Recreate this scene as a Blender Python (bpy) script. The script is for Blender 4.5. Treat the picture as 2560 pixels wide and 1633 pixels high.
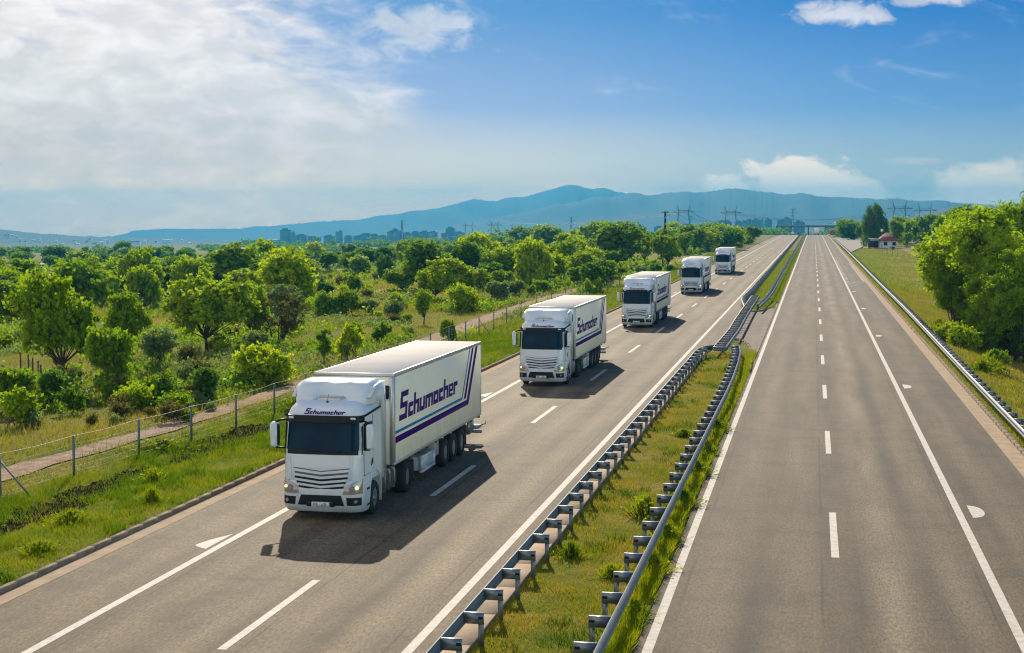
import bpy, math, random
import numpy as np
PI = math.pi
random.seed(11)
RNG = np.random.default_rng(7)
S = bpy.context.scene
COL = S.collection
for _o in list(bpy.data.objects):
    bpy.data.objects.remove(_o)

# ------------------------------------------------------------------ camera
cam_d = bpy.data.cameras.new('camera')
cam = bpy.data.objects.new('camera', cam_d)
COL.objects.link(cam)
cam.location = (0, 0, 8.75)
PITCH = math.atan((816.5 - 546) / 3830)
YAW = math.atan((2034 - 1280) * math.cos(PITCH) / 3830)
cam.rotation_euler = (PI / 2 - PITCH, 0, YAW)
cam_d.sensor_width = 36
cam_d.lens = 3830 / 2560 * 36
cam_d.clip_start = 0.5
cam_d.clip_end = 30000
S.camera = cam

# ------------------------------------------------------------------ sun, sky, exposure
SUN_AZ = math.radians(-16.7)      # left of the road axis (+Y)
SUN_EL = math.radians(30)
sun_d = bpy.data.lights.new('sun', 'SUN')
sun_d.energy = 4.5
sun_d.angle = math.radians(0.5)
sun_d.color = (1.0, 0.87, 0.67)
sun = bpy.data.objects.new('sun', sun_d)
COL.objects.link(sun)
sun.rotation_euler = (PI / 2 - SUN_EL, 0, PI - SUN_AZ)   # light travels towards -Y, away from the sun
S.view_settings.view_transform = 'Standard'
S.view_settings.look = 'None'
S.view_settings.gamma = 1
S.view_settings.exposure = 0.45

RAMP_C = [(.04, (.70, .44, .25)), (.12, (.66, .43, .25)), (.25, (.50, .38, .31)), (.5, (.225, .23, .33)), (.95, (.085, .16, .28))]
RAMP_R = [(.04, (.60, .43, .285)), (.25, (.33, .31, .32)), (.5, (.135, .20, .335)), (.95, (.035, .125, .300))]
CLOUD_A = (4.0, 4.0, 4.2, 1); CLOUD_B = (6.0, 5.2, 4.4, 1); CLOUD_LOW = (17.0, 8.6, 3.2, 1)
HAZE_COL = (0.02, 0.31, 0.60, 1); HAZE_D = 0.00016
def build_world():
    w = bpy.data.worlds.new('World')
    S.world = w
    w.use_nodes = True
    nt = w.node_tree
    nt.nodes.clear()
    N = nt.nodes.new; L = nt.links.new
    out = N('ShaderNodeOutputWorld'); bg = N('ShaderNodeBackground')
    L(bg.outputs[0], out.inputs[0])
    bg.inputs['Strength'].default_value = 0.14
    tc = N('ShaderNodeTexCoord')
    sep = N('ShaderNodeSeparateXYZ'); L(tc.outputs['Generated'], sep.inputs[0])
    def M(op, a, b=None, c=None, clamp=False):
        n = N('ShaderNodeMath'); n.operation = op; n.use_clamp = clamp
        for i, v in enumerate((a, b, c)):
            if v is None: continue
            if isinstance(v, (int, float)): n.inputs[i].default_value = v
            else: L(v, n.inputs[i])
        return n.outputs[0]
    def sstep(v, a, b):
        n = N('ShaderNodeMapRange'); n.interpolation_type = 'SMOOTHSTEP'
        L(v, n.inputs['Value']); n.inputs['From Min'].default_value = a; n.inputs['From Max'].default_value = b
        return n.outputs[0]
    # the sky, never sampled below the horizon line
    zc = M('MAXIMUM', sep.outputs[2], 0.0)
    zc = M('ADD', zc, 0.035)
    comb = N('ShaderNodeCombineXYZ')
    L(sep.outputs[0], comb.inputs[0]); L(sep.outputs[1], comb.inputs[1]); L(zc, comb.inputs[2])
    nrm = N('ShaderNodeVectorMath'); nrm.operation = 'NORMALIZE'; L(comb.outputs[0], nrm.inputs[0])
    sky = N('ShaderNodeTexSky'); sky.sky_type = 'NISHITA'; sky.sun_disc = False
    sky.sun_elevation = SUN_EL; sky.sun_rotation = SUN_AZ
    sky.air_density = 1.0; sky.dust_density = 0.6; sky.ozone_density = 2.5; sky.altitude = 200
    L(nrm.outputs[0], sky.inputs[0])
    az = M('MULTIPLY', M('ARCTAN2', sep.outputs[0], sep.outputs[1]), 57.2958)   # degrees
    el = M('MULTIPLY', M('ARCSINE', sep.outputs[2]), 57.2958)
    # hue correction of the clear sky: deeper blue to the right and upward
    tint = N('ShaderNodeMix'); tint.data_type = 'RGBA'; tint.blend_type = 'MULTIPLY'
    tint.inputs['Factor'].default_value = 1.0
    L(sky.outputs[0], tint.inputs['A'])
    def ramp(stops):
        r = N('ShaderNodeValToRGB'); e = r.color_ramp.elements
        while len(e) < len(stops): e.new(0.5)
        for q, (pos, c) in zip(e, stops): q.position = pos; q.color = (*c, 1)
        return r
    eln = M('DIVIDE', el, 8.0, clamp=True)
    eln_l = M('MULTIPLY', eln, M('ADD', 0.5, M('MULTIPLY', sstep(az, -30, -12), 0.5)))
    r1 = ramp(RAMP_C); L(eln_l, r1.inputs[0]); r2 = ramp(RAMP_R); L(eln, r2.inputs[0])
    tr = N('ShaderNodeMix'); tr.data_type = 'RGBA'
    L(sstep(az, -15, 5), tr.inputs['Factor']); L(r1.outputs[0], tr.inputs['A']); L(r2.outputs[0], tr.inputs['B'])
    # the deep summer blue lies over the forward part of the dome; behind, out of view, an added teal tint sets the fill light
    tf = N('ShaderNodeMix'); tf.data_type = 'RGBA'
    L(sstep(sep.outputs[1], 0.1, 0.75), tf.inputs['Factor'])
    sd = N('ShaderNodeMix'); sd.data_type = 'RGBA'     # added fill: unseen sky brightened and warmed on the right, tinted teal behind
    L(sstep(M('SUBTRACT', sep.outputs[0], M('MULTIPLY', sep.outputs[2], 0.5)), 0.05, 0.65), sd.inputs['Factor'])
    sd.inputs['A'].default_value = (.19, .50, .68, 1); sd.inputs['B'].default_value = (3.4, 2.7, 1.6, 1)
    zn = N('ShaderNodeMix'); zn.data_type = 'RGBA'     # added blue tint on the unseen sky overhead, cools the shadows
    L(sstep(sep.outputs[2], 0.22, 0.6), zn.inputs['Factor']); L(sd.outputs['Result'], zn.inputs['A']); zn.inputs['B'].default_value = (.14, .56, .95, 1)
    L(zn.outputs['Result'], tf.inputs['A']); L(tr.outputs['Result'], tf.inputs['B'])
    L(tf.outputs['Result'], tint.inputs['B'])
    def noise(vx, vy, scale, detail, rough, dist=0.0, off=0.0):
        c = N('ShaderNodeCombineXYZ')
        L(vx, c.inputs[0]); L(vy, c.inputs[1]); c.inputs[2].default_value = off
        n = N('ShaderNodeTexNoise'); n.inputs['Scale'].default_value = scale
        n.inputs['Detail'].default_value = detail; n.inputs['Roughness'].default_value = rough
        n.inputs['Distortion'].default_value = dist
        L(c.outputs[0], n.inputs['Vector'])
        return n.outputs['Fac']
    # high veil of cirrus on the left, streaked down to the right
    u = M('ADD', M('MULTIPLY', az, 0.5), M('MULTIPLY', el, 0.35))
    v = M('SUBTRACT', M('MULTIPLY', el, 1.5), M('MULTIPLY', az, -0.16))
    n1 = noise(u, v, 0.42, 6, 0.55, 0.8, 1.3)
    n1b = noise(az, M('MULTIPLY', el, 2.2), 0.55, 6, 0.6, 0.4, 7.7)
    left = sstep(M('ADD', az, M('MULTIPLY', M('ABSOLUTE', M('SUBTRACT', el, 3.6)), 0.9)), -10, -21)
    edge = M('MULTIPLY', left, 0.95)
    c1 = sstep(M('ADD', M('ADD', M('MULTIPLY', n1, 0.75), M('MULTIPLY', n1b, 0.35)), M('MULTIPLY', edge, 0.50)), 0.60, 1.08)
    c1 = M('MAXIMUM', c1, M('MULTIPLY', M('MULTIPLY', sstep(az, -11, -23), sstep(el, 4.6, 2.2)), M('ADD', 0.50, M('MULTIPLY', n1b, 0.6))))
    # wisp at the top centre
    def blob(a0, e0, ra, re):
        da = M('DIVIDE', M('SUBTRACT', az, a0), ra); de = M('DIVIDE', M('SUBTRACT', el, e0), re)
        return M('SUBTRACT', 1.0, M('SQRT', M('ADD', M('MULTIPLY', da, da), M('MULTIPLY', de, de))))
    nc = noise(az, M('MULTIPLY', el, 1.6), 0.9, 7, 0.62, 0.5, 3.1)
    nf = noise(az, M('MULTIPLY', el, 1.5), 0.8, 8, 0.55, 0.2, 9.1)
    ncc = M('MULTIPLY', M('SUBTRACT', nc, 0.5), 2.2)
    nff = M('MULTIPLY', M('SUBTRACT', nf, 0.5), 1.5)
    def cloud(a0, e0, ra, re, nn, lo, hi, amp):
        return M('MULTIPLY', sstep(M('ADD', blob(a0, e0, ra, re), nn), lo, hi), amp)
    cl = [cloud(-14.6, 6.9, 2.9, 1.4, ncc, 0.1, 0.9, 0.55),
          cloud(-17.6, 6.6, 2.6, 1.0, ncc, 0.2, 1.0, 0.4),
          cloud(0.8, 7.35, 2.1, 0.55, ncc, 0.05, 0.7, 0.62),
          cloud(3.9, 7.7, 2.4, 0.3, ncc, 0.1, 0.8, 0.55),
          cloud(3.4, 2.1, 1.6, 0.28, ncc, 0.1, 0.8, 0.28),
          cloud(-8.5, 0.9, 6.5, 0.8, nff, 0.0, 0.9, 0.5),
          cloud(-19, 1.3, 4.0, 0.6, nff, 0.1, 0.8, 0.5)]
    tot = c1
    for c in cl: tot = M('MAXIMUM', tot, c)
    tot = M('MINIMUM', tot, 0.86)
    warm = sstep(M('SUBTRACT', n1b, 0.0), 0.35, 0.75)
    cc = N('ShaderNodeMix'); cc.data_type = 'RGBA'
    L(warm, cc.inputs['Factor'])
    cc.inputs['A'].default_value = CLOUD_A; cc.inputs['B'].default_value = CLOUD_B
    # cloud light: stronger and warmer low down, where the air in front of it takes out most of the red
    rc = ramp([(.12, (1, .557, .207)), (.19, (.614, .393, .221)), (.25, (.457, .322, .229)), (.375, (.350, .283, .236)), (.55, (.37, .325, .288)), (1, (.41, .365, .33))])
    L(eln, rc.inputs[0])
    gain = N('ShaderNodeVectorMath'); gain.operation = 'SCALE'; L(rc.outputs[0], gain.inputs[0])
    L(M('ADD', 13.0, M('MULTIPLY', warm, 4.6)), gain.inputs['Scale'])
    mx = N('ShaderNodeMix'); mx.data_type = 'RGBA'
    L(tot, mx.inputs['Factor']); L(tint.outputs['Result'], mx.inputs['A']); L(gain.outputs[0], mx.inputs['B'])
    cu = [cloud(-0.6, 1.35, 2.5, 1.05, nff, 0.02, 0.34, 0.95), cloud(-3.1, 0.95, 1.3, 0.85, nff, 0.02, 0.34, 0.9),
          cloud(1.4, 0.9, 1.6, 0.7, nff, 0.10, 0.5, 0.7), cloud(6.9, 0.7, 3.6, 1.5, nff, 0.0, 0.5, 0.8), cloud(-7.5, 0.55, 5.5, 0.75, nff, 0.05, 0.8, 0.5)]
    ct = cu[0]
    for c in cu[1:]: ct = M('MAXIMUM', ct, c)
    m2 = N('ShaderNodeMix'); m2.data_type = 'RGBA'
    L(ct, m2.inputs['Factor']); L(mx.outputs['Result'], m2.inputs['A']); m2.inputs['B'].default_value = CUMULUS
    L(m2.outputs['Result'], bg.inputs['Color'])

CUMULUS = (9.4, 7.0, 4.6, 1)
build_world()
S.cycles.max_bounces = 8
S.cycles.diffuse_bounces = 5
S.cycles.glossy_bounces = 3
S.cycles.transmission_bounces = 6
S.cycles.volume_bounces = 0
S.cycles.transparent_max_bounces = 4
S.cycles.use_denoising = True
S.cycles.filter_width = 1.15
S.cycles.sample_clamp_indirect = 6

# ------------------------------------------------------------------ object helpers
def tag(o, label=None, cat=None, group=None, kind=None):
    if label: o['label'] = label
    if cat: o['category'] = cat
    if group: o['group'] = group
    if kind: o['kind'] = kind
    return o

def empty(name, loc=(0, 0, 0), rz=0.0, **k):
    o = bpy.data.objects.new(name, None)
    o.empty_display_size = 0.2
    COL.objects.link(o); o.location = loc; o.rotation_euler = (0, 0, rz)
    return tag(o, **k)

def np_mesh(name, V, loops, totals, mat, smooth=False):
    me = bpy.data.meshes.new(name)
    V = np.asarray(V, dtype=np.float32).reshape(-1, 3)
    loops = np.asarray(loops, dtype=np.int32).ravel(); totals = np.asarray(totals, dtype=np.int32).ravel()
    me.vertices.add(len(V)); me.vertices.foreach_set('co', V.ravel())
    me.loops.add(len(loops)); me.loops.foreach_set('vertex_index', loops)
    me.polygons.add(len(totals))
    me.polygons.foreach_set('loop_start', np.concatenate([[0], np.cumsum(totals)[:-1]]).astype(np.int32))
    me.polygons.foreach_set('loop_total', totals)
    me.update(calc_edges=True)
    if smooth: me.polygons.foreach_set('use_smooth', np.ones(len(totals), dtype=bool))
    for m in (mat if isinstance(mat, (list, tuple)) else [mat]):
        if m: me.materials.append(m)
    return me

def link(name, me, parent=None, loc=None, rz=None, **k):
    o = bpy.data.objects.new(name, me); COL.objects.link(o)
    if parent: o.parent = parent
    if loc is not None: o.location = loc
    if rz is not None: o.rotation_euler = (0, 0, rz)
    return tag(o, **k)

class MB:
    """collects boxes, tubes, lathes and quads into one mesh"""
    def __init__(s): s.v = []; s.f = []; s.m = []; s.mi = 0
    def add(s, vs, fs):
        b = len(s.v); s.v += [tuple(p) for p in vs]; s.f += [tuple(b + i for i in f) for f in fs]; s.m += [s.mi] * len(fs)
    def box(s, x0, x1, y0, y1, z0, z1, c=0.0):
        if c > 0:
            c = min(c, (x1 - x0) * .45, (y1 - y0) * .45, (z1 - z0) * .45)
            V = []
            for (sx, sy, sz) in [(a, b, d) for a in (0, 1) for b in (0, 1) for d in (0, 1)]:
                X = x1 if sx else x0; Y = y1 if sy else y0; Z = z1 if sz else z0
                dx = -c if sx else c; dy = -c if sy else c; dz = -c if sz else c
                V += [(X, Y + dy, Z + dz), (X + dx, Y, Z + dz), (X + dx, Y + dy, Z)]
            def I(a, b, d, k): return (a * 4 + b * 2 + d) * 3 + k
            F = []
            F += [(I(0,0,0,0), I(0,0,1,0), I(0,1,1,0), I(0,1,0,0)), (I(1,0,0,0), I(1,1,0,0), I(1,1,1,0), I(1,0,1,0))]
            F += [(I(0,0,0,1), I(1,0,0,1), I(1,0,1,1), I(0,0,1,1)), (I(0,1,0,1), I(0,1,1,1), I(1,1,1,1), I(1,1,0,1))]
            F += [(I(0,0,0,2), I(0,1,0,2), I(1,1,0,2), I(1,0,0,2)), (I(0,0,1,2), I(1,0,1,2), I(1,1,1,2), I(0,1,1,2))]
            for d in (0, 1):
                for b in (0, 1):
                    F.append((I(0,b,d,1), I(1,b,d,1), I(1,b,d,2), I(0,b,d,2)))
                for a in (0, 1):
                    F.append((I(a,0,d,0), I(a,1,d,0), I(a,1,d,2), I(a,0,d,2)))
            for a in (0, 1):
                for b in (0, 1):
                    F.append((I(a,b,0,0), I(a,b,1,0), I(a,b,1,1), I(a,b,0,1)))
            for a in (0, 1):
                for b in (0, 1):
                    for d in (0, 1):
                        F.append((I(a,b,d,0), I(a,b,d,1), I(a,b,d,2)))
            s.add(V, F); return
        s.add([(x0,y0,z0),(x1,y0,z0),(x1,y1,z0),(x0,y1,z0),(x0,y0,z1),(x1,y0,z1),(x1,y1,z1),(x0,y1,z1)],
              [(0,3,2,1),(4,5,6,7),(0,1,5,4),(1,2,6,5),(2,3,7,6),(3,0,4,7)])
    def tube(s, pts, r, n=6, cap=True):
        pts = [np.array(p, float) for p in pts]
        rs = r if isinstance(r, (list, tuple)) else [r] * len(pts)
        V = []; F = []
        for i, p in enumerate(pts):
            d = pts[min(i + 1, len(pts) - 1)] - pts[max(i - 1, 0)]
            d = d / (np.linalg.norm(d) + 1e-9)
            a = np.cross(d, (0, 0, 1.0)) if abs(d[2]) < .9 else np.cross(d, (1.0, 0, 0))
            a /= np.linalg.norm(a); b = np.cross(d, a)
            for k in range(n):
                t = 2 * PI * k / n
                V.append(p + rs[i] * (a * math.cos(t) + b * math.sin(t)))
        for i in range(len(pts) - 1):
            for k in range(n):
                k2 = (k + 1) % n
                F.append((i * n + k, i * n + k2, (i + 1) * n + k2, (i + 1) * n + k))
        if cap: F += [tuple(range(n))[::-1], tuple((len(pts) - 1) * n + k for k in range(n))]
        s.add(V, F)
    def lathe_x(s, prof, n=24, x0=0, y0=0, z0=0, close=False):
        """prof = (x, radius) points turned about the X axis"""
        V = []; F = []
        for (x, r) in prof:
            for k in range(n):
                t = 2 * PI * k / n
                V.append((x0 + x, y0 + r * math.cos(t), z0 + r * math.sin(t)))
        m = len(prof)
        for i in range(m - 1 + (1 if close else 0)):
            j = (i + 1) % m
            for k in range(n):
                k2 = (k + 1) % n
                F.append((i * n + k, i * n + k2, j * n + k2, j * n + k))
        if not close: F += [tuple(range(n))[::-1], tuple((m - 1) * n + k for k in range(n))]
        s.add(V, F)
    def prism(s, pts, axis, a, b):
        """polygon of (u,v) pushed along an axis: axis 0 -> (x; y,z), 1 -> (y; x,z), 2 -> (z; x,y)"""
        n = len(pts)
        def P(t, u, v): return (t, u, v) if axis == 0 else ((u, t, v) if axis == 1 else (u, v, t))
        V = [P(a, *p) for p in pts] + [P(b, *p) for p in pts]
        s.add(V, [tuple(range(n))[::-1], tuple(range(n, 2 * n))] + [(i, (i + 1) % n, n + (i + 1) % n, n + i) for i in range(n)])
    def mesh(s, name, mat, smooth=False):
        tot = [len(f) for f in s.f]; lp = [i for f in s.f for i in f]
        me = np_mesh(name, s.v, lp, tot, mat, smooth)
        if any(s.m): me.polygons.foreach_set('material_index', s.m)
        # consistent outward normals
        import bmesh
        bm = bmesh.new(); bm.from_mesh(me); bmesh.ops.recalc_face_normals(bm, faces=bm.faces); bm.to_mesh(me); bm.free()
        if smooth:
            me.polygons.foreach_set('use_smooth', np.ones(len(tot), dtype=bool))
            try: me.set_sharp_from_angle(angle=math.radians(38))
            except Exception: pass
        return me
    def build(s, name, mat, parent=None, smooth=False, **k):
        return link(name, s.mesh(name, mat, smooth), parent, **k)

def copy_tree(o, parent=None):
    c = o.copy(); COL.objects.link(c); c.parent = parent
    for ch in list(o.children): copy_tree(ch, c)
    return c

# ------------------------------------------------------------------ materials
def nodemat(name):
    m = bpy.data.materials.new(name); m.use_nodes = True
    nt = m.node_tree; b = nt.nodes['Principled BSDF']
    return m, nt, b
def rgb(c): return (c[0], c[1], c[2], 1)
def mat(name, col, rough=0.6, metal=0.0, var=0.0, vs=3.0, bump=0.0, bs=20.0, col2=None, coat=0.0, spec=0.5, emit=None, es=0.0, detail=4):
    m, nt, b = nodemat(name); N = nt.nodes.new; L = nt.links.new
    b.inputs['Roughness'].default_value = rough; b.inputs['Metallic'].default_value = metal
    b.inputs['Coat Weight'].default_value = coat; b.inputs['Specular IOR Level'].default_value = spec
    b.inputs['Base Color'].default_value = rgb(col)
    tc = N('ShaderNodeTexCoord')
    if var > 0 or col2:
        n = N('ShaderNodeTexNoise'); n.inputs['Scale'].default_value = vs; n.inputs['Detail'].default_value = detail
        L(tc.outputs['Object'], n.inputs['Vector'])
        mr = N('ShaderNodeMapRange'); L(n.outputs['Fac'], mr.inputs['Value'])
        mr.inputs['From Min'].default_value = .3; mr.inputs['From Max'].default_value = .7
        mx = N('ShaderNodeMix'); mx.data_type = 'RGBA'; L(mr.outputs[0], mx.inputs['Factor'])
        c2 = col2 if col2 else [c * (1 - var) for c in col]
        mx.inputs['A'].default_value = rgb(col); mx.inputs['B'].default_value = rgb(c2)
        L(mx.outputs['Result'], b.inputs['Base Color'])
    if bump > 0:
        n = N('ShaderNodeTexNoise'); n.inputs['Scale'].default_value = bs; n.inputs['Detail'].default_value = 3
        L(tc.outputs['Object'], n.inputs['Vector'])
        bp = N('ShaderNodeBump'); bp.inputs['Strength'].default_value = bump; bp.inputs['Distance'].default_value = .02
        L(n.outputs['Fac'], bp.inputs['Height']); L(bp.outputs[0], b.inputs['Normal'])
    if emit:
        b.inputs['Emission Color'].default_value = rgb(emit); b.inputs['Emission Strength'].default_value = es
    return m

def asphalt(name, ca, cb, streak, cracks=True, seams=()):
    """worn asphalt: aggregate grain, polished wheel paths, patches, transverse cracks"""
    m, nt, b = nodemat(name); N = nt.nodes.new; L = nt.links.new
    tc = N('ShaderNodeTexCoord'); P = tc.outputs['Object']
    def noise(scale, detail, vec=P, sc=None, rough=.5, dist=0.0):
        n = N('ShaderNodeTexNoise'); n.inputs['Scale'].default_value = scale; n.inputs['Detail'].default_value = detail
        n.inputs['Roughness'].default_value = rough; n.inputs['Distortion'].default_value = dist
        if sc:
            mp = N('ShaderNodeMapping'); mp.inputs['Scale'].default_value = sc; L(vec, mp.inputs['Vector']); vec = mp.outputs[0]
        L(vec, n.inputs['Vector']); return n.outputs['Fac']
    def mr(v, a, c, lo=0., hi=1.):
        n = N('ShaderNodeMapRange'); L(v, n.inputs['Value']); n.inputs['From Min'].default_value = a; n.inputs['From Max'].default_value = c
        n.inputs['To Min'].default_value = lo; n.inputs['To Max'].default_value = hi; return n.outputs[0]
    def M(op, a, c):
        n = N('ShaderNodeMath'); n.operation = op
        for i, v in enumerate((a, c)):
            if isinstance(v, (int, float)): n.inputs[i].default_value = v
            else: L(v, n.inputs[i])
        return n.outputs[0]
    def mix(f, A, B, bt='MIX'):
        n = N('ShaderNodeMix'); n.data_type = 'RGBA'; n.blend_type = bt
        if isinstance(f, float): n.inputs['Factor'].default_value = f
        else: L(f, n.inputs['Factor'])
        for k, v in (('A', A), ('B', B)):
            if isinstance(v, tuple): n.inputs[k].default_value = v
            else: L(v, n.inputs[k])
        return n.outputs['Result']
    sep = N('ShaderNodeSeparateXYZ'); L(P, sep.inputs[0])
    big = noise(1.0, 6, sc=(.9, .045, 1), rough=.66)
    col = mix(mr(big, .36, .62), rgb(tuple(c * .74 for c in ca)), rgb(tuple(c * 1.22 for c in cb)))
    st_ = noise(.55, 7, rough=.7)
    col = mix(1.0, col, mix(mr(st_, .42, .50), (.72, .71, .70, 1), (1, 1, 1, 1)), 'MULTIPLY')
    # lighter worn wheel paths running along the road
    for (x0, wd, amt) in streak:
        wob = noise(1.0, 3, sc=(.0, .06, 1))
        d = M('ABSOLUTE', M('SUBTRACT', M('ADD', sep.outputs[0], M('MULTIPLY', M('SUBTRACT', wob, .5), .8)), x0), 0.0)
        f = M('MULTIPLY', mr(d, wd, 0.0), M('MULTIPLY', mr(noise(1.0, 4, sc=(.9, .12, 1)), .25, .7), amt))
        nclamp = N('ShaderNodeClamp'); L(f, nclamp.inputs[0])
        lighter = tuple(min(1, c * 1.75 + .03) for c in cb)
        col = mix(nclamp.outputs[0], col, rgb(lighter))
    g = noise(1.0, 6, sc=(17, 4.5, 1), rough=.85)
    col = mix(mr(g, .30, .70), col, (.5, .5, .5, 1), 'OVERLAY') if False else col
    dark = mix(mr(g, .38, .64), (0.34, 0.33, 0.32, 1), (1.75, 1.68, 1.56, 1))
    col = mix(1.0, col, dark, 'MULTIPLY')
    g2 = noise(9, 3)
    col = mix(1.0, col, mix(mr(g2, .3, .7), (.88, .88, .88, 1), (1.1, 1.1, 1.1, 1)), 'MULTIPLY')
    for (x0, wd_, dk) in seams:
        d = M('ABSOLUTE', M('SUBTRACT', M('ADD', sep.outputs[0], M('MULTIPLY', M('SUBTRACT', noise(1.0, 3, sc=(0, .5, 1)), .5), .10)), x0), 0.0)
        f = M('MULTIPLY', mr(d, wd_, wd_ * .4), mr(noise(1.0, 3, sc=(0, .13, 1)), .38, .5))
        nclamp = N('ShaderNodeClamp'); L(f, nclamp.inputs[0])
        col = mix(nclamp.outputs[0], col, mix(1.0, col, (dk, dk, dk, 1), 'MULTIPLY'))
    if cracks:
        wy = M('ADD', sep.outputs[1], M('MULTIPLY', noise(1.0, 4, sc=(.5, .5, 1), rough=.6), 1.1))
        for (per, off, wdt, dk) in ((11.3, 0, .04, .45), (27.0, 5, .40, .74), (41.0, 13, .9, .84)):
            fr = M('FRACT', M('DIVIDE', M('ADD', wy, off), per), 0)
            dd = M('MULTIPLY', M('ABSOLUTE', M('SUBTRACT', fr, .5), 0), per)
            f = M('MULTIPLY', mr(dd, wdt, 0.), mr(noise(1.0, 2, sc=(.4, .3, 1)), .42, .6))
            nclamp = N('ShaderNodeClamp'); L(f, nclamp.inputs[0])
            col = mix(nclamp.outputs[0], col, mix(1.0, col, (dk, dk, dk, 1), 'MULTIPLY'))
    L(col, b.inputs['Base Color'])
    b.inputs['Roughness'].default_value = .82
    b.inputs['Specular IOR Level'].default_value = .35
    bp = N('ShaderNodeBump'); bp.inputs['Strength'].default_value = .5; bp.inputs['Distance'].default_value = .012
    L(g, bp.inputs['Height']); L(bp.outputs[0], b.inputs['Normal'])
    return m

def leafmat(name, c1, c2, trans, rough=.55, tf=.45, scale=.9):
    """leaf: diffuse + light coming through, hue varies from leaf clump to leaf clump and from plant to plant"""
    m = bpy.data.materials.new(name); m.use_nodes = True; nt = m.node_tree; nt.nodes.clear()
    N = nt.nodes.new; L = nt.links.new
    out = N('ShaderNodeOutputMaterial'); tc = N('ShaderNodeTexCoord'); oi = N('ShaderNodeObjectInfo')
    n = N('ShaderNodeTexNoise'); n.inputs['Scale'].default_value = scale; n.inputs['Detail'].default_value = 4; n.inputs['Roughness'].default_value = .7
    L(tc.outputs['Object'], n.inputs['Vector'])
    mr = N('ShaderNodeMapRange'); L(n.outputs['Fac'], mr.inputs['Value']); mr.inputs['From Min'].default_value = .34; mr.inputs['From Max'].default_value = .66
    mx = N('ShaderNodeMix'); mx.data_type = 'RGBA'; L(mr.outputs[0], mx.inputs['Factor'])
    mx.inputs['A'].default_value = rgb(c1); mx.inputs['B'].default_value = rgb(c2)
    hs = N('ShaderNodeHueSaturation')
    r1 = N('ShaderNodeMapRange'); L(oi.outputs['Random'], r1.inputs['Value']); r1.inputs['To Min'].default_value = .485; r1.inputs['To Max'].default_value = .515
    r2 = N('ShaderNodeMapRange'); L(oi.outputs['Random'], r2.inputs['Value']); r2.inputs['To Min'].default_value = 1.2; r2.inputs['To Max'].default_value = .75
    L(r1.outputs[0], hs.inputs['Hue']); L(r2.outputs[0], hs.inputs['Value']); L(mx.outputs['Result'], hs.inputs['Color'])
    b = N('ShaderNodeBsdfPrincipled'); b.inputs['Roughness'].default_value = rough; b.inputs['Specular IOR Level'].default_value = .06
    L(hs.outputs[0], b.inputs['Base Color'])
    t = N('ShaderNodeBsdfTranslucent')
    mt = N('ShaderNodeMix'); mt.data_type = 'RGBA'; mt.blend_type = 'MULTIPLY'; mt.inputs['Factor'].default_value = 1
    L(hs.outputs[0], mt.inputs['A']); mt.inputs['B'].default_value = rgb(trans)
    L(mt.outputs['Result'], t.inputs['Color'])
    ms = N('ShaderNodeMixShader'); ms.inputs[0].default_value = tf
    L(b.outputs[0], ms.inputs[1]); L(t.outputs[0], ms.inputs[2]); L(ms.outputs[0], out.inputs[0])
    return m

MT = {}
MT['asphalt_left'] = asphalt('asphalt_left', (.088, .067, .037), (.114, .087, .049), [(-9.0, .8, .8), (-10.6, .7, .7), (-12.7, .8, .9), (-14.5, .7, .7), (-16.8, .6, .5)], seams=((-8.42, .05, .5), (-11.35, .04, .45), (-15.1, .05, .55), (-13.6, .45, .86), (-9.8, .4, .86)))
MT['asphalt_right'] = asphalt('asphalt_right', (.056, .042, .023), (.080, .060, .035), [(-2.0, .7, .6), (-.4, .8, .55), (1.9, .75, 1.5), (3.4, .7, .7), (5.6, .6, .5)], seams=((.32, .05, .5), (4.05, .05, .55), (-2.85, .06, .6), (2.7, .4, .82), (-1.2, .5, .84), (6.6, .4, .8)))
MT['asphalt_old'] = asphalt('asphalt_old', (.085, .064, .047), (.11, .084, .062), [])
MT['paint'] = mat('road_paint', (.57, .53, .46), .75, var=.36, vs=5, bump=.2, bs=60, detail=8)
MT['concrete'] = mat('concrete', (.43, .325, .22), .9, spec=.15, var=.28, vs=1.6, bump=.3, bs=25, detail=8)
MT['kerb'] = mat('kerb_concrete', (.27, .215, .155), .9, spec=.15, var=.35, vs=2.5, bump=.3, bs=20, detail=8)
MT['steel'] = mat('galvanised_steel', (.23, .25, .268), .64, .35, spec=.3, var=.2, vs=2.0, detail=6)
MT['steel_dull'] = mat('weathered_steel', (.22, .255, .285), .42, .6, var=.3, vs=3.0, detail=6)
MT['post_green'] = mat('painted_post', (.13, .18, .20), .6, .2, var=.2)
MT['wire'] = mat('fence_wire', (.20, .21, .20), .6, .4)
MT['bark'] = mat('bark', (.075, .058, .042), .9, var=.4, vs=6, bump=.4, bs=12)
MT['track'] = mat('gravel_track', (.38, .265, .185), .95, spec=.1, col2=(.20, .135, .09), vs=1.9, bump=.5, bs=14, detail=9)
MT['soil'] = mat('dark_soil', (.022, .014, .008), 1.0, spec=.02, var=.5, vs=6)
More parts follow.
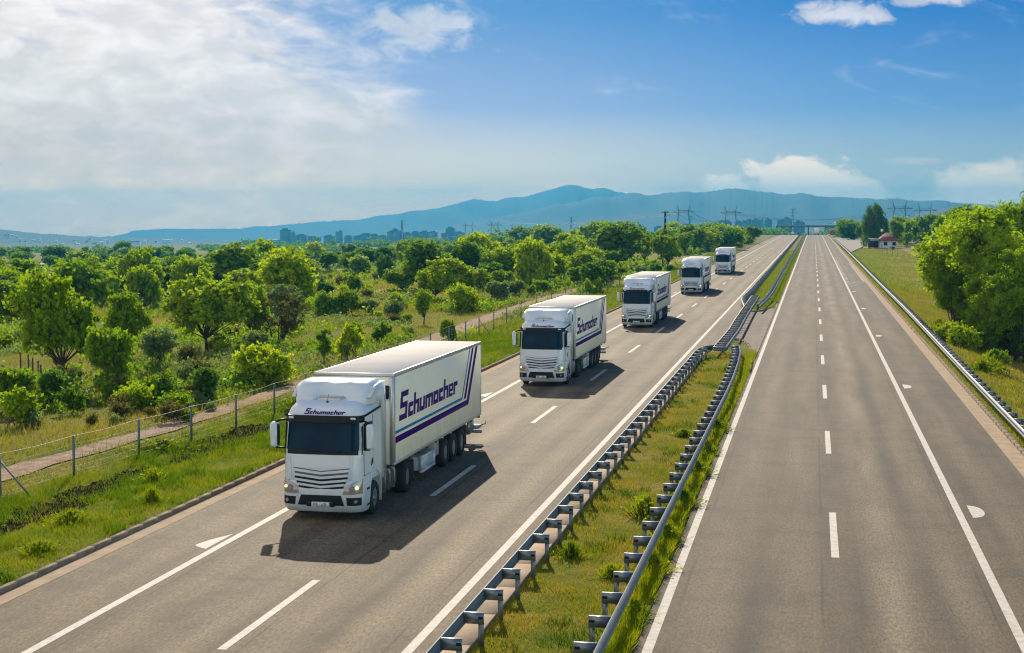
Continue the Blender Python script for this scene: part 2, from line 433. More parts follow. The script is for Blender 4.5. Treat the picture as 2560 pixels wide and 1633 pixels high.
def dirty(m, z0, z1, col=(.26, .21, .16), amt=.55):
    """road film: spray dirt that thins out upward from the sills"""
    nt = m.node_tree; b = nt.nodes['Principled BSDF']; N = nt.nodes.new; L = nt.links.new
    src = b.inputs['Base Color'].links[0].from_socket
    tc = N('ShaderNodeTexCoord'); sp = N('ShaderNodeSeparateXYZ'); L(tc.outputs['Object'], sp.inputs[0])
    mr = N('ShaderNodeMapRange'); L(sp.outputs[2], mr.inputs['Value']); mr.inputs['From Min'].default_value = z1; mr.inputs['From Max'].default_value = z0
    n = N('ShaderNodeTexNoise'); n.inputs['Scale'].default_value = 2.5; n.inputs['Detail'].default_value = 8; n.inputs['Roughness'].default_value = .7
    mp = N('ShaderNodeMapping'); mp.inputs['Scale'].default_value = (1, 1, .35); L(tc.outputs['Object'], mp.inputs[0]); L(mp.outputs[0], n.inputs['Vector'])
    r2 = N('ShaderNodeMapRange'); L(n.outputs['Fac'], r2.inputs['Value']); r2.inputs['From Min'].default_value = .35; r2.inputs['From Max'].default_value = .7; r2.inputs['To Min'].default_value = .12; r2.inputs['To Max'].default_value = amt
    mu = N('ShaderNodeMath'); mu.operation = 'MULTIPLY'; L(mr.outputs[0], mu.inputs[0]); L(r2.outputs[0], mu.inputs[1])
    mx = N('ShaderNodeMix'); mx.data_type = 'RGBA'; L(mu.outputs[0], mx.inputs['Factor']); L(src, mx.inputs['A']); mx.inputs['B'].default_value = rgb(col)
    L(mx.outputs['Result'], b.inputs['Base Color']); return m
MT['white'] = dirty(mat('truck_white_paint', (.62, .69, .75), .30, 0, var=.06, vs=1.5, coat=.3), .25, 1.5)
MT['trailer'] = dirty(mat('trailer_panel', (.90, .83, .70), .6, 0, spec=.2, var=.07, vs=.8, detail=6), 1.1, 2.3, amt=.42)
MT['roofp'] = mat('trailer_roof', (.66, .63, .58), .95, 0, spec=.05, var=.10, vs=.7, detail=6)
MT['alu'] = mat('aluminium_rail', (.48, .50, .52), .4, .7, var=.1)
MT['glass'] = mat('windscreen', (.001, .012, .030), .07, 0, spec=.11, col2=(.003, .028, .058), vs=.9, detail=2)
MT['black'] = mat('black_plastic', (.006, .009, .014), .5, spec=.25)
MT['mesh_grey'] = mat('grille_mesh', (.13, .14, .16), .5, .2, var=.1, vs=30)
MT['rubber'] = mat('tyre_rubber', (.018, .018, .019), .85, var=.3, vs=8)
MT['rim'] = mat('wheel_rim', (.30, .32, .34), .4, .6, var=.25, vs=6)
MT['chassis'] = mat('chassis', (.030, .027, .026), .75, var=.4, vs=4)
MT['tank'] = mat('fuel_tank', (.10, .105, .11), .35, .6, var=.2)
MT['purple'] = mat('purple_lettering', (.040, .006, .150), .6, spec=.08)
MT['blue'] = mat('blue_stripe', (.020, .185, .40), .6, spec=.1)
MT['lens'] = mat('headlight_glass', (.30, .30, .30), .12, .3, coat=1)
MT['amber'] = mat('amber_lamp', (.8, .42, .16), .3, emit=(1, .62, .3), es=1.6)
MT['lamp'] = mat('lit_lamp', (.9, .85, .75), .3, emit=(1, .86, .68), es=3.0)
MT['red'] = mat('red_brown_paint', (.22, .045, .025), .6, var=.3)
MT['plate'] = mat('number_plate', (.62, .63, .62), .5)
MT['plate_ink'] = mat('plate_ink', (.01, .01, .012), .5)
MT['beige'] = mat('beige_panel', (.36, .33, .29), .6, var=.2)

# kind, x, y, height, crown width (metres)
TREES=[('walnut', -40.0, 76.5, 6.3, 5.2), ('walnut', -40.6, 98.4, 5.5, 7.0), ('walnut', -43.7, 92.3, 4.5, 3.5), ('shrub', -34.8, 72.3, 3.6, 2.8), ('airy', -36.7, 81.9, 2.8, 3.1), ('bare', -37.0, 102.4, 4.1, 4.4), ('dense', -28.3, 76.8, 2.1, 3.6), ('dense', -30.6, 68.1, 1.5, 2.4), ('shrub', -28.3, 68.7, 1.8, 1.8), ('sparse', -29.1, 88.7, 2.3, 1.2), ('airy', -35.8, 95.3, 1.7, 2.1), ('shrub', -35.4, 63.7, 2.2, 2.2), ('shrub', -35.1, 66.0, 1.9, 1.8), ('weedy', -32.6, 59.2, 1.8, 2.6), ('weedy', -32.9, 63.9, 1.3, 1.7), ('walnut', -39.3, 104.0, 4.9, 2.8), ('airy', -47.0, 132.2, 3.6, 4.5), ('shrub', -29.0, 75.3, 0.9, 1.3), ('sparse', -39.7, 98.7, 1.4, 1.2), ('weedy', -28.5, 91.9, 2.4, 2.4), ('weedy', -57.0, 100.7, 1.3, 2.1), ('small', -32.0, 124.5, 3.0, 2.3), ('dense', -32.3, 140.9, 2.6, 3.8), ('grey', -32.4, 156.9, 2.5, 3.3), ('dense', -25.4, 106.1, 1.6, 1.4), ('weedy', -31.8, 103.6, 1.7, 2.4), ('weedy', -29.8, 104.4, 1.5, 2.1), ('dense', -44.8, 137.5, 2.3, 2.4), ('dense', -43.3, 138.6, 2.4, 2.8), ('grey', -41.2, 139.7, 1.5, 2.4), ('dense', -40.8, 147.8, 1.7, 2.0), ('round', -59.7, 183.3, 1.9, 3.2), ('round', -58.3, 190.0, 2.8, 2.4), ('round', -70.4, 247.3, 4.7, 4.3), ('round', -111.6, 365.7, 4.6, 7.2), ('round', -155.9, 489.5, 4.0, 5.6), ('round', -154.3, 558.4, 3.0, 4.1), ('tall', -48.3, 190.0, 6.9, 7.1), ('walnut', -40.2, 162.6, 5.0, 6.5), ('walnut', -51.3, 188.5, 3.7, 5.3), ('tall', -46.1, 203.4, 6.2, 4.6), ('tall', -41.7, 207.5, 5.6, 6.3), ('tall', -40.0, 216.8, 6.0, 6.0), ('tall', -44.1, 208.3, 3.2, 4.6), ('walnut', -39.8, 183.3, 2.7, 4.0), ('grey', -32.9, 169.3, 1.9, 2.9), ('weedy', -31.0, 168.6, 1.4, 1.8), ('shrub', -31.7, 180.4, 1.7, 2.9), ('walnut', -34.6, 204.2, 4.4, 5.4), ('tall', -34.4, 271.1, 8.4, 9.9), ('walnut', -25.1, 267.9, 6.0, 6.8), ('tall', -47.0, 298.4, 6.7, 8.2), ('walnut', -31.2, 213.4, 4.3, 6.4), ('walnut', -27.9, 219.4, 2.1, 3.4), ('tall', -45.5, 243.4, 5.8, 6.7), ('round', -38.3, 215.9, 3.7, 4.7), ('dense', -25.5, 175.5, 1.8, 1.1), ('dense', -24.7, 177.6, 1.7, 1.3), ('round', -31.7, 191.6, 1.1, 1.9), ('shrub', -30.2, 197.0, 2.7, 3.4), ('shrub', -26.6, 239.6, 1.4, 3.6), ('round', -25.7, 253.3, 1.6, 2.6), ('shrub', -22.8, 248.3, 1.4, 1.9), ('tall', -30.9, 376.1, 5.6, 5.8), ('tall', -29.8, 397.7, 6.2, 6.7), ('tall', -27.5, 409.0, 5.8, 6.3), ('tall', -25.6, 434.2, 6.7, 7.3), ('round', -25.5, 497.4, 3.5, 6.4), ('round', -22.2, 515.6, 3.6, 6.6), ('tall', -20.7, 536.5, 6.2, 6.9), ('grey', -21.7, 462.9, 1.2, 3.3), ('grey', -20.9, 517.6, 1.7, 4.3), ('shrub', -20.8, 285.6, 0.9, 2.8), ('walnut', -31.1, 287.8, 6.7, 4.9), ('walnut', -42.9, 251.3, 4.3, 5.0), ('locust', 12.7, 122.5, 10.9, 10.0), ('locust', 14.7, 116.3, 8.8, 7.6), ('locust', 18.7, 135.4, 13.0, 9.9), ('tall', 30.4, 333.7, 11.5, 11.5), ('willow', 18.0, 474.1, 14.1, 9.0), ('tall', 27.2, 523.9, 10.3, 6.5), ('tall', 36.5, 585.8, 9.4, 6.3), ('tall', 34.3, 481.7, 10.5, 8.7), ('shrub', 27.9, 477.9, 4.7, 3.5), ('weedy', 11.4, 98.0, 1.5, 2.2), ('weedy', 8.9, 113.6, 1.0, 1.4), ('shrub', 21.7, 437.7, 1.3, 1.6), ('locust', 14.0, 122.0, 8.4, 6.2), ('locust', 10.9, 121.0, 6.6, 4.7), ('tall', 30.3, 505.4, 8.6, 6.2), ('tall', 25.4, 499.3, 8.6, 5.3), ('tall', 33.0, 497.4, 7.4, 6.9), ('dense', 10.7, 112.2, 1.6, 2.7), ('shrub', 12.3, 114.9, 2.3, 2.4), ('dense', 13.9, 117.7, 2.1, 2.9), ('shrub', 14.9, 116.3, 2.8, 2.8), ('dense', 9.7, 114.0, 1.5, 2.1)]
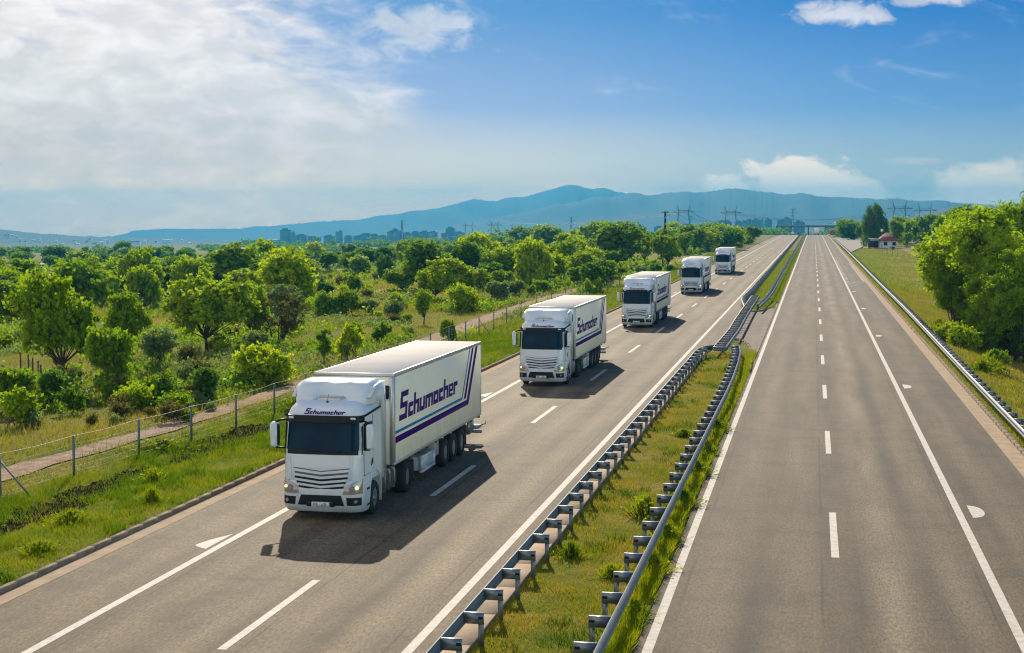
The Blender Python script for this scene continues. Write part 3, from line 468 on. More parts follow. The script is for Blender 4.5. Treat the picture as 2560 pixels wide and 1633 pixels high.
# kind, x, y, height, crown width, belt
BELTS=[('mid', -81.8, 205.0, 5.0, 6.6, 0), ('mid', -82.2, 198.6, 3.5, 5.0, 0), ('mid', -120.9, 251.3, 3.9, 4.4, 0), ('mid', -91.5, 239.6, 3.2, 3.5, 0), ('mid', -103.5, 278.8, 5.8, 5.8, 0), ('mid', -94.5, 262.6, 2.7, 3.1, 0), ('mid', -74.4, 215.1, 4.8, 5.2, 0), ('mid', -80.4, 233.0, 2.4, 2.7, 0), ('mid', -91.4, 205.0, 4.6, 5.3, 0), ('mid', -92.4, 205.8, 3.7, 4.6, 0), ('mid', -132.8, 282.2, 4.5, 6.4, 0), ('mid', -106.4, 214.2, 2.9, 3.5, 0), ('mid', -82.6, 214.2, 6.6, 7.5, 0), ('mid', -84.4, 229.3, 3.8, 5.2, 0), ('mid', -104.5, 216.8, 3.5, 4.3, 0), ('mid', -88.0, 256.4, 3.1, 3.6, 0), ('mid', -75.9, 215.9, 2.8, 3.9, 0), ('mid', -82.3, 206.7, 4.0, 4.1, 0), ('mid', -73.5, 215.1, 4.2, 4.9, 0), ('mid', -103.1, 224.7, 3.7, 3.8, 0), ('mid', -83.7, 199.4, 2.6, 3.4, 0), ('mid', -106.5, 285.6, 5.3, 7.6, 0), ('mid', -112.6, 249.3, 5.4, 6.6, 0), ('mid', -88.3, 210.0, 3.7, 5.4, 0), ('mid', -100.6, 209.1, 5.6, 8.2, 0), ('mid', -96.5, 267.9, 4.4, 6.3, 0), ('mid', -91.5, 207.5, 4.9, 5.0, 0), ('mid', -105.6, 234.8, 4.0, 5.6, 0), ('mid', -100.3, 258.4, 5.3, 7.5, 0), ('mid', -87.0, 205.8, 3.4, 4.9, 0), ('mid', -138.5, 350.0, 4.4, 6.2, 0), ('mid', -145.8, 339.0, 3.3, 4.8, 0), ('mid', -133.9, 380.6, 6.0, 8.2, 0), ('mid', -138.8, 391.4, 5.2, 6.1, 0), ('mid', -131.4, 328.4, 4.1, 5.1, 0), ('mid', -140.3, 371.6, 6.6, 6.9, 0), ('mid', -164.5, 386.8, 4.0, 5.3, 0), ('mid', -103.7, 298.4, 2.7, 3.0, 0), ('mid', -234.9, 507.4, 3.1, 3.9, 0), ('mid', -242.1, 505.4, 4.5, 5.2, 0), ('mid', -198.8, 443.0, 3.2, 4.6, 0), ('mid', -191.1, 466.6, 4.2, 4.7, 0), ('mid', -230.4, 525.9, 4.5, 5.1, 0), ('mid', -187.9, 400.9, 3.4, 4.3, 0), ('mid', -151.6, 345.9, 4.4, 5.4, 0), ('mid', -206.3, 515.6, 4.3, 5.0, 0), ('mid', -133.9, 383.7, 4.0, 5.7, 0), ('mid', -131.9, 368.7, 3.5, 3.8, 0), ('mid', -165.7, 340.4, 3.0, 3.6, 0), ('mid', -186.9, 396.1, 3.2, 4.4, 0), ('mid', -130.1, 229.3, 2.4, 2.8, 0), ('mid', -151.0, 274.4, 4.6, 7.1, 0), ('mid', -106.9, 200.2, 3.1, 4.4, 0), ('mid', -125.7, 229.3, 3.5, 3.7, 0), ('mid', -117.7, 215.9, 5.4, 5.6, 0), ('mid', -114.4, 215.1, 2.2, 2.3, 0), ('mid', -124.4, 240.5, 3.9, 5.4, 0), ('mid', -102.5, 200.2, 3.8, 4.3, 0), ('mid', -111.6, 203.4, 3.1, 4.5, 0), ('mid', -115.8, 218.5, 2.6, 3.4, 0), ('mid', -114.5, 386.8, 5.2, 7.0, 1), ('mid', -151.6, 556.2, 2.8, 3.8, 1), ('mid', -122.6, 357.1, 5.5, 7.1, 1), ('mid', -215.6, 644.7, 3.3, 4.7, 1), ('mid', -174.0, 521.8, 6.7, 9.1, 1), ('mid', -174.1, 565.1, 5.9, 6.5, 1), ('mid', -199.9, 642.1, 3.6, 4.5, 1), ('mid', -186.5, 644.7, 3.1, 4.1, 1), ('mid', -102.3, 391.4, 2.5, 3.4, 1), ('mid', -128.5, 451.9, 3.8, 4.4, 1), ('mid', -144.2, 487.5, 3.5, 5.1, 1), ('mid', -100.0, 373.1, 5.3, 5.6, 1), ('mid', -119.3, 379.1, 3.6, 4.8, 1), ('mid', -99.8, 308.1, 4.5, 4.7, 1), ('mid', -163.5, 583.5, 3.8, 5.5, 1), ('mid', -154.6, 556.2, 3.7, 4.1, 1), ('mid', -124.6, 430.8, 4.0, 5.6, 1), ('mid', -110.7, 404.1, 4.2, 6.1, 1), ('mid', -93.3, 304.4, 4.5, 5.2, 1), ('mid', -227.2, 690.0, 4.5, 5.1, 1), ('mid', -86.0, 285.6, 4.1, 5.3, 1), ('mid', -87.2, 328.4, 3.1, 3.5, 1), ('mid', -102.9, 261.5, 4.8, 5.0, 0), ('mid', -109.7, 236.7, 2.7, 2.7, 0), ('mid', -72.0, 205.0, 3.8, 4.9, 0), ('mid', -76.2, 195.4, 7.3, 9.4, 0), ('mid', -83.1, 181.9, 6.7, 7.0, 0), ('mid', -125.8, 249.3, 3.7, 4.2, 0), ('mid', -93.3, 205.8, 4.2, 5.0, 0), ('mid', -87.7, 235.8, 5.0, 6.3, 0), ('mid', -84.2, 221.2, 4.7, 5.4, 0), ('mid', -100.7, 201.0, 5.1, 7.2, 0), ('mid', -87.0, 227.4, 6.9, 8.2, 0), ('mid', -68.7, 176.9, 3.3, 3.6, 0), ('mid', -99.3, 227.4, 4.5, 6.5, 0), ('mid', -97.4, 204.2, 3.2, 4.4, 0), ('mid', -92.9, 251.3, 7.5, 7.4, 0), ('mid', -67.5, 177.6, 3.9, 4.8, 0), ('mid', -82.0, 185.5, 4.5, 5.8, 0), ('mid', -51.5, 146.0, 6.1, 7.3, 0), ('mid', -81.8, 220.3, 5.6, 6.9, 0), ('mid', -74.9, 176.2, 5.5, 5.9, 0), ('mid', -91.4, 183.3, 4.5, 5.0, 0), ('mid', -118.5, 267.9, 4.6, 4.4, 0), ('mid', -72.5, 158.2, 4.8, 4.9, 0), ('mid', -63.8, 164.6, 4.4, 5.2, 0), ('mid', -84.7, 172.7, 4.2, 4.3, 0), ('mid', -84.4, 182.6, 5.3, 7.0, 0), ('mid', -113.4, 276.6, 4.5, 5.1, 0), ('mid', -53.5, 149.6, 4.3, 4.4, 0), ('mid', -106.3, 224.7, 2.7, 3.6, 0), ('mid', -99.7, 202.6, 3.3, 4.4, 0), ('mid', -89.9, 208.3, 3.0, 3.6, 0), ('mid', -89.2, 206.7, 5.4, 6.4, 0), ('mid', -120.8, 286.7, 3.8, 3.8, 0), ('mid', -85.1, 252.3, 4.2, 4.8, 0), ('low', -50.7, 95.6, 0.6, 1.3, 9), ('low', -38.3, 89.7, 1.2, 2.4, 9), ('low', -32.9, 79.0, 1.1, 2.2, 9), ('low', -53.6, 111.8, 0.9, 1.8, 9), ('low', -40.3, 99.1, 1.2, 2.1, 9), ('low', -50.7, 107.4, 0.5, 0.9, 9), ('low', -46.6, 100.7, 0.6, 1.1, 9), ('low', -39.7, 83.5, 0.8, 1.8, 9), ('low', -29.0, 68.7, 1.1, 1.7, 9), ('low', -33.4, 67.6, 0.4, 0.7, 9), ('low', -60.8, 109.5, 0.8, 1.5, 9), ('low', -44.1, 111.8, 0.9, 1.7, 9), ('low', -30.4, 67.8, 1.2, 2.3, 9), ('low', -39.5, 84.5, 0.8, 1.4, 9), ('low', -37.3, 87.3, 1.1, 1.7, 9), ('low', -31.2, 69.2, 1.1, 1.8, 9), ('low', -29.1, 69.8, 0.8, 1.6, 9), ('low', -49.7, 93.8, 0.6, 0.8, 9), ('low', -49.9, 101.1, 1.1, 2.2, 9), ('low', -30.8, 75.0, 0.9, 1.7, 9), ('low', -45.9, 87.6, 0.6, 0.9, 9), ('low', -60.5, 107.4, 0.7, 1.2, 9), ('low', -54.7, 107.4, 0.8, 1.2, 9), ('low', -34.3, 71.2, 1.1, 2.1, 9), ('low', -39.1, 97.2, 0.9, 1.9, 9), ('low', -43.7, 76.8, 0.6, 1.1, 9), ('mid', -50.4, 207.5, 3.8, 4.6, 3), ('mid', -26.0, 181.2, 3.7, 3.8, 3), ('mid', -42.7, 272.2, 5.8, 7.4, 3), ('mid', -26.8, 197.0, 3.8, 4.0, 3), ('mid', -54.7, 226.5, 4.0, 4.2, 3), ('mid', -43.8, 205.0, 5.0, 5.0, 3), ('mid', -59.0, 244.4, 4.0, 4.2, 3), ('mid', -52.1, 236.7, 5.4, 5.0, 3), ('mid', -38.0, 184.8, 2.9, 3.1, 3), ('mid', -48.7, 215.1, 2.9, 3.3, 3), ('mid', -58.6, 289.0, 4.0, 3.7, 3), ('mid', -42.0, 197.8, 3.4, 4.2, 3), ('mid', -59.5, 234.8, 4.1, 3.7, 3), ('mid', -42.1, 184.1, 3.4, 4.4, 3), ('mid', -35.2, 192.3, 6.2, 5.9, 3), ('mid', -36.7, 226.5, 5.7, 6.7, 3), ('low', -52.6, 173.4, 0.5, 1.1, 9), ('low', -38.2, 137.0, 1.5, 3.1, 9), ('low', -54.4, 148.4, 1.0, 2.1, 9), ('low', -55.3, 146.0, 1.1, 1.7, 9), ('low', -61.6, 181.2, 0.9, 1.3, 9), ('low', -51.3, 172.7, 1.1, 2.1, 9), ('low', -38.5, 133.2, 0.7, 1.1, 9), ('low', -29.3, 110.0, 0.8, 1.4, 9), ('low', -42.2, 119.6, 0.6, 1.0, 9), ('low', -30.1, 111.8, 0.7, 1.3, 9), ('low', -48.6, 143.7, 0.7, 1.4, 9), ('low', -67.8, 183.3, 0.4, 0.8, 9), ('low', -51.7, 175.5, 1.1, 2.2, 9), ('low', -53.6, 150.2, 1.2, 2.0, 9), ('low', -61.3, 179.0, 0.8, 1.2, 9), ('low', -34.3, 128.0, 0.8, 1.7, 9), ('low', -37.5, 145.4, 0.5, 1.0, 9), ('low', -61.6, 161.3, 1.3, 2.3, 9), ('low', -39.4, 140.9, 0.6, 1.1, 9), ('low', -48.9, 156.3, 1.1, 1.7, 9), ('low', -56.4, 164.6, 1.1, 1.9, 9), ('low', -62.8, 169.9, 1.0, 1.6, 9), ('low', -43.3, 118.2, 0.9, 1.9, 9), ('low', -35.2, 127.0, 0.8, 1.6, 9), ('low', -70.5, 181.9, 1.2, 1.7, 9), ('low', -51.0, 164.6, 1.1, 2.0, 9), ('low', -31.0, 64.7, 0.9, 1.3, 9), ('low', -38.8, 69.5, 0.8, 1.7, 9), ('low', -26.8, 65.5, 0.5, 0.9, 9), ('low', -42.8, 82.5, 0.7, 1.3, 9), ('low', -41.2, 75.9, 0.4, 0.8, 9), ('low', -32.1, 59.0, 0.8, 1.6, 9), ('low', -42.1, 78.0, 0.6, 1.3, 9), ('low', -41.8, 81.9, 0.7, 1.3, 9), ('low', -28.4, 67.8, 0.7, 1.4, 9), ('low', -41.0, 79.0, 0.6, 1.0, 9), ('low', -30.6, 66.0, 1.2, 2.4, 9), ('low', -40.6, 79.3, 0.8, 1.3, 9), ('low', -29.9, 68.1, 0.5, 0.8, 9), ('low', -26.3, 61.7, 0.6, 1.0, 9), ('low', -34.1, 80.6, 0.8, 1.7, 9), ('low', -26.8, 61.4, 0.9, 1.6, 9), ('low', -43.3, 81.5, 0.5, 1.1, 9), ('low', -37.1, 72.0, 0.4, 0.8, 9), ('low', -37.4, 67.8, 0.5, 0.9, 9), ('low', -40.4, 73.5, 0.5, 0.8, 9), ('low', -29.3, 60.7, 0.5, 0.8, 9), ('low', -29.6, 68.4, 0.7, 1.5, 9), ('low', -34.4, 70.1, 1.0, 1.6, 9), ('low', -35.6, 65.7, 0.7, 1.4, 9), ('low', -41.7, 76.2, 0.6, 1.0, 9), ('low', -39.7, 75.0, 0.7, 1.3, 9), ('low', -32.9, 77.4, 1.1, 2.0, 9), ('low', -38.0, 72.0, 0.4, 0.6, 9), ('low', -37.8, 66.8, 0.7, 1.6, 9), ('low', -37.9, 72.6, 1.2, 2.0, 9), ('low', -29.7, 59.5, 0.6, 0.8, 9), ('low', -37.7, 77.4, 0.8, 1.5, 9), ('low', -28.1, 65.5, 0.7, 1.1, 9), ('low', -28.7, 63.1, 0.5, 0.7, 9), ('low', -27.8, 63.7, 1.1, 2.1, 9), ('low', -38.4, 78.6, 0.6, 1.0, 9), ('low', -28.4, 66.0, 0.5, 0.9, 9), ('low', -31.8, 76.5, 0.8, 1.6, 9), ('low', -34.0, 67.0, 0.8, 1.4, 9), ('low', -29.9, 62.6, 0.8, 1.4, 9), ('mid', -100.9, 177.6, 5.9, 6.2, 0), ('mid', -79.8, 143.7, 4.5, 5.5, 0), ('mid', -84.8, 149.6, 5.2, 6.5, 0), ('mid', -73.6, 143.7, 6.2, 8.5, 0), ('mid', -95.9, 195.4, 2.9, 3.5, 0), ('mid', -99.4, 199.4, 5.7, 5.7, 0), ('mid', -79.9, 144.3, 3.2, 4.5, 0), ('mid', -100.5, 195.4, 3.9, 5.6, 0), ('mid', -92.2, 168.6, 4.3, 4.7, 0), ('mid', -110.1, 196.2, 4.6, 6.4, 0), ('mid', -76.6, 146.0, 3.6, 4.0, 0), ('mid', -86.1, 156.9, 6.4, 7.8, 0), ('mid', -90.3, 179.7, 3.5, 4.8, 0), ('mid', -103.9, 200.2, 3.4, 4.4, 0), ('low', -64.6, 206.7, 2.0, 3.1, 2), ('low', -96.2, 260.5, 1.6, 2.2, 2), ('low', -62.8, 204.2, 1.7, 2.3, 2), ('low', -79.7, 243.4, 1.2, 1.4, 2), ('low', -64.1, 183.3, 1.0, 1.0, 2), ('low', -70.6, 222.9, 1.0, 1.2, 2), ('low', -53.6, 179.7, 1.1, 1.7, 2), ('low', -53.1, 179.7, 1.5, 1.5, 2), ('low', -68.9, 209.1, 2.1, 2.5, 2), ('low', -87.7, 261.5, 1.6, 2.4, 2), ('low', -82.7, 256.4, 1.1, 1.4, 2), ('low', -70.7, 243.4, 1.6, 1.8, 2), ('low', -63.1, 181.9, 2.2, 3.4, 2), ('low', -53.5, 171.3, 1.6, 1.8, 2), ('low', -60.6, 201.0, 1.6, 2.2, 2), ('low', -65.0, 193.9, 1.6, 1.7, 2), ('mid', -126.1, 459.2, 3.0, 3.9, 3), ('mid', -77.0, 415.6, 3.1, 3.9, 3), ('mid', -50.7, 273.3, 3.0, 3.9, 3), ('mid', -71.5, 302.0, 2.4, 3.3, 3), ('mid', -45.4, 232.0, 3.9, 5.2, 3), ('mid', -54.4, 380.6, 4.4, 4.6, 3), ('mid', -84.5, 400.9, 5.4, 8.0, 3), ('mid', -56.1, 256.4, 7.0, 9.6, 3), ('mid', -50.9, 313.0, 5.0, 6.0, 3), ('mid', -40.6, 314.3, 3.4, 4.9, 3), ('mid', -90.8, 459.2, 5.3, 5.8, 3), ('mid', -61.5, 284.4, 3.7, 5.4, 3), ('mid', -53.5, 347.2, 2.9, 4.1, 3), ('mid', -160.7, 567.4, 2.4, 2.5, 3), ('mid', -60.4, 244.4, 4.4, 4.4, 3), ('mid', -43.4, 259.5, 2.5, 2.9, 3), ('mid', -172.6, 629.4, 4.8, 6.6, 3), ('mid', -121.2, 501.3, 5.0, 5.4, 3), ('mid', -50.3, 306.8, 2.4, 3.4, 3), ('mid', -42.6, 262.6, 4.6, 6.1, 3), ('mid', -100.7, 374.6, 6.1, 6.6, 3), ('mid', -37.8, 235.8, 4.1, 5.1, 3), ('mid', -37.2, 257.4, 4.0, 4.7, 3), ('mid', -111.8, 466.6, 4.5, 4.8, 3), ('mid', -100.2, 352.8, 4.9, 5.6, 3), ('mid', -119.6, 485.6, 4.1, 5.9, 3), ('mid', -75.9, 290.1, 3.8, 5.1, 3), ('mid', -49.6, 306.8, 5.3, 6.0, 3), ('mid', -54.1, 293.6, 5.2, 7.1, 3), ('mid', -77.6, 343.1, 3.9, 3.9, 3), ('mid', -138.5, 538.7, 4.4, 6.2, 3), ('mid', -65.0, 355.7, 3.8, 4.2, 3), ('mid', -69.8, 260.5, 2.9, 3.7, 3), ('mid', -74.1, 294.8, 3.4, 3.5, 3), ('mid', -64.9, 287.8, 6.0, 6.7, 3), ('mid', -60.8, 256.4, 3.7, 4.5, 3), ('mid', -37.9, 311.8, 5.4, 5.5, 3), ('mid', -37.5, 313.0, 4.7, 5.3, 3), ('mid', -86.5, 432.5, 4.3, 5.8, 3), ('mid', -33.9, 260.5, 3.5, 4.5, 3), ('mid', -41.5, 271.1, 3.4, 4.3, 3), ('mid', -53.5, 272.2, 4.3, 5.3, 3), ('far', -198.7, 427.4, 3.4, 4.5, 4), ('far', -212.7, 497.4, 5.3, 7.3, 4), ('far', -246.1, 513.5, 4.0, 7.3, 4), ('far', -325.6, 585.8, 4.4, 6.6, 4), ('far', -227.4, 530.2, 4.8, 8.4, 4), ('far', -210.5, 534.4, 5.2, 7.8, 4), ('far', -220.2, 513.5, 2.8, 3.9, 4), ('far', -244.5, 609.7, 3.3, 5.2, 4), ('far', -311.4, 560.6, 5.4, 7.7, 4), ('far', -386.7, 771.6, 5.4, 8.0, 4), ('far', -186.4, 434.2, 4.2, 5.6, 4), ('far', -295.8, 634.5, 3.7, 5.1, 4), ('far', -294.0, 690.0, 5.1, 9.6, 4), ('far', -325.2, 617.0, 4.5, 6.9, 4), ('far', -371.5, 655.1, 6.5, 8.6, 4), ('far', -344.8, 626.9, 6.8, 11.8, 4), ('far', -267.0, 588.1, 5.4, 7.3, 4), ('far', -266.0, 543.0, 4.4, 5.9, 4), ('far', -339.7, 718.1, 8.1, 13.4, 4), ('far', -244.2, 540.8, 6.2, 10.6, 4), ('far', -260.4, 540.8, 3.2, 4.3, 4), ('far', -376.4, 762.4, 4.0, 7.4, 4), ('far', -249.9, 617.0, 3.9, 5.1, 4), ('far', -251.5, 455.5, 5.4, 8.5, 4), ('far', -246.2, 551.8, 5.2, 7.4, 4), ('far', -214.1, 451.9, 4.4, 5.8, 4), ('far', -314.7, 665.6, 5.1, 8.2, 4), ('far', -288.4, 676.3, 5.4, 7.3, 4), ('far', -349.1, 723.8, 4.4, 8.0, 4), ('far', -189.7, 474.1, 4.2, 6.3, 4), ('far', -280.0, 547.4, 4.1, 7.5, 4), ('far', -289.5, 581.1, 3.9, 6.4, 4), ('far', -188.4, 436.0, 2.9, 5.1, 4), ('far', -225.8, 558.4, 5.3, 9.3, 4), ('far', -325.9, 665.6, 5.7, 7.4, 4), ('far', -168.3, 424.0, 4.1, 7.5, 4), ('far', -313.9, 614.5, 3.2, 5.7, 4), ('far', -367.4, 723.8, 3.7, 5.4, 4), ('far', -248.5, 543.0, 4.4, 6.2, 4), ('far', -213.7, 430.8, 4.7, 6.1, 4), ('far', -216.7, 511.5, 4.3, 5.5, 4), ('far', -265.0, 597.6, 5.8, 7.5, 4), ('far', -262.4, 588.1, 3.6, 6.2, 4), ('far', -228.2, 432.5, 4.5, 6.6, 4), ('far', -285.7, 647.3, 6.2, 10.4, 4), ('far', -205.0, 427.4, 5.0, 7.2, 4), ('far', -219.4, 432.5, 5.6, 10.0, 4), ('far', -249.6, 476.0, 7.5, 10.1, 4), ('far', -250.3, 507.4, 3.0, 4.8, 4), ('far', -274.1, 558.4, 4.9, 7.1, 4), ('far', -100.5, 567.4, 6.4, 10.0, 5), ('far', -520.7, 2143.9, 5.5, 7.6, 5), ('far', -238.2, 1032.6, 8.7, 11.0, 5), ('far', -104.2, 642.1, 4.4, 6.9, 5), ('far', -133.7, 701.1, 9.9, 17.2, 5), ('far', -394.9, 1514.9, 8.0, 12.0, 5), ('far', -459.1, 1557.8, 11.7, 15.0, 5), ('far', -109.0, 629.4, 8.2, 13.5, 5), ('far', -316.2, 1118.4, 7.1, 10.6, 5), ('far', -141.1, 765.4, 7.4, 13.2, 5), ('far', -596.1, 1667.2, 9.8, 16.9, 5), ('far', -517.4, 1527.0, 6.9, 9.6, 5), ('far', -108.6, 657.7, 4.4, 5.6, 5), ('far', -389.4, 1798.6, 11.7, 15.4, 5), ('far', -91.8, 602.4, 6.3, 9.8, 5), ('far', -450.7, 1327.9, 6.3, 8.8, 5), ('far', -891.7, 2350.1, 9.2, 12.9, 5), ('far', -658.0, 1849.5, 4.2, 5.2, 5), ('far', -976.4, 2515.1, 4.9, 7.2, 5), ('far', -553.6, 1502.8, 4.7, 7.8, 5), ('far', -273.8, 1127.4, 5.8, 9.8, 5), ('far', -294.0, 1096.3, 6.6, 10.3, 5), ('far', -108.3, 619.5, 9.4, 15.6, 5), ('far', -186.4, 887.3, 7.1, 10.5, 5), ('far', -446.0, 1333.2, 12.4, 16.3, 5), ('far', -186.6, 908.8, 6.7, 11.8, 5), ('far', -649.8, 1694.0, 12.2, 17.4, 5), ('far', -128.1, 750.3, 6.9, 12.4, 5), ('far', -397.9, 1343.9, 6.9, 11.5, 5), ('far', -173.3, 839.0, 11.5, 20.6, 5), ('far', -91.1, 595.2, 7.0, 12.2, 5), ('far', -100.1, 676.3, 5.5, 7.5, 5), ('far', -99.6, 569.7, 8.3, 13.8, 5), ('far', -521.4, 1502.8, 6.1, 9.8, 5), ('far', -671.8, 2101.5, 5.2, 8.5, 5), ('far', -158.3, 774.7, 7.3, 9.3, 5), ('far', -429.8, 1426.8, 8.8, 11.0, 5), ('far', -144.9, 698.3, 5.8, 10.5, 5), ('far', -71.8, 507.4, 7.7, 10.8, 5), ('far', -123.0, 676.3, 8.8, 11.9, 5), ('far', -237.5, 1178.0, 4.7, 8.2, 5), ('far', -303.5, 1226.0, 6.0, 9.5, 5), ('far', -85.0, 592.9, 4.9, 6.2, 5), ('far', -90.6, 617.0, 7.9, 11.3, 5), ('far', -477.4, 1756.0, 8.2, 13.3, 5), ('far', -936.6, 2545.4, 8.7, 13.8, 5), ('far', -98.5, 571.9, 8.4, 14.5, 5), ('far', -233.0, 1040.9, 4.2, 6.7, 5), ('far', -756.4, 2485.2, 7.2, 9.4, 5), ('far', -585.8, 1614.8, 7.4, 9.5, 5), ('far', -54.6, 462.9, 8.4, 11.5, 6), ('far', -29.3, 468.4, 7.5, 8.5, 6), ('far', -62.1, 505.4, 7.4, 11.5, 6), ('far', -39.4, 429.1, 6.5, 7.3, 6), ('far', -36.4, 578.8, 7.1, 11.9, 6), ('far', -23.1, 420.6, 5.9, 7.3, 6), ('far', -31.3, 547.4, 6.1, 10.2, 6), ('far', -23.1, 427.4, 6.7, 10.1, 6), ('far', -47.6, 540.8, 5.6, 8.5, 6), ('far', -46.7, 532.3, 5.1, 6.4, 6), ('far', -64.8, 464.7, 8.7, 13.9, 6), ('far', -48.3, 451.9, 5.5, 8.1, 6), ('far', -51.1, 545.2, 6.4, 10.1, 6), ('far', -45.7, 569.7, 5.2, 8.1, 6), ('far', -41.6, 595.2, 7.2, 8.4, 6), ('far', -23.2, 602.4, 4.8, 6.1, 6), ('far', -27.7, 485.6, 5.0, 6.0, 6), ('far', -29.2, 495.4, 5.0, 6.6, 6), ('far', -59.5, 476.0, 5.2, 6.9, 6), ('far', -56.3, 612.1, 4.5, 6.4, 6), ('far', -28.7, 474.1, 7.0, 9.1, 6), ('far', -51.6, 483.7, 5.0, 6.1, 6), ('far', -25.3, 644.7, 4.3, 6.1, 6), ('far', -41.8, 451.9, 4.6, 5.4, 6), ('far', -79.3, 576.5, 6.5, 9.5, 6), ('far', -45.3, 519.7, 4.8, 6.5, 6), ('far', -63.7, 470.3, 8.5, 10.5, 6), ('far', -29.6, 604.8, 4.9, 7.7, 6), ('far', -23.7, 497.4, 6.1, 7.0, 6), ('far', -59.2, 474.1, 5.9, 8.0, 6), ('far', -54.8, 459.2, 5.5, 8.5, 6), ('far', -37.7, 477.9, 5.6, 8.7, 6), ('far', -62.7, 509.4, 6.0, 8.6, 6), ('far', -70.6, 622.0, 5.1, 8.3, 6), ('mid', -40.3, 470.3, 3.6, 4.9, 6), ('mid', -23.1, 472.2, 4.4, 6.3, 6), ('mid', -42.0, 534.4, 5.4, 8.0, 6), ('mid', -37.7, 565.1, 4.9, 6.6, 6), ('mid', -37.1, 461.0, 4.4, 5.7, 6), ('mid', -35.9, 448.3, 7.5, 10.2, 6), ('mid', -24.0, 517.6, 3.3, 4.2, 6), ('mid', -24.7, 459.2, 4.6, 6.6, 6), ('mid', -34.0, 446.5, 4.0, 6.2, 6), ('mid', -41.2, 483.7, 4.4, 4.6, 6), ('mid', -35.6, 543.0, 3.8, 5.1, 6), ('mid', -25.5, 551.8, 5.2, 5.9, 6), ('mid', -27.6, 413.9, 6.4, 7.5, 6), ('mid', -30.2, 501.3, 4.6, 6.5, 6), ('mid', -24.9, 429.1, 6.9, 9.6, 6), ('mid', -41.6, 532.3, 3.7, 4.4, 6), ('mid', -24.0, 457.4, 6.5, 7.6, 6), ('mid', -32.6, 455.5, 4.2, 5.1, 6), ('mid', -52.3, 536.5, 4.9, 7.3, 6), ('mid', -49.4, 558.4, 7.6, 9.2, 6), ('mid', -38.1, 425.7, 4.9, 6.8, 6), ('mid', -24.0, 462.9, 3.4, 4.9, 6), ('far', 18.2, 665.6, 7.1, 11.2, 7), ('far', 23.9, 849.2, 8.3, 13.5, 7), ('far', 13.9, 676.3, 8.6, 14.2, 7), ('far', 17.6, 665.6, 4.6, 5.2, 7), ('far', 13.8, 744.3, 5.7, 7.2, 7), ('far', 14.0, 771.6, 4.6, 6.4, 7), ('far', 20.3, 790.3, 5.5, 8.7, 7), ('far', 18.3, 732.6, 4.7, 6.4, 7), ('far', 15.3, 753.3, 7.2, 10.5, 7), ('far', 13.6, 622.0, 7.5, 8.9, 7), ('far', 17.6, 649.9, 4.3, 6.2, 7), ('far', 20.0, 644.7, 6.6, 9.4, 7), ('far', 26.0, 845.8, 4.6, 7.1, 7), ('far', 14.0, 712.4, 4.7, 6.0, 7), ('far', 15.2, 862.8, 5.3, 6.1, 7), ('far', 15.3, 624.4, 3.6, 4.6, 7), ('far', 14.7, 729.6, 5.4, 6.7, 7), ('far', 14.0, 690.0, 4.7, 5.4, 7), ('far', 14.0, 829.1, 3.6, 4.3, 7), ('far', 17.5, 665.6, 4.4, 5.0, 7), ('far', 16.1, 819.2, 5.2, 7.3, 7), ('far', 19.9, 762.4, 7.7, 9.5, 7), ('far', 19.4, 799.8, 7.9, 10.5, 7), ('far', 13.5, 703.9, 5.3, 7.5, 7), ('mid', 38.8, 551.8, 4.6, 4.5, 8), ('mid', 37.4, 567.4, 5.4, 6.0, 8), ('mid', 40.3, 588.1, 7.2, 8.9, 8), ('mid', 45.0, 581.1, 6.2, 8.4, 8), ('mid', 56.1, 556.2, 4.8, 6.2, 8), ('mid', 61.5, 569.7, 5.7, 6.0, 8), ('mid', 66.9, 578.8, 6.7, 8.7, 8), ('mid', 74.1, 590.5, 5.1, 5.4, 8), ('mid', 37.9, 614.5, 5.4, 7.4, 8), ('mid', 52.7, 556.2, 7.0, 7.6, 8), ('mid', 57.3, 578.8, 4.3, 5.0, 8), ('mid', 77.3, 647.3, 7.4, 8.7, 8), ('mid', 53.4, 554.0, 8.3, 11.0, 8), ('mid', 73.2, 622.0, 6.5, 8.9, 8), ('mid', 34.6, 619.5, 6.0, 8.5, 8), ('mid', 39.4, 622.0, 4.3, 5.2, 8), ('mid', 64.6, 612.1, 7.6, 9.1, 8), ('mid', 38.3, 532.3, 5.6, 6.0, 8), ('mid', 31.3, 560.6, 8.7, 10.2, 8), ('mid', 63.8, 604.8, 9.6, 11.8, 8), ('mid', 29.6, 534.4, 7.5, 8.2, 8), ('mid', 52.9, 549.6, 6.5, 7.5, 8), ('mid', 66.4, 624.4, 4.9, 6.5, 8), ('mid', 56.5, 639.6, 5.5, 6.5, 8), ('mid', 68.5, 634.5, 6.6, 9.5, 8), ('mid', 49.7, 569.7, 10.6, 10.6, 8)]
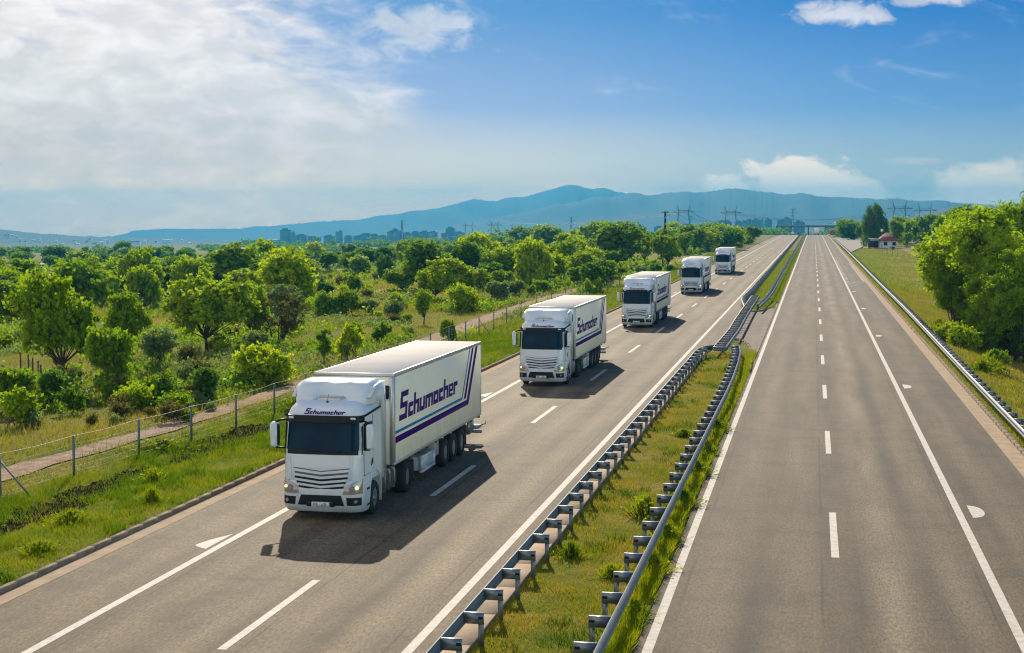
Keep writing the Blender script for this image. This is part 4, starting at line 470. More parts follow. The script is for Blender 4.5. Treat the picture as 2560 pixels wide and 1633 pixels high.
RIDGES={'left_hill': (3300, 4600, [(-2896.2, -9.7), (-2694.1, -20.0), (-2608.5, -27.2), (-2573.0, -30.3), (-2450.2, -43.1), (-2424.8, -39.9), (-2396.8, -44.3), (-2307.5, -50.0), (-2289.3, -46.1), (-2268.5, -51.8), (-2224.2, -52.9), (-2023.7, -55.0), (-1888.2, -59.7), (-1754.2, -69.5), (-1648.2, -90.6)]), 'back': (6200, 8200, [(-4273.5, -127.4), (-3964.7, -94.3), (-3861.1, -80.4), (-3816.5, -59.7), (-3628.4, -50.4), (-3173.7, -49.8), (-3085.5, -35.5), (-3019.2, -36.1), (-2856.5, -22.5), (-2622.8, -5.7), (-2479.2, -1.2), (-2380.0, 22.0), (-2212.9, 36.0), (-2128.6, 50.5), (-2026.6, 63.5), (-1902.6, 93.9), (-1768.2, 104.5), (-1685.8, 100.0), (-1625.8, 119.4), (-1515.2, 127.8), (-1455.8, 138.4), (-1400.9, 162.0), (-1335.2, 175.3), (-1298.0, 168.0), (-1243.5, 174.9), (-1119.7, 156.7), (-1022.4, 149.9), (-942.7, 134.7), (-889.1, 123.9), (-743.9, 137.1), (-701.5, 151.8), (-648.5, 146.6), (-530.0, 127.2), (-278.5, 105.5), (1325.2, 41.1)]), 'middle': (4900, 6500, [(-1686.0, -59.2), (-1506.6, -15.5), (-1329.3, 10.5), (-1188.8, 41.4), (-1032.2, 73.6), (-873.7, 95.4), (-747.3, 105.2), (-704.8, 106.0), (-589.7, 109.8), (-443.7, 119.4), (-357.1, 130.9), (-307.2, 129.0), (-224.4, 121.1), (-92.8, 105.9), (144.8, 94.5), (379.0, 80.8), (532.8, 71.5), (710.2, 63.8), (1050.0, 53.7)]), 'right_hill': (2700, 3700, [(-219.3, -33.3), (-124.9, -16.9), (-40.7, -10.2), (24.3, -4.4), (88.8, -0.6), (152.8, 6.9), (206.4, 14.3), (279.3, 28.3), (351.0, 34.7), (475.0, 40.0), (597.5, 41.6)])}
BLOCKS=[(-1065.2, 3000, 28.5, 18.8), (-1098.2, 3137, 23.6, 12.8), (-1236.8, 3274, 8.7, 46.4), (-1096.3, 3011, 8.3, 30.7), (-1080.8, 3148, 17.9, 19.7), (-1104.5, 3285, 13.7, 33.3), (-979.6, 3022, 15.2, 17.7), (-1000.5, 3159, 25.4, 12.3), (-980.2, 3296, 19.3, 28.1), (-885.0, 3033, 16.8, 14.1), (-887.3, 3170, 23.1, 14.7), (-916.0, 3307, 28.1, 15.3), (-835.1, 3044, 22.3, 10.6), (-855.1, 3181, 20.0, 14.7), (-872.4, 3318, 22.5, 15.3), (-785.3, 3055, 21.6, 15.3), (-801.8, 3192, 21.3, 15.9), (-795.7, 3329, 30.2, 17.4), (-743.8, 3066, 18.3, 11.8), (-746.3, 3203, 20.0, 22.1), (-1012.0, 3340, 14.7, 20.7), (-954.0, 3077, 14.8, 14.3), (-919.9, 3214, 15.0, 17.4), (-561.4, 3351, 22.3, 31.7), (-455.7, 3088, 22.6, 16.2), (-463.2, 3225, 24.1, 20.3), (-296.0, 3362, 26.2, 41.8), (-246.8, 3099, 25.3, 38.5), (-220.3, 3236, 27.5, 30.1), (-214.5, 3373, 29.3, 20.9), (-177.9, 3110, 30.8, 28.8), (-358.6, 3247, 24.0, 20.3), (-333.0, 3384, 24.8, 24.6), (-148.8, 3121, 30.3, 15.1), (-142.4, 3258, 31.5, 15.7), (-136.5, 3395, 35.3, 19.1), (-113.5, 3132, 33.9, 17.6), (-107.9, 3269, 35.8, 8.9), (-85.8, 3006, 32.1, 14.5), (-64.9, 3143, 33.8, 13.9), (-54.8, 3280, 37.2, 19.7), (-175.6, 3017, 28.6, 21.9), (-172.5, 3154, 31.6, 15.3), (-101.2, 3291, 28.8, 13.2), (-27.4, 3028, 27.6, 21.8)]
HILL_HOUSES=[(-2175.7, 3870.0, -44.8, 13.7), (-2190.5, 3945.0, -44.4, 3.3), (-2054.3, 3720.0, -50.0, 3.7), (-1962.8, 3555.0, -52.4, 5.0), (-2085.8, 3885.0, -50.2, 3.3), (-1956.9, 3645.0, -52.7, 4.6), (-1901.2, 3720.0, -54.2, 3.6), (-1754.3, 3435.0, -53.7, 3.4), (-1675.4, 3300.0, -54.5, 4.6), (-1990.8, 3990.0, -52.5, 8.4), (-1757.8, 3585.0, -55.2, 10.0), (-1788.1, 3675.0, -55.8, 12.8), (-1539.1, 3300.0, -52.6, 29.8), (-1708.6, 3870.0, -57.0, 24.1), (-1817.5, 4155.0, -57.2, 5.7), (-1635.5, 3300.0, -52.5, 6.9), (-2007.7, 3705.0, -51.5, 10.4), (-2237.6, 4005.0, -42.1, 11.3), (-1940.1, 3540.0, -52.6, 3.5), (-1887.7, 3600.0, -53.4, 4.6), (-1715.5, 3300.0, -54.6, 3.2), (-1866.0, 3720.0, -55.2, 3.6), (-1590.4, 3330.0, -52.9, 4.6), (-1756.5, 3840.0, -56.7, 6.4), (-1731.9, 3855.0, -56.9, 3.7), (-1806.2, 4200.0, -57.9, 4.6), (-1533.5, 3615.0, -56.5, 7.5), (16.7, 2600, -22.1, 2.4), (46.3, 2600, -22.2, 1.8), (62.8, 3555.0, -3.6, 8.1), (35.8, 3510.0, -6.1, 2.4), (84.0, 3615.0, -1.5, 1.9), (67.1, 2600, -22.3, 1.4), (206.4, 3480.0, 11.4, 2.9), (49.1, 3525.0, -4.8, 1.9), (7.0, 2600, -22.0, 1.6)]
PYLONS=[('H', -587.0, 2600, 37.3), ('H', -520.1, 2500, 36.4), ('H', -124.3, 1500, 32.2), ('H', -84.0, 1600, 32.0), ('H', 90.6, 1700, 38.7), ('H', 158.3, 2300, 49.6), ('L', -516.5, 1900, 31.8), ('L', -360.3, 2300, 35.7), ('L', -30.3, 2300, 41.5), ('L', -204.6, 2600, 37.6)]

# ------------------------------------------------------------------ terrain
def ss(t): t = np.clip(t, 0, 1); return t * t * (3 - 2 * t)
def zr(Y):
    d = np.clip(np.asarray(Y, float) - 700, 0, 275)
    return -d * d / 44000 - .0125 * np.maximum(0, np.asarray(Y, float) - 975)
def tz(X, Y):
    X = np.asarray(X, float); Y = np.asarray(Y, float)
    l = np.maximum(0, -X - 24); rr = np.maximum(0, X - 8.3); z = zr(Y)
    base = -.0115 * np.maximum(0, Y - 40)
    s = ss(l / (30 + .3 * np.maximum(Y, 0)))
    z = z + (base - z) * s - .010 * np.minimum(l, 1500)
    z = z - 1.7 * ss(rr / 7) * (1 - ss((Y - 130) / 170)) - .004 * np.minimum(rr, 800)
    return z
def gz(X, Y):
    """ground surface with its small relief"""
    X = np.asarray(X, float); Y = np.asarray(Y, float)
    l = np.maximum(0, -X - 24.5); rr = np.maximum(0, X - 9)
    a = np.clip(np.maximum(l, rr) / 12, 0, 1) * (0.10 + np.minimum(Y, 3000) * .0004)
    n = np.sin(X * .31 + 1.7 * np.sin(Y * .11)) * .5 + np.sin(Y * .23 + 1.3 * np.sin(X * .17)) * .5
    z = tz(X, Y) + a * n
    z = np.where((X < -18.55) & (X > -24.5), zr(Y) + .11 * np.clip((X + 24.5) / 4, 0, 1) - .10 * np.exp(-((X + 22.4) / .9) ** 2), z)
    z = np.where((X >= -18.55) & (X <= -6.72), zr(Y) - .06, z)
    z = np.where((X > -6.72) & (X < -3.52), zr(Y) + .035, z)
    z = np.where((X >= -3.52) & (X <= 7.86), zr(Y) - .06, z)
    z = np.where((X > 7.86) & (X < 9.), zr(Y) + .07 * np.clip((9. - X), 0, 1), z)
    return z

def ground_material():
    m, nt, b = nodemat('meadow_ground'); N = nt.nodes.new; L = nt.links.new
    tc = N('ShaderNodeTexCoord'); P = tc.outputs['Object']
    sep = N('ShaderNodeSeparateXYZ'); L(P, sep.inputs[0])
    def noise(scale, detail=5, rough=.6, sc=None):
        n = N('ShaderNodeTexNoise'); n.inputs['Scale'].default_value = scale; n.inputs['Detail'].default_value = detail; n.inputs['Roughness'].default_value = rough
        v = P
        if sc:
            mp = N('ShaderNodeMapping'); mp.inputs['Scale'].default_value = sc; L(P, mp.inputs['Vector']); v = mp.outputs[0]
        L(v, n.inputs['Vector']); return n.outputs['Fac']
    def mr(v, a, c):
        n = N('ShaderNodeMapRange'); n.interpolation_type = 'SMOOTHSTEP'; L(v, n.inputs['Value']); n.inputs['From Min'].default_value = a; n.inputs['From Max'].default_value = c; return n.outputs[0]
    def mix(f, A, B):
        n = N('ShaderNodeMix'); n.data_type = 'RGBA'; L(f, n.inputs['Factor'])
        for k, v in (('A', A), ('B', B)):
            if isinstance(v, tuple): n.inputs[k].default_value = v
            else: L(v, n.inputs[k])
        return n.outputs['Result']
    green = mix(mr(noise(1.6), .35, .65), (.085, .125, .005, 1), (.160, .175, .010, 1))
    dry = mix(mr(noise(2.3), .35, .65), (.270, .200, .055, 1), (.150, .165, .015, 1))
    field = mix(mr(noise(.045, 6), .40, .60), green, dry)
    mead = mix(mr(noise(.35, 6), .44, .62), green, dry)
    # beyond the fence the meadow is drier; the road verge and the median are lush
    f = mr(sep.outputs[0], -27, -33)
    near = mix(f, mead, field)
    # pale crop strips far out
    bank = N('ShaderNodeMath'); bank.operation = 'MULTIPLY'; L(mr(sep.outputs[0], 11, 14), bank.inputs[0]); L(mr(noise(.09, 4), .40, .55), bank.inputs[1])
    near = mix(bank.outputs[0], near, (.27, .175, .06, 1))
    far = mix(mr(noise(1., 2, sc=(.004, .016, 1)), .50, .58), near, (.17, .165, .075, 1))
    col = mix(mr(sep.outputs[1], 260, 500), near, far)
    L(col, b.inputs['Base Color']); b.inputs['Roughness'].default_value = .95; b.inputs['Specular IOR Level'].default_value = .1
    bp = N('ShaderNodeBump'); bp.inputs['Strength'].default_value = .8; bp.inputs['Distance'].default_value = .12
    L(noise(7, 6, .7), bp.inputs['Height']); L(bp.outputs[0], b.inputs['Normal'])
    return m
MT['ground'] = ground_material()

def grid_mesh(name, xs, ys, zf, m, smooth=True):
    X, Y = np.meshgrid(xs, ys); Z = zf(X, Y)
    V = np.stack([X, Y, Z], -1).reshape(-1, 3)
    nx, ny = len(xs), len(ys)
    i = (np.arange(ny - 1)[:, None] * nx + np.arange(nx - 1)[None, :]).ravel()
    F = np.stack([i, i + 1, i + nx + 1, i + nx], -1)
    return np_mesh(name, V, F, np.full(len(F), 4), m, smooth)

def ylist():
    ys = list(np.arange(-60, 140, 1.5)); y = 140
    while y < 10300: ys.append(y); y *= 1.018
    return np.array(ys + [10300.])
xs = list(-24.5 - np.geomspace(1, 5200, 90)[::-1]) + list(np.arange(-24.4, -18.6, .3)) + [-18.56, -18.54, -12, -6.73, -6.71, -5.8, -5.1, -4.3, -3.53, -3.51, 2, 7.85, 7.87, 8.2, 8.6, 9.] + list(9 + np.geomspace(.5, 2600, 60))
ground = link('ground', grid_mesh('ground', np.array(xs), ylist(), gz, MT['ground']), kind='structure')

# ------------------------------------------------------------------ roads
RY = np.concatenate([np.arange(-40, 700, 10), np.arange(700, 1000, 8), np.geomspace(1000, 2200, 40)])
def strip(name, x0, x1, dz, m, ys=RY, x0f=None, x1f=None, **k):
    V = []; F = []
    for y in ys:
        a = x0f(y) if x0f else x0; b_ = x1f(y) if x1f else x1
        z = float(zr(y)) + dz
        V += [(a, y, z), (b_, y, z)]
    for i in range(len(ys) - 1): F.append((2 * i, 2 * i + 1, 2 * i + 3, 2 * i + 2))
    me = np_mesh(name, V, np.array(F), np.full(len(F), 4), m)
    return link(name, me, kind='structure', **k)
strip('road_left', -17.97, -7.0, 0, MT['asphalt_left'])
def ragged(y): return -3.52 + .05 * math.sin(y * 1.7) + .03 * math.sin(y * 4.1)
strip('road_right', -3.6, 7.09, 0, MT['asphalt_right'])
# concrete gutters and kerbs
strip('gutter_left', -18.47, -17.97, .006, MT['concrete'])
strip('gutter_right', 7.09, 7.70, .006, MT['concrete'])
def kerb(name, x0, x1, h, ys, step=1.0):
    """kerb stones laid end to end with a joint between them"""
    b = MB(); y = ys[0]
    while y < ys[1]:
        st = step if y < 120 else (4 if y < 300 else 20)
        z = float(zr(y)); j = .004 if y < 120 else 0
        d = random.uniform(-.003, .003)
        b.box(x0 + d, x1 + d, y + j, y + st - j, z - .1, z + h + random.uniform(-.002, .002), .006)
        y += st
    return b.build(name, MT['kerb'], kind='structure')
kerb('kerb_left', -18.62, -18.47, .135, (-20, 1050))
kerb('kerb_right', 7.70, 7.86, .12, (-10, 420))
# concrete strip under the left median rail
b = MB(); y = -20
while y < 100:
    b.box(-7.26 + random.uniform(-.01, .01), -6.72, y + .01, y + 2.49, -.05, .055 + random.uniform(-.004, .004), .01); y += 2.5
b.build('median_footing', MT['concrete'], kind='structure')

# painted markings, merged per line; every dash is its own mark
def dashes(name, x, w, y0, ylen, per, n, label_dir):
    b = MB()
    for i in range(n):
        y = y0 + i * per
        z = float(zr(y)); z2 = float(zr(y + ylen))
        b.add([(x - w / 2, y, z + .005), (x + w / 2, y, z + .005), (x + w / 2, y + ylen, z2 + .005), (x - w / 2, y + ylen, z2 + .005)], [(0, 1, 2, 3)])
    return b.build(name, MT['paint'], kind='structure')
def line(name, x, w):
    return strip(name, x - w / 2, x + w / 2, .005, MT['paint'])
line('edge_line', -15.47, .22); line('edge_line', -7.94, .22); line('edge_line', -3.19, .21); line('edge_line', 4.36, .22)
dashes('lane_dashes', .67, .20, 39.95-17.85*2, 6.2, 17.85, 54, 0)
dashes('lane_dashes', -11.70, .20, 28.9-17.6, 6.1, 17.6, 53, 0)
# half-round marks beside the edge lines
def halfmark(xc, y0, y1, w, side):
    b = MB(); pts = []
    for k in range(13):
        t = k / 12; yy = y0 + (y1 - y0) * t
        pts.append((xc + side * w * math.sqrt(max(0, 1 - (1 - t) ** 1.0)) * 0, yy))
    out = []
    for k in range(17):
        t = k / 16
        if side > 0: off = w * math.sqrt(max(0, 1 - (2 * t - 1) ** 2)) ** .9
        else: off = w * (math.sin(min(1, t / .22) * PI / 2) if t < .22 else 1 - ((t - .22) / .78) ** 1.5)
        out.append((xc + side * max(.004, off), y0 + (y1 - y0) * t))
    poly = [(xc, y0)] + out[1:-1] + [(xc, y1)]
    n = len(poly)
    b.add([(p[0], p[1], .0055) for p in poly], [tuple(range(n))])
    return b
for i, y in enumerate([46.1, 80.9, 116.2, 151.6, 187.0]):
    halfmark(4.70, y, y + 2.0, .42, 1).build('shoulder_mark', MT['paint'], kind='structure')
for i, y in enumerate([2.5, 37.8, 73.2, 108.5, 144.0, 179.4, 214.8]):
    halfmark(-15.70, y, y + 1.95, .46, -1).build('shoulder_mark', MT['paint'], kind='structure')
# rumble ticks and the hatched bar where the lay-by leaves the shoulder
b = MB()
for i in range(26):
    y = 212 + i * 5.2; z = .0052
    b.add([(4.50, y, z), (4.98, y, z), (4.98, y + 1.0, z), (4.50, y + 1.0, z)], [(0, 1, 2, 3)])
b.build('rumble_ticks', MT['paint'], kind='structure')
m_faint = mat('worn_paint', (.36, .33, .285), .8, var=.3, vs=2)
b = MB()
def para(x0, y0, x1, y1, w, z=.0053): b.add([(x0, y0, z), (x1, y1, z), (x1, y1 + w, z), (x0, y0 + w, z)], [(0, 1, 2, 3)])
para(4.52, 199.0, 7.05, 217.0, .5); para(4.52, 206.0, 7.05, 224.0, .5)
b.add([(6.85, 217.6, .0057), (7.05, 217.6, .0057), (7.05, 300, .0057), (6.85, 300, .0057)], [(0, 1, 2, 3)])
b.build('layby_marking', m_faint, kind='structure')

# gravel track beyond the fence
TKY = [8, 45, 50, 60, 75, 95, 115, 130, 150, 330]; TKX = [-28.2, -27.3, -27.1, -26.4, -26.3, -26.6, -27.3, -28.0, -28.6, -27.0]
def trk(y): return np.interp(y, TKY, TKX) - .12 * np.sin(np.asarray(y) / 9)
V = []; F = []; ys = np.arange(8, 330, 1.5)
for y in ys:
    for k in range(7):
        t = k / 6; x = float(trk(y)) + (t - .5) * (1.35 + .65 * float(ss((y - 70) / 60))) + .12 * math.sin(y * 1.1 + k) * (k in (0, 6))
        V.append((x, y, float(gz(x, y)) + .04 - .03 * math.exp(-((t - .25) / .09) ** 2) - .03 * math.exp(-((t - .75) / .09) ** 2)))
for i in range(len(ys) - 1):
    for k in range(6): F.append((i * 7 + k, i * 7 + k + 1, i * 7 + k + 8, i * 7 + k + 7))
link('dirt_track', np_mesh('dirt_track', V, np.array(F), np.full(len(F), 4), MT['track'], True), kind='structure')
# gravel lay-by on the right, far out
b = MB()
LB = [(9.5, 400), (14.5, 470), (18.5, 560), (19.0, 640), (13, 690), (8.4, 690), (8.4, 560), (8.4, 430)]
b.add([(x, y, float(gz(x, y)) + .22) for x, y in LB], [tuple(range(len(LB)))])
b.build('gravel_layby', mat('layby_gravel', (.30, .265, .225), .95, var=.25, vs=.4), kind='structure')

# paved crossing through the median, with rounded islands and kerbs
near_tip = [(-3.45, 86.0), (-3.52, 92.2), (-3.80, 99.0), (-4.35, 105.4), (-5.10, 109.9), (-5.44, 110.6), (-5.9, 108.5), (-6.4, 103.0), (-6.72, 97.5)]
far_tip = [(-3.45, 170.), (-3.91, 161.5), (-4.56, 149.5), (-5.42, 144.0), (-6.58, 145.7), (-7.22, 151.8), (-7.25, 161.6)]
b = MB()
zc = .045
def tipx(tip, side, y):
    return None
# fill between the two islands as a fan of quads: left boundary -7.26, right boundary -3.45
ys = np.arange(96, 166, 1.5)
def inside_near(y):   # island x-extent at y for the near island (none beyond its tip)
    t = (y - 86) / (110.6 - 86)
    if t >= 1: return None
    h = 1.63 * math.sqrt(max(0, 1 - max(0, t) ** 2.6)); c = -5.10 - .3 * t
    return c - h, c + h
def inside_far(y):
    t = (172 - y) / (172 - 144)
    if t >= 1: return None
    h = 1.85 * math.sqrt(max(0, 1 - max(0, t) ** 2.6)); c = -5.45
    return c - h, c + h
for i in range(len(ys) - 1):
    y0, y1 = ys[i], ys[i + 1]; ym = (y0 + y1) / 2
    isl = inside_near(ym) if ym < 130 else inside_far(ym)
    segs = [(-7.3, -3.45)] if isl is None else [(-7.3, max(-7.28, isl[0])), (min(-3.46, isl[1]), -3.45)]
    for a, c in segs:
        if c - a > .03:
            n = max(1, int((c - a) / .8))
            for k in range(n):
                xa = a + (c - a) * k / n; xb = a + (c - a) * (k + 1) / n
                b.add([(xa, y0, zc), (xb, y0, zc), (xb, y1, zc), (xa, y1, zc)], [(0, 1, 2, 3)])
b.build('median_crossing', MT['asphalt_old'], kind='structure')
for nm, fn, ra in (('island_kerb', inside_near, np.concatenate([np.arange(88, 110, 1.2), [110.2, 110.55]])), ('island_kerb', inside_far, np.concatenate([[144.1, 144.5], np.arange(145.3, 171, 1.2)]))):
    L_ = [(fn(y)[0], y) for y in ra if fn(y)]; R_ = [(fn(y)[1], y) for y in ra if fn(y)]
    loop = L_ + R_[::-1] if fn is inside_near else L_[::-1] + R_
    b = MB()
    for (xa, ya), (xb, yb) in zip(loop[:-1], loop[1:]):
        d = np.array([xb - xa, yb - ya]); ln = np.linalg.norm(d)
        if ln < .05: continue
        d /= ln; n_ = np.array([-d[1], d[0]]) * .08; g = d * .01
        q = [(xa + g[0] + n_[0], ya + g[1] + n_[1]), (xb - g[0] + n_[0], yb - g[1] + n_[1]), (xb - g[0] - n_[0], yb - g[1] - n_[1]), (xa + g[0] - n_[0], ya + g[1] - n_[1])]
        b.prism(q, 2, -.05, .15)
    b.build(nm, MT['kerb'], kind='structure')

# ------------------------------------------------------------------ crash barriers
WP = [(0.0, .75), (.025, .735), (.075, .70), (.075, .655), (.012, .625), (.012, .585), (.075, .555), (.075, .51), (.025, .475), (0, .46)]
def beam_mesh(path, side, dz=0.0):
    """W-profile swept along (x,y) points; side=+1: the ribs face +normal"""
    V = []; F = []; n = len(WP)
    P = [np.array(p, float) for p in path]
    for i, p in enumerate(P):
        d = P[min(i + 1, len(P) - 1)] - P[max(i - 1, 0)]; d /= np.linalg.norm(d)
        nn = np.array([d[1], -d[0]]) * side; z = float(zr(p[1])) + dz
        for (o, h) in WP: V.append((*(p + nn * o), h + z))
        for (o, h) in WP: V.append((*(p + nn * (o - .006)), h + z))
    m2 = 2 * n
    for i in range(len(P) - 1):
        a = i * m2; c = a + m2
        for k in range(n - 1):
            F.append((a + k, a + k + 1, c + k + 1, c + k)); F.append((a + n + k, c + n + k, c + n + k + 1, a + n + k + 1))
        F.append((a, c, c + n, a + n)); F.append((a + n - 1, a + 2 * n - 1, c + 2 * n - 1, c + n - 1))
    return np_mesh('beam', V, np.array(F), np.full(len(F), 4), MT['steel'])
def post_meshes(block_len, side):
    """side: direction (+1/-1 in x) from beam to post"""
    p = MB(); x = side * (block_len - .05)
    p.box(x - .05, x + .05, -.035, -.029, 0, .66); p.box(x - .05, x + .05, .029, .035, 0, .66); p.box(x - .05, x - .044, -.035, .035, 0, .66)
    q = MB(); a, c = sorted((0.012 * side, side * (block_len + .02)))
    q.box(a, c, -.055, -.048, .52, .745); q.box(a, c, -.055, .05, .738, .745); q.box(a, c, -.055, .05, .52, .527)
    bolt = MB(); bolt.box(x - .05, x + .05, -.066, -.0551, .62, .68, .01)
    return p.mesh('post', MT['steel_dull']), q.mesh('spacer_block', MT['steel_dull']), bolt.mesh('bolt_plate', MT['black'])
def barrier(name, path, side, ribs, y_posts, blk, label, group='steel crash barriers of the motorway', curve=None):
    """posts on the side given; far posts past a hundred merge into one part"""
    t = empty(name, (0, 0, 0), label=label, cat='crash barrier', group=group)
    link('beam', beam_mesh(path, ribs), t)
    pm, qm, bm_ = post_meshes(blk, side)
    px = np.array([p[0] for p in path]); py = np.array([p[1] for p in path])
    o = np.argsort(py); px, py = px[o], py[o]
    bx = MB(); nst = 0
    for i, y in enumerate(y_posts):
        x = float(np.interp(y, py, px)); z = float(zr(y))
        if i < 100:
            p = link('post', pm, t, (x, y, z)); link('spacer_block', qm, p)
            if y < 90: link('bolt_plate', bm_, p)
        else:
            xx = x + side * (blk - .05); nst += 1
            bx.box(xx - .04, xx + .04, y - .035, y + .035, z, z + .66)
            a, c = sorted((x + .012 * side, x + side * blk)); bx.box(a, c, y - .05, y + .05, z + .52, z + .745)
    if nst: bx.build('far_posts', MT['steel_dull'], t, kind='stuff')
    return t
NL = [(-6.90, y) for y in np.arange(16, 92, 4)] + [(-6.93, 92), (-6.85, 94.5), (-6.65, 96), (-6.35, 97.0), (-6.05, 97.4)]
barrier('crash_barrier', NL, 1, -1, np.arange(16.2, 95.5, 1.97), .42, 'near median barrier with its rail towards the oncoming trucks')
NR = [(-3.88, y) for y in np.arange(16, 76, 4)] + [(-3.92, 78), (-4.05, 86), (-4.25, 93), (-4.40, 96), (-4.62, 98.4), (-4.85, 99.6)]
barrier('crash_barrier', NR, -1, 1, np.arange(16.4, 98.4, 1.97), .45, 'near median barrier with its rail towards the empty carriageway')
FL = [(-6.10, 141.5), (-6.45, 147), (-6.85, 153), (-7.06, 158.5), (-7.02, 164)] + [(-6.95, y) for y in list(np.arange(175, 700, 20)) + list(np.arange(700, 1300, 15))]
barrier('crash_barrier', FL, 1, -1, np.arange(146, 900, 2.2), .42, 'far median barrier beyond the crossing on the trucks side')
FR = [(-4.80, 141.8), (-4.62, 148), (-4.45, 156), (-4.35, 165), (-4.30, 172)] + [(-4.30, y) for y in list(np.arange(185, 700, 20)) + list(np.arange(700, 1300, 15))]
barrier('crash_barrier', FR, -1, 1, np.arange(146, 900, 2.2), .45, 'far median barrier beyond the crossing beside the empty carriageway')
RR = [(7.95 + .25 * float(ss((y - 60) / 90)) + .15 * float(ss((y - 160) / 200)) - .3 * float(ss((y - 400) / 200)), y) for y in list(np.arange(44, 420, 4)) + list(np.arange(420, 1300, 15))]
barrier('crash_barrier', RR, 1, -1, np.arange(44, 900, 1.97), .40, 'long barrier along the grass slope at the right shoulder')
LR = [(8.3, 705), (11, 695), (14, 680), (16.9, 665), (17.6, 655)]
barrier('crash_barrier', LR, 1, -1, np.arange(658, 704, 4), .3, 'short barrier round the far end of the gravel lay-by')

# boxed double rail bridging the crossing
t = empty('boxed_barrier', (0, 0, 0), label='boxed double rail with cross bars standing over the paved median crossing', cat='crash barrier')
LP = [(-6.02, 96.6), (-5.95, 104), (-5.90, 111.9), (-6.02, 124), (-6.12, 140), (-6.18, 161.0)]
RP_ = [(-5.28, 96.6), (-5.26, 104), (-5.22, 111.2), (-5.32, 124), (-5.42, 140), (-5.46, 161.5)]
def lerp_path(P, y): return float(np.interp(y, [p[1] for p in P], [p[0] for p in P]))
link('rail_left', beam_mesh(LP, -1), t).name = 'side_rail'
link('side_rail', beam_mesh(RP_, 1), t)
b = MB()
arc = [(-5.65 + .42 * math.cos(a) * 0.93, 96.5 - .30 * abs(math.sin(a))) for a in np.linspace(PI, 0, 9)]
me = beam_mesh([(p[0], p[1]) for p in arc], 1); link('end_cap', me, t)
arc2 = [(-5.82 + .38 * math.cos(a), 161.3 + .9 * math.sin(a)) for a in np.linspace(PI, 0, 9)]
link('end_cap', beam_mesh(arc2, -1), t)
for y in np.arange(97.6, 161, 1.97):
    b = MB(); xa, xb = lerp_path(LP, y), lerp_path(RP_, y)
    b.box(xa, xb, y - .07, y + .07, .715, .745); b.box(xa, xb, y - .07, y - .062, .56, .714)
    b.build('cross_bar', MT['steel'], t)
for y in list(np.arange(99.5, 161, 5.9)):
    b = MB(); xm = (lerp_path(LP, y) + lerp_path(RP_, y)) / 2; b.box(xm - .06, xm + .06, y - .05, y + .05, 0, .68)
    b.build('post', MT['steel_dull'], t)

# ------------------------------------------------------------------ wire fence along the track
def fence(name, posts, h, wires, label, brace=True, matp='post_green', group=None):
    t = empty(name, (0, 0, 0), label=label, cat='fence', group=group)
    pz = [(x, y, float(gz(x, y))) for x, y in posts]
    for i, (x, y, z) in enumerate(pz):
        b = MB(); lean = random.uniform(-.02, .02)
        b.add([(x - .035, y - .03, z - .1), (x + .035, y - .03, z - .1), (x + .035, y + .03, z - .1), (x - .035, y + .03, z - .1),
               (x - .035 + lean, y - .03, z + h), (x + .035 + lean, y - .03, z + h), (x + .035 + lean, y + .03, z + h), (x - .035 + lean, y + .03, z + h)],
              [(0, 3, 2, 1), (4, 5, 6, 7), (0, 1, 5, 4), (1, 2, 6, 5), (2, 3, 7, 6), (3, 0, 4, 7)])
        b.build('post', MT[matp], t)
        if brace and i in (2, 16):
            b = MB(); b.tube([(x, y, z + h * .85), (x + .9, y + .3, z)], .03, 6); b.build('brace', MT[matp], t)
    b = MB()
    for w_ in wires:
        pts = []
        for (x0, y0, z0), (x1, y1, z1) in zip(pz[:-1], pz[1:]):
            for k in range(4):
                s_ = k / 4; sag = -.05 * math.sin(PI * s_) * (1 if w_ > .5 else .5)
                pts.append((x0 + (x1 - x0) * s_, y0 + (y1 - y0) * s_, z0 + (z1 - z0) * s_ + h * w_ + sag))
        pts.append((pz[-1][0], pz[-1][1], pz[-1][2] + h * w_))
        b.tube(pts, .008 if w_ > .95 else .0035, 4, cap=False)
    # thin upright wires of the mesh netting
    v = b
    for (x0, y0, z0), (x1, y1, z1) in list(zip(pz[:-1], pz[1:]))[:14]:
        n = 16
        for k in range(1, n):
            s_ = k / n; x = x0 + (x1 - x0) * s_; y = y0 + (y1 - y0) * s_; z = z0 + (z1 - z0) * s_
            v.add([(x - .001, y - .001, z + .05), (x + .001, y + .001, z + .05), (x + .001, y + .001, z + h * .8), (x - .001, y - .001, z + h * .8)], [(0, 1, 2, 3)])
    b.build('wire', MT['wire'], t)
    return t
FP = [(-25.6, 35.2), (-25.2, 39.4), (-24.87, 43.5), (-24.47, 47.6), (-24.1, 51.9), (-23.75, 55.9), (-23.5, 60.0), (-23.45, 64.5), (-23.5, 69), (-23.6, 74), (-23.7, 79), (-23.85, 84.5), (-23.95, 90), (-24.1, 95.5), (-24.2, 101), (-24.3, 106.5), (-24.3, 111.0), (-24.6, 117.8), (-25.0, 125), (-25.5, 134), (-25.7, 143), (-25.8, 152), (-25.8, 161), (-25.6, 170), (-25.3, 180), (-25.1, 190), (-24.9, 200), (-24.7, 212), (-24.5, 226)]
fence('wire_fence', FP, 1.42, (1.0, .80, .58, .4, .26, .13), 'wire mesh fence with thin steel posts between gravel track and motorway verge')
fence('field_fence', [(-46.5, 84.0), (-44.6, 81.5), (-43.0, 79.0), (-41.3, 76.5), (-39.8, 74.0)], 1.3, (.9, .5), 'weathered wooden field fence posts among bushes at the left edge', False, 'bark')
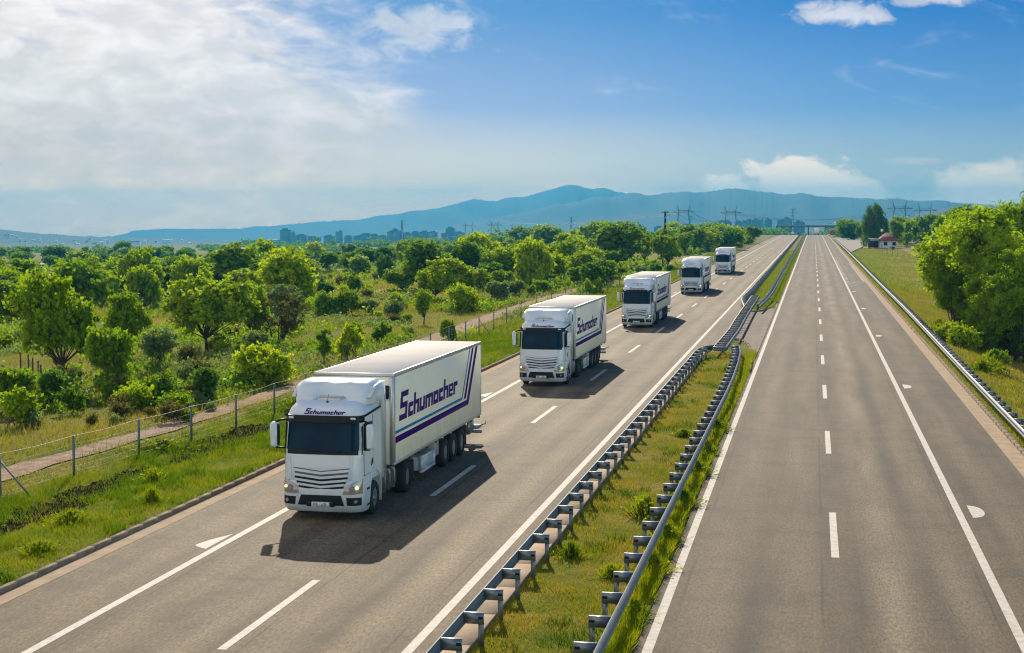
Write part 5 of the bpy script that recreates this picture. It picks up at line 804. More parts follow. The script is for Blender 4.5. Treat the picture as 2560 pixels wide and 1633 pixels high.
fence('garden_fence', [(16.6, 383), (17.3, 375), (18.1, 367), (18.9, 359), (19.8, 351), (20.6, 343), (21.4, 335), (22.3, 327), (23.2, 319)], 1.7, (1.0, .7, .4, .15), 'dark garden fence running from the small house behind the bright tree', False, 'bark')

# ------------------------------------------------------------------ lettering
GL = {
 'S': (10, [(1, 9.6, 10, 12), (.6, 7.3, 3.4, 9.6), (.6, 5, 9.4, 7.3), (6.8, 2.4, 9.4, 5), (0, 0, 9.4, 2.4)]),
 'c': (6, [(0, 0, 2.5, 6), (2.5, 0, 6, 2.0), (2.5, 4.0, 6, 6)]),
 'h': (7, [(0, 0, 2.5, 9.4), (2.5, 4.1, 4.6, 6), (4.6, 0, 7, 6)]),
 'u': (7, [(0, 0, 2.4, 6), (4.6, 0, 7, 6), (2.4, 0, 4.6, 1.9)]),
 'm': (10.4, [(0, 0, 2.4, 6), (4, 0, 6.4, 6), (8, 0, 10.4, 6), (2.4, 4.2, 4, 6), (6.4, 4.2, 8, 6)]),
 'a': (7, [(0, 0, 2.4, 6), (2.4, 0, 4.6, 1.9), (2.4, 4.1, 4.6, 6), (4.6, 0, 7, 6)]),
 'e': (7, [(0, 0, 2.4, 6), (2.4, 4.7, 7, 6), (4.8, 3.5, 7, 4.7), (2.4, 2.3, 7, 3.5), (2.4, 0, 6.6, 1.4)]),
 'r': (6, [(0, 0, 2.5, 6), (2.5, 3.9, 6, 6)]),
 'A': (5, [(0, 0, 1.4, 9), (3.6, 0, 5, 9), (1.4, 7.6, 3.6, 9), (1.4, 3.6, 3.6, 5)]),
 'C': (5, [(0, 0, 1.4, 9), (1.4, 7.6, 5, 9), (1.4, 0, 5, 1.4)]),
 'J': (5, [(3.6, 0, 5, 9), (0, 0, 3.6, 1.4), (0, 1.4, 1.4, 3)]),
 'G': (5, [(0, 0, 1.4, 9), (1.4, 7.6, 5, 9), (1.4, 0, 5, 1.4), (3.6, 1.4, 5, 4.6), (2.6, 3.4, 3.6, 4.6)]),
 '1': (3.4, [(1, 0, 2.4, 9), (0, 6.6, 1, 8)]),
 ' ': (4, []),
}
def lettering(text, cw, chh, slant, fn, gap=1.0, sub=2):
    """text as blocky strokes mapped by fn(u, v) -> point on the surface it is painted on"""
    b = MB(); x = 0
    for chx in text:
        w_, rects = GL[chx]
        for (x0, y0, x1, y1) in rects:
            nx = max(1, int((x1 - x0) / sub)); ny = max(1, int((y1 - y0) / sub))
            for i in range(nx):
                for j in range(ny):
                    q = []
                    for (a, c) in ((i, j), (i + 1, j), (i + 1, j + 1), (i, j + 1)):
                        gx = x0 + (x1 - x0) * a / nx; gy = y0 + (y1 - y0) * c / ny
                        q.append(fn((x + gx) * cw + slant * gy * chh, gy * chh))
                    b.add(q, [(0, 1, 2, 3)])
        x += w_ + gap
    return b

# ------------------------------------------------------------------ the articulated lorry
HW = 1.20
ZP = [1.10, 1.4, 1.9, 2.0, 2.82, 3.05, 3.22, 3.34, 3.41, 3.45]
YP = [0.02, 0.02, .06, .08, .22, .27, .36, .52, .74, 1.05]
WPf = [HW, HW, HW, HW, HW - .01, HW - .03, HW - .09, HW - .18, HW - .32, HW - .52]
def yf(z): return float(np.interp(z, ZP, YP))
def hwf(z): return float(np.interp(z, ZP, WPf))
def fy(x, z, hw=None, y0=None, r=.30):
    """y of the cab's front skin at x, z"""
    hw = hw if hw else hwf(z); y0 = yf(z) if y0 is None else y0
    a = min(abs(x), hw - 1e-4); y = y0 + .07 * (x / hw) ** 2
    if a > hw - r: y += r - math.sqrt(max(0, r * r - (a - (hw - r)) ** 2))
    return y
XS = [-1, -.985, -.95, -.90, -.84, -.76, -.6, -.4, -.2, 0, .2, .4, .6, .76, .84, .90, .95, .985, 1]
def loft(zs, yfront, hws, yback, name, m, parent, cap=True, rr=.30):
    V = []; F = []; n = len(XS) + 2
    for i, z in enumerate(zs):
        hw = hws[i]; y0 = yfront[i]; r = min(rr, hw * .5)
        V.append((-hw, yback[i], z))
        for s_ in XS: V.append((s_ * hw, fy(s_ * hw, z, hw, y0, r), z))
        V.append((hw, yback[i], z))
    for i in range(len(zs) - 1):
        for k in range(n):
            k2 = (k + 1) % n
            F.append((i * n + k, i * n + k2, (i + 1) * n + k2, (i + 1) * n + k))
    b = MB(); b.add(V, F + ([tuple(range(n))[::-1], tuple((len(zs) - 1) * n + k for k in range(n))] if cap else []))
    return b.build(name, m, parent, smooth=True)
def patch(x0, x1, zlo, zhi, off, m, name, parent, nx=14, nz=4, surf=None, th=.02, edge=None):
    """a panel laid over the front skin, with its own thickness; edge(v)->x range at height fraction"""
    surf = surf or (lambda x, z: fy(x, z))
    V = []; F = []
    for lay in (0, 1):
        for j in range(nz + 1):
            v = j / nz
            a, c = edge(v) if edge else (x0, x1)
            for i in range(nx + 1):
                x = a + (c - a) * i / nx
                zl = zlo(x) if callable(zlo) else zlo; zh = zhi(x) if callable(zhi) else zhi
                z = zl + (zh - zl) * v
                V.append((x, surf(x, z) - off + lay * th, z))
    n = nx + 1; K = n * (nz + 1)
    for j in range(nz):
        for i in range(nx):
            a = j * n + i
            F.append((a, a + 1, a + n + 1, a + n)); F.append((K + a, K + a + n, K + a + n + 1, K + a + 1))
    for i in range(nx):
        a = i; F.append((a, K + a, K + a + 1, a + 1)); a = nz * n + i; F.append((a, a + 1, K + a + 1, K + a))
    for j in range(nz):
        a = j * n; F.append((a, a + n, K + a + n, K + a)); a = j * n + nx; F.append((a, K + a, K + a + n, a + n))
    b = MB(); b.add(V, F)
    return b.build(name, m, parent, smooth=True)

def wheel(parent, x, y, r, w, side, dish):
    t = empty('wheel', (x, y, r)); t.parent = parent
    b = MB(); h = w / 2
    b.lathe_x([(-h, r * .60), (-h, r * .86), (-h * .86, r * .95), (-h * .6, r), (h * .6, r), (h * .86, r * .95), (h, r * .86), (h, r * .60), (h * .5, r * .58), (-h * .5, r * .58)], 28, close=True)
    b.build('tyre', MT['rubber'], t, smooth=True)
    b = MB(); s = side
    o = h * .80 * s
    b.lathe_x([(o, r * .60), (o - .02 * s, r * .56), (o - dish * s, r * .48), (o - dish * s, r * .30), (o - (dish - .05) * s, r * .24), (o - (dish - .12) * s, r * .20), (o - (dish - .13) * s, .02)], 24)
    for k in range(10):
        a = 2 * PI * k / 10
        b.lathe_x([(o - dish * s, .018), (o - (dish - .04) * s, .018)], 6, 0, r * .36 * math.cos(a), r * .36 * math.sin(a))
    b.build('rim', MT['rim'], t, smooth=True)
    return t

def make_truck():
    t = empty('articulated_truck', (0, 0, 0))
    W = MT['white']
    # cab body
    zs = [1.10, 1.4, 1.9, 2.0, 2.4, 2.82, 3.05, 3.22, 3.34, 3.41, 3.45]
    cab = loft(zs, [yf(z) for z in zs], [hwf(z) for z in zs], [2.15] * len(zs), 'cab', W, t)
    # bumper with wrap-round corners ahead of the wheel
    bs = lambda x, z: fy(x, z, 1.23, float(np.interp(z, [.26, .34, .5, .9, 1.12, 1.2], [.10, .02, -.05, -.04, -.01, .03])), .34)
    zb = [.26, .34, .5, .75, .9, 1.12, 1.2]
    bump = loft(zb, [.10, .02, -.05, -.045, -.04, -.01, .03], [1.19, 1.22, 1.23, 1.23, 1.23, 1.22, 1.2], [.80] * 7, 'bumper', W, t, rr=.34)
    patch(0, 0, .47, .77, .012, MT['black'], 'lower_intake', bump, surf=bs, edge=lambda v: (-.70 + .10 * v, .70 - .10 * v))
    for s in (-1, 1):
        patch(0, 0, .48, .71, .010, MT['black'], 'fog_lamp_recess', bump, 8, 3, surf=bs, edge=lambda v, s=s: ((.78 - .02 * v) * s, 1.17 * s))
        fl = MB(); fl.lathe_x([(-.04, .0), (-.04, .045), (.03, .055), (.03, 0)], 14); me = fl.mesh('fog_lamp', MT['lens'], True)
        o = link('fog_lamp', me, bump, (1.03 * s, bs(1.03 * s, .6) - .01, .60), PI / 2)
        # headlight: lens that wraps the corner, round reflector, lit inner lamp and amber turn lamp
        hl = patch(0, 0, lambda x: .80 + .06 * max(0, abs(x) - .9), lambda x: 1.02 + .42 * (abs(x) - .66), .014, MT['lens'], 'headlight', t, 10, 4, surf=bs, edge=lambda v, s=s: ((.66 + .06 * v) * s, 1.19 * s))
        fl = MB(); fl.lathe_x([(-.03, .0), (-.03, .085), (.02, .095), (.02, 0)], 18)
        link('reflector', fl.mesh('reflector', MT['rim'], True), hl, (.93 * s, bs(.93 * s, .95) - .018, .955), PI / 2)
        lx = 1.06 if s > 0 else 1.08
        fl = MB(); fl.lathe_x([(-.035, .0), (-.035, .042), (.02, .05), (.02, 0)], 14)
        link('lamp', fl.mesh('lamp', MT['amber'], True), hl, (lx * s, bs(lx * s, .98) - .012, .99), PI / 2)
    # number plate
    pl = MB(); pl.box(-.27, .27, bs(0, .52) - .045, bs(0, .52) - .005, .455, .575, .008); plo = pl.build('number_plate', MT['plate'], t)
    py = bs(0, .52) - .0475
    lettering('AC JG 1', .0125, .0085, 0, lambda u, v: (-.205 + u, py, .477 + v), gap=1.6).build('plate_text', MT['plate_ink'], plo)
    for s in (-1, 1):
        b = MB(); a, c = sorted((s * .275, s * .42)); b.box(a, c, bs(.3, .52) - .05, bs(.3, .52) + .03, .44, .60, .02); b.build('plate_bracket', MT['black'], bump)
    # bonnet panel, grille mesh with black slots and white bars in a shallow V
    V_ = lambda z0: (lambda x: z0 - .085 * (1 - abs(x) / .8))
    patch(0, 0, V_(.99), V_(1.55), .012, MT['mesh_grey'], 'grille', cab, 16, 6, edge=lambda v: (-.68 - .17 * v, .68 + .17 * v))
    for i, z0 in enumerate((1.485, 1.35, 1.215, 1.09)):
        wv = .87 - .055 * i
        patch(-wv, wv, V_(z0 - .035), V_(z0 + .035), .055, W, 'grille_bar', cab, 16, 1, th=.05)
        if i: patch(-wv + .02, wv - .02, V_(z0 - .10), V_(z0 - .034), .053, MT['black'], 'grille_slot', cab, 16, 1)
    patch(-.84, .84, 1.56, 1.90, .016, W, 'bonnet_panel', cab, 16, 3)
    for s in (-1, 1):
        patch(0, 0, 1.18, 1.86, .020, W, 'corner_flap', cab, 8, 6, edge=lambda v, s=s: ((.90 + .06 * v) * s, (1.17) * s))
    # windscreen, sun visor
    patch(0, 0, 1.93, 2.93, .012, MT['black'], 'windscreen_frame', cab, 18, 5, edge=lambda v: (-1.165 + .02 * v, 1.165 - .02 * v))
    patch(0, 0, 2.06, 2.84, .020, MT['glass'], 'windscreen', cab, 18, 5, edge=lambda v: (-1.09 + .03 * v, 1.09 - .03 * v))
    for s in (-.55, .15):
        b = MB(); b.tube([(s, fy(s, 2.0) - .035, 1.99), (s + .5, fy(s + .5, 2.03) - .04, 2.035)], .012, 5); b.build('wiper', MT['black'], cab)
    vis = patch(-1.17, 1.17, 2.86, 3.05, .15, MT['black'], 'sun_visor', t, 18, 3, th=.12)
    for s in (-1, 1):
        b = MB(); b.box(-.075, .075, -.02, .02, -.03, .03, .01)
        link('marker_lamp', b.mesh('marker_lamp', MT['plate']), vis, (.93 * s, fy(.93 * s, 2.98) - .165, 2.985))
    # name above the visor
    def onroof(u, v):
        x = -.60 + u; z = 3.075 + v * .92
        return (x, fy(x, z) - .012, z)
    lettering('Schumacher', .0148, .0148, .35, onroof, sub=1.5).build('cab_lettering', MT['purple'], cab)
    b = MB(); b.tube([(0.0, .66, 3.34), (0.0, .66, 3.42)], .035, 10); b.tube([(0, .66, 3.42), (.02, .70, 3.62)], .006, 4); b.build('aerial', MT['black'], cab)
    # roof hatch and small roof pads
    b = MB(); b.box(-.36, .34, .80, 1.15, 3.40, 3.47, .03); b.build('roof_hatch', MT['roofp'], cab)
    for s in (-1, 1):
        b = MB(); b.box(.45 * s - .09, .45 * s + .09, .80, .92, 3.385, 3.405, .008); b.build('roof_pad', W, cab)
    # roof spoiler with a recess over the hatch
    ys = [.90, 1.0, 1.13, 1.27, 1.41, 1.56, 1.85, 2.25]
    tz_ = [3.42, 3.54, 3.67, 3.79, 3.88, 3.93, 3.95, 3.95]
    hw_ = [1.04, 1.08, 1.11, 1.14, 1.16, 1.17, 1.17, 1.17]
    V = []; F = []; prof = [(-1, 0), (-1, .55), (-.985, .78), (-.93, .94), (-.84, 1), (-.5, 1.0), (-.36, .99), (0, .99), (.36, .99), (.5, 1.0), (.84, 1), (.93, .94), (.985, .78), (1, .55), (1, 0)]
    for y, zt, hw in zip(ys, tz_, hw_):
        for px_, pz_ in prof:
            yy = y + (.10 * (1 - px_ * px_) * -0.6) + (.30 if abs(px_) <= .36 and y < 1.0 else (.12 if abs(px_) <= .36 and y < 1.3 else 0))
            base = 3.30
            V.append((px_ * hw, yy, base + (zt - base) * pz_))
    n = len(prof)
    for i in range(len(ys) - 1):
        for k in range(n - 1): F.append((i * n + k, i * n + k + 1, (i + 1) * n + k + 1, (i + 1) * n + k))
    F += [tuple(range(n))[::-1], tuple((len(ys) - 1) * n + k for k in range(n))]
    b = MB(); b.add(V, F); spo = b.build('roof_spoiler', W, t, smooth=True)
    for s in (-1, 1):
        b = MB(); b.prism([(1.02, 3.53), (1.55, 3.80), (2.25, 3.88), (2.25, 3.80), (1.6, 3.70), (1.05, 3.47)], 0, *sorted((s * 1.10, s * 1.21))); b.build('spoiler_fin', W, spo)
    # side fairing behind the cab
    for s in (-1, 1):
        b = MB(); b.prism([(2.12, .95), (2.62, .95), (2.62, 3.2), (2.50, 3.86), (1.9, 3.82), (1.72, 3.55), (1.72, 3.33), (2.12, 3.30)], 0, *sorted((s * 1.13, s * 1.215)))
        b.build('side_fairing', W, t)
        # side window, quarter line, door seams, handle, black roof stripe
        b = MB(); b.prism([(.34, 2.04), (.95, 2.10), (1.18, 2.22), (1.18, 2.80), (.62, 2.84), (.44, 2.80)], 0, *sorted((s * (HW - .03), s * (HW + .006))))
        b.build('window_frame', MT['black'], cab)
        b = MB(); b.prism([(.44, 2.12), (.92, 2.16), (1.12, 2.26), (1.12, 2.74), (.66, 2.77), (.52, 2.74)], 0, *sorted((s * (HW - .02), s * (HW + .010))))
        b.build('side_window', MT['glass'], cab)
        b = MB(); b.prism([(.33, 3.00), (2.1, 3.09), (2.1, 3.14), (.33, 3.05)], 0, *sorted((s * (HW - .08), s * (HW + .002))))
        b.build('roof_stripe', MT['black'], cab)
        b = MB(); a, c = sorted((s * (HW - .01), s * (HW + .0025)))
        b.box(a, c, 1.255, 1.267, 1.3, 2.98); b.box(a, c, .30, 1.267, 1.30, 1.312); b.box(a, c, .33, .342, 1.3, 2.0)
        b.build('door_seam', MT['black'], cab)
        b = MB(); b.prism([(1.02, 1.50), (1.18, 1.56), (1.20, 1.72), (1.10, 1.66)], 0, *sorted((s * (HW - .01), s * (HW + .02)))); b.build('door_handle', MT['black'], cab)
        # mirror: white shell, black glass towards the driver, two arms
        mr_ = MB(); mr_.box(*sorted((s * 1.34, s * 1.56)), .02, .26, 2.12, 2.84, .05); mo = mr_.build('mirror', W, t, smooth=True)
        g = MB(); g.box(*sorted((s * 1.36, s * 1.54)), .262, .275, 2.16, 2.80); g.build('mirror_glass', MT['glass'], mo)
        g = MB(); g.box(*sorted((s * 1.315, s * 1.345)), .06, .24, 2.16, 2.80, .01); g.build('mirror_rim', MT['black'], mo)
        g = MB(); g.tube([(s * 1.14, .42, 2.90), (s * 1.28, .22, 2.90), (s * 1.42, .14, 2.84)], .032, 8); g.tube([(s * 1.14, .40, 2.05), (s * 1.42, .16, 2.10)], .028, 8); g.build('mirror_arm', MT['black'], mo)
        # wheel-arch wing
        V = []; F = []; K = 14
        for k in range(K + 1):
            a = PI * k / K; ca, sa = math.cos(a), math.sin(a)
            for (rr_, xx) in ((.57, .78), (.66, .80), (.67, 1.18), (.63, 1.235), (.56, 1.235)):
                V.append((s * xx, 1.4 + rr_ * ca * 1.02, max(.52, .60 + (rr_ + .16) * sa)))
        for k in range(K):
            for j in range(4): F.append((k * 5 + j, k * 5 + j + 1, (k + 1) * 5 + j + 1, (k + 1) * 5 + j))
            F.append((k * 5 + 4, k * 5, (k + 1) * 5, (k + 1) * 5 + 4))
        F += [(0, 1, 2, 3, 4), (K * 5 + 4, K * 5 + 3, K * 5 + 2, K * 5 + 1, K * 5)]
        b = MB(); b.add(V, F); b.build('wheel_arch', W, t, smooth=True)
        b = MB(); b.box(*sorted((s * .88, s * 1.22)), 2.02, 2.07, .30, .98, .01); b.build('mud_flap', W, t)
        # entry steps behind the bumper corner
        b = MB(); b.box(*sorted((s * 1.205, s * 1.236)), .50, .79, .86, .93, .005); b.build('entry_step', MT['black'], bump); b = MB(); b.box(*sorted((s * 1.205, s * 1.236)), .50, .79, .40, .46, .005); b.build('entry_step', MT['black'], bump)
        # tank
        b = MB(); b.box(*sorted((s * .62, s * 1.18)), 2.18, 3.98, .42, 1.05, .11); tk = b.build('fuel_tank', MT['tank'], t, smooth=True)
        for yy in (2.55, 3.1, 3.6):
            g = MB(); g.box(*sorted((s * .60, s * 1.195)), yy, yy + .06, .40, 1.07, .11); g.build('tank_strap', MT['rim'], tk)
        # wheels
        wheel(t, s * 1.06, 1.40, .50, .32, s, .06)
        wheel(t, s * .98, 5.05, .51, .55, s, .22)
        for yy in (10.25, 11.52, 12.80): wheel(t, s * 1.06, yy, .50, .36, s, .14)
        b = MB(); b.box(*sorted((s * .80, s * 1.25)), 5.70, 5.74, .25, .95, .01); b.build('mud_flap', MT['chassis'], t)
    # chassis of the tractor
    b = MB()
    for s in (-1, 1): b.box(*sorted((s * .35, s * .45)), .6, 6.2, .72, 1.0, .01)
    b.box(-.55, .55, .5, 2.2, .45, 1.15, .05); b.box(-.8, .8, 1.3, 1.5, .42, .58, .03); b.box(-.9, .9, 4.95, 5.15, .42, .60, .03); b.box(-.5, .5, 4.4, 5.7, 1.0, 1.14, .02)
    b.box(-.95, .95, .82, 2.1, .95, 1.12, .02)
    b.build('tractor_chassis', MT['chassis'], t)
    # trailer: panelled box, roof sheet, aluminium edges
    y0, y1, z0, z1, h = 3.30, 15.90, 1.15, 3.97, 1.27
    b = MB(); b.box(-h, h, y0, y1, z0, z1, .015); tr = b.build('trailer_box', MT['trailer'], t)
    b = MB(); b.box(-h + .03, h - .03, y0 + .05, y1 - .03, z1 + .0005, z1 + .012, .003); b.build('trailer_roof', MT['roofp'], tr)
    for s in (-1, 1):
        a, c = sorted((s * (h - .05), s * (h + .012)))
        b = MB(); b.box(a, c, y0 - .01, y1 + .005, z1 - .105, z1 + .018, .008); b.box(a, c, y0 - .008, y1, z0 - .02, z0 + .075, .008)
        b.box(a, c, y0 - .012, y0 + .13, z0 + .075, z1 - .105, .006); b.box(a, c, y1 - .07, y1 + .006, z0 + .075, z1 - .105, .006)
        b.build('edge_rail', MT['alu'], tr)
        b = MB()
        for k in range(1, 10):
            yy = y0 + k * 1.26; b.box(a + (.045 if s > 0 else 0), c - (0 if s > 0 else .045), yy, yy + .004, z0 + .08, z1 - .11)
    b = MB(); b.box(-h + .02, h - .02, y0 - .012, y0 + .05, z1 - .10, z1 + .016, .008); b.box(-h, -h + .12, y0 - .03, y0, z0, z1 - .11, .01); b.box(h - .12, h, y0 - .03, y0, z0, z1 - .11, .01); b.build('front_rail', MT['alu'], tr)
    b = MB(); b.box(.95, 1.13, y0 - .10, y0 - .015, 3.2, 3.62, .02); b.box(.85, 1.0, y0 - .08, y0 - .015, 3.46, 3.56, .01); b.build('coupling_panel', MT['black'], tr)
    # company name and stripes on both flanks
    for s in (-1, 1):
        xx = s * (h + .006)
        fn = (lambda u, v: (xx, y0 + .58 + u, 2.43 + v)) if s > 0 else (lambda u, v: (xx, y0 + 9.4 - u, 2.43 + v))
        lettering('Schumacher', .1005, .0745, .2, fn, gap=.62, sub=20).build('trailer_lettering', MT['purple'], tr)
        def poly(pts): b = MB(); b.prism([(y0 + p[0], p[1]) for p in pts], 0, *sorted((s * (h - .004), s * (h + .0055)))); return b
        xx = s * (h + .006)
        if s < 0: continue
        poly([(.14, 1.80), (10.35, 1.80), (12.0, 3.86), (11.62, 3.86), (10.12, 2.0), (.14, 2.0)]).build('purple_stripe', MT['purple'], tr)
        poly([(9.62, 2.08), (9.93, 2.08), (11.30, 3.86), (11.00, 3.86)]).build('purple_stripe', MT['purple'], tr)
        poly([(.14, 2.09), (9.36, 2.09), (10.72, 3.86), (10.58, 3.86), (9.29, 2.18), (.14, 2.18)]).build('blue_stripe', MT['blue'], tr)
    poly = None
    for pts, m_, nm in (([(.14, 1.80), (10.35, 1.80), (12.0, 3.86), (11.62, 3.86), (10.12, 2.0), (.14, 2.0)], 'purple', 'purple_stripe'), ([(9.62, 2.08), (9.93, 2.08), (11.30, 3.86), (11.00, 3.86)], 'purple', 'purple_stripe'), ([(.14, 2.09), (9.36, 2.09), (10.72, 3.86), (10.58, 3.86), (9.29, 2.18), (.14, 2.18)], 'blue', 'blue_stripe')):
        b = MB(); b.prism([(y0 + p[0], p[1]) for p in pts], 0, -h - .0055, -h + .004); b.build(nm, MT[m_], tr)
    # under the trailer
    b = MB()
    for s in (-1, 1): b.box(*sorted((s * .45, s * .57)), 3.9, 15.7, .95, 1.15, .01)
    for yy in (6.6, 7.8, 9.0, 9.7, 11.0, 12.2, 13.5, 14.6): b.box(-1.2, 1.2, yy, yy + .08, 1.02, 1.15)
    for yy in (10.25, 11.52, 12.80): b.box(-.95, .95, yy - .07, yy + .07, .43, .57, .02)
    b.build('trailer_chassis', MT['chassis'], t)
    for s in (-1, 1):
        b = MB(); b.box(*sorted((s * .98, s * 1.10)), 6.05, 6.20, .32, 1.12, .015); b.box(*sorted((s * .92, s * 1.15)), 5.98, 6.27, .28, .33, .01); b.build('landing_leg', MT['red'], t)
        b = MB(); a, c = sorted((s * 1.10, s * 1.22))
        b.box(a, c, 7.0, 8.75, .78, .86, .008); b.box(a, c, 7.0, 8.75, .30, .38, .008); b.box(a, c, 7.0, 7.1, .38, .78); b.box(a, c, 8.65, 8.75, .38, .78)
        b.box(*sorted((s * .7, s * 1.12)), 7.05, 8.7, .36, .80, .01); b.build('pallet_box', MT['white'], t)
        b = MB(); b.box(*sorted((s * .6, s * 1.13)), 8.95, 9.62, .52, 1.14, .03); b.build('locker', MT['beige'], t)
        b = MB(); b.box(*sorted((s * .85, s * 1.24)), 13.42, 13.46, .30, 1.05, .01); b.build('mud_flap', MT['chassis'], t)
    b = MB(); b.box(-1.2, 1.2, 15.75, 16.35, .58, .70, .02); b.box(-1.22, 1.22, 16.2, 16.3, .36, .48, .01); b.box(-.9, -.8, 15.4, 16.25, .4, .95); b.box(.8, .9, 15.4, 16.25, .4, .95)
    b.tube([(1.15, 16.3, .66), (1.32, 16.5, .70), (1.33, 16.52, .80)], .02, 6); tl = b.build('tail_lift', MT['steel_dull'], t)
    b = MB(); b.box(1.0, 1.22, 15.91, 15.94, 1.0, 1.1); b.box(-1.22, -1.0, 15.91, 15.94, 1.0, 1.1); b.build('tail_lamp', MT['red'], t)
    return t

TR = [(41.95, 'nearest white articulated truck with purple lettering on its long trailer'),
      (78.2, 'second white articulated truck, one truck gap behind the nearest one'),
      (121.7, 'third white articulated truck, in the middle of the convoy'),
      (177.2, 'fourth white articulated truck, between the third and the rearmost of the convoy'),
      (241.3, 'rearmost small white articulated truck of the convoy, farthest up the road')]
truck0 = make_truck()
for i, (y, lab) in enumerate(TR):
    o = truck0 if i == 0 else copy_tree(truck0)
    o.location = (-13.86 + (.0, .06, .08, .08, .0)[i], y, .006)
    tag(o, lab, 'truck', 'white articulated trucks driving in convoy')

# ------------------------------------------------------------------ far traffic beyond the crest
def far_truck(x, y, col, h, w_, lab, cat, name, L_=8.0):
    z = float(zr(y)); t = empty(name, (x, y, z), label=lab, cat=cat)
    m = mat(name + '_paint', col, .5)
    b = MB(); b.box(-w_ / 2, w_ / 2, 0, L_, .9, h, .03); b.build('body', m, t)
    b = MB(); b.box(-w_ / 2 + .1, w_ / 2 - .1, L_, L_ + 2, .6, h * .8, .1); b.build('cab', m, t)
    b = MB(); b.box(-w_ / 2 + .05, w_ / 2 - .05, -.05, .0, .5, .9); b.build('rear_bumper', MT['chassis'], t)
    for yy in (1.2, 2.4, L_ + .8):
        b = MB(); b.lathe_x([(-w_ / 2 + .02, .48), (-w_ / 2 + .3, .48)], 12, 0, yy, .5); b.lathe_x([(w_ / 2 - .3, .48), (w_ / 2 - .02, .48)], 12, 0, yy, .5); b.build('axle_wheels', MT['rubber'], t)
def far_car(x, y, col, lab, name='car', sc=1.0):
    z = float(zr(y)); t = empty(name, (x, y, z), label=lab, cat='car')
    m = mat(name + '_paint', col, .3, coat=.5)
    b = MB(); b.prism([(0, .3), (4.3, .3), (4.3, .75), (3.4, .85), (.1, .9)], 0, -.88, .88); b.build('body', m, t)
    b = MB(); b.prism([(.15, .88), (3.4, .84), (2.5, 1.42), (.7, 1.45)], 0, -.75, .75); b.build('cabin', MT['glass'], t)
    b = MB(); b.box(-.66, .66, .8, 2.4, 1.42, 1.465, .01); b.build('roof', m, t)
    for s in (-1, 1):
        for yy in (.8, 3.4):
            b = MB(); b.lathe_x([(s * .72, .32), (s * .89, .32)], 14, 0, yy, .32); b.build('wheel', MT['rubber'], t)
far_truck(1.9, 950, (.90, .86, .80), 4.0, 2.6, 'white box truck driving away in the left lane of the right carriageway', 'truck', 'box_truck')
far_truck(-9.8, 1090, (.10, .14, .20), 3.2, 2.5, 'dark van coming over the crest on the left carriageway', 'van', 'van', 5.0)
far_truck(-14.6, 1120, (.75, .75, .74), 2.4, 2.0, 'small white van beyond the crest beside the dark van', 'van', 'van', 4.0)
far_truck(13.8, 1130, (.22, .035, .03), 3.9, 4.6, 'dark red lorry standing beyond the crest right of the box truck', 'lorry', 'lorry', 12)
far_car(5.4, 960, (.75, .75, .75), 'white car just before the crest beside the box truck')

# ------------------------------------------------------------------ vegetation
MT['leaf_bright'] = leafmat('leaf_bright', (.160, .265, .008), (.300, .380, .012), (2.0, 1.95, .4))
MT['leaf_mid'] = leafmat('leaf_mid', (.115, .215, .014), (.225, .315, .020), (1.9, 1.9, .5))
MT['leaf_dark'] = leafmat('leaf_dark', (.065, .150, .022), (.140, .225, .030), (1.7, 1.9, .6))
MT['leaf_grey'] = leafmat('leaf_grey', (.140, .205, .070), (.240, .300, .120), (1.3, 1.4, .6))
MT['leaf_locust'] = leafmat('leaf_locust', (.125, .235, .010), (.270, .375, .010), (1.8, 1.8, .3), tf=.5, scale=.5)
MT['leaf_willow'] = leafmat('leaf_willow', (.050, .110, .030), (.100, .160, .032), (1.5, 1.6, .6))
MT['leaf_dry'] = leafmat('leaf_dry', (.150, .140, .045), (.110, .125, .030), (1.4, 1.3, .5))
MT['grass'] = leafmat('grass', (.090, .155, .003), (.210, .220, .006), (1.8, 1.8, .4), tf=.55, scale=.8)
MT['grass_mixed'] = leafmat('grass_mixed', (.110, .150, .004), (.260, .215, .025), (1.6, 1.5, .4), tf=.55, scale=.7)
MT['grass_dry'] = leafmat('grass_dry', (.280, .225, .060), (.120, .165, .010), (1.5, 1.5, .5), tf=.5, scale=.16)

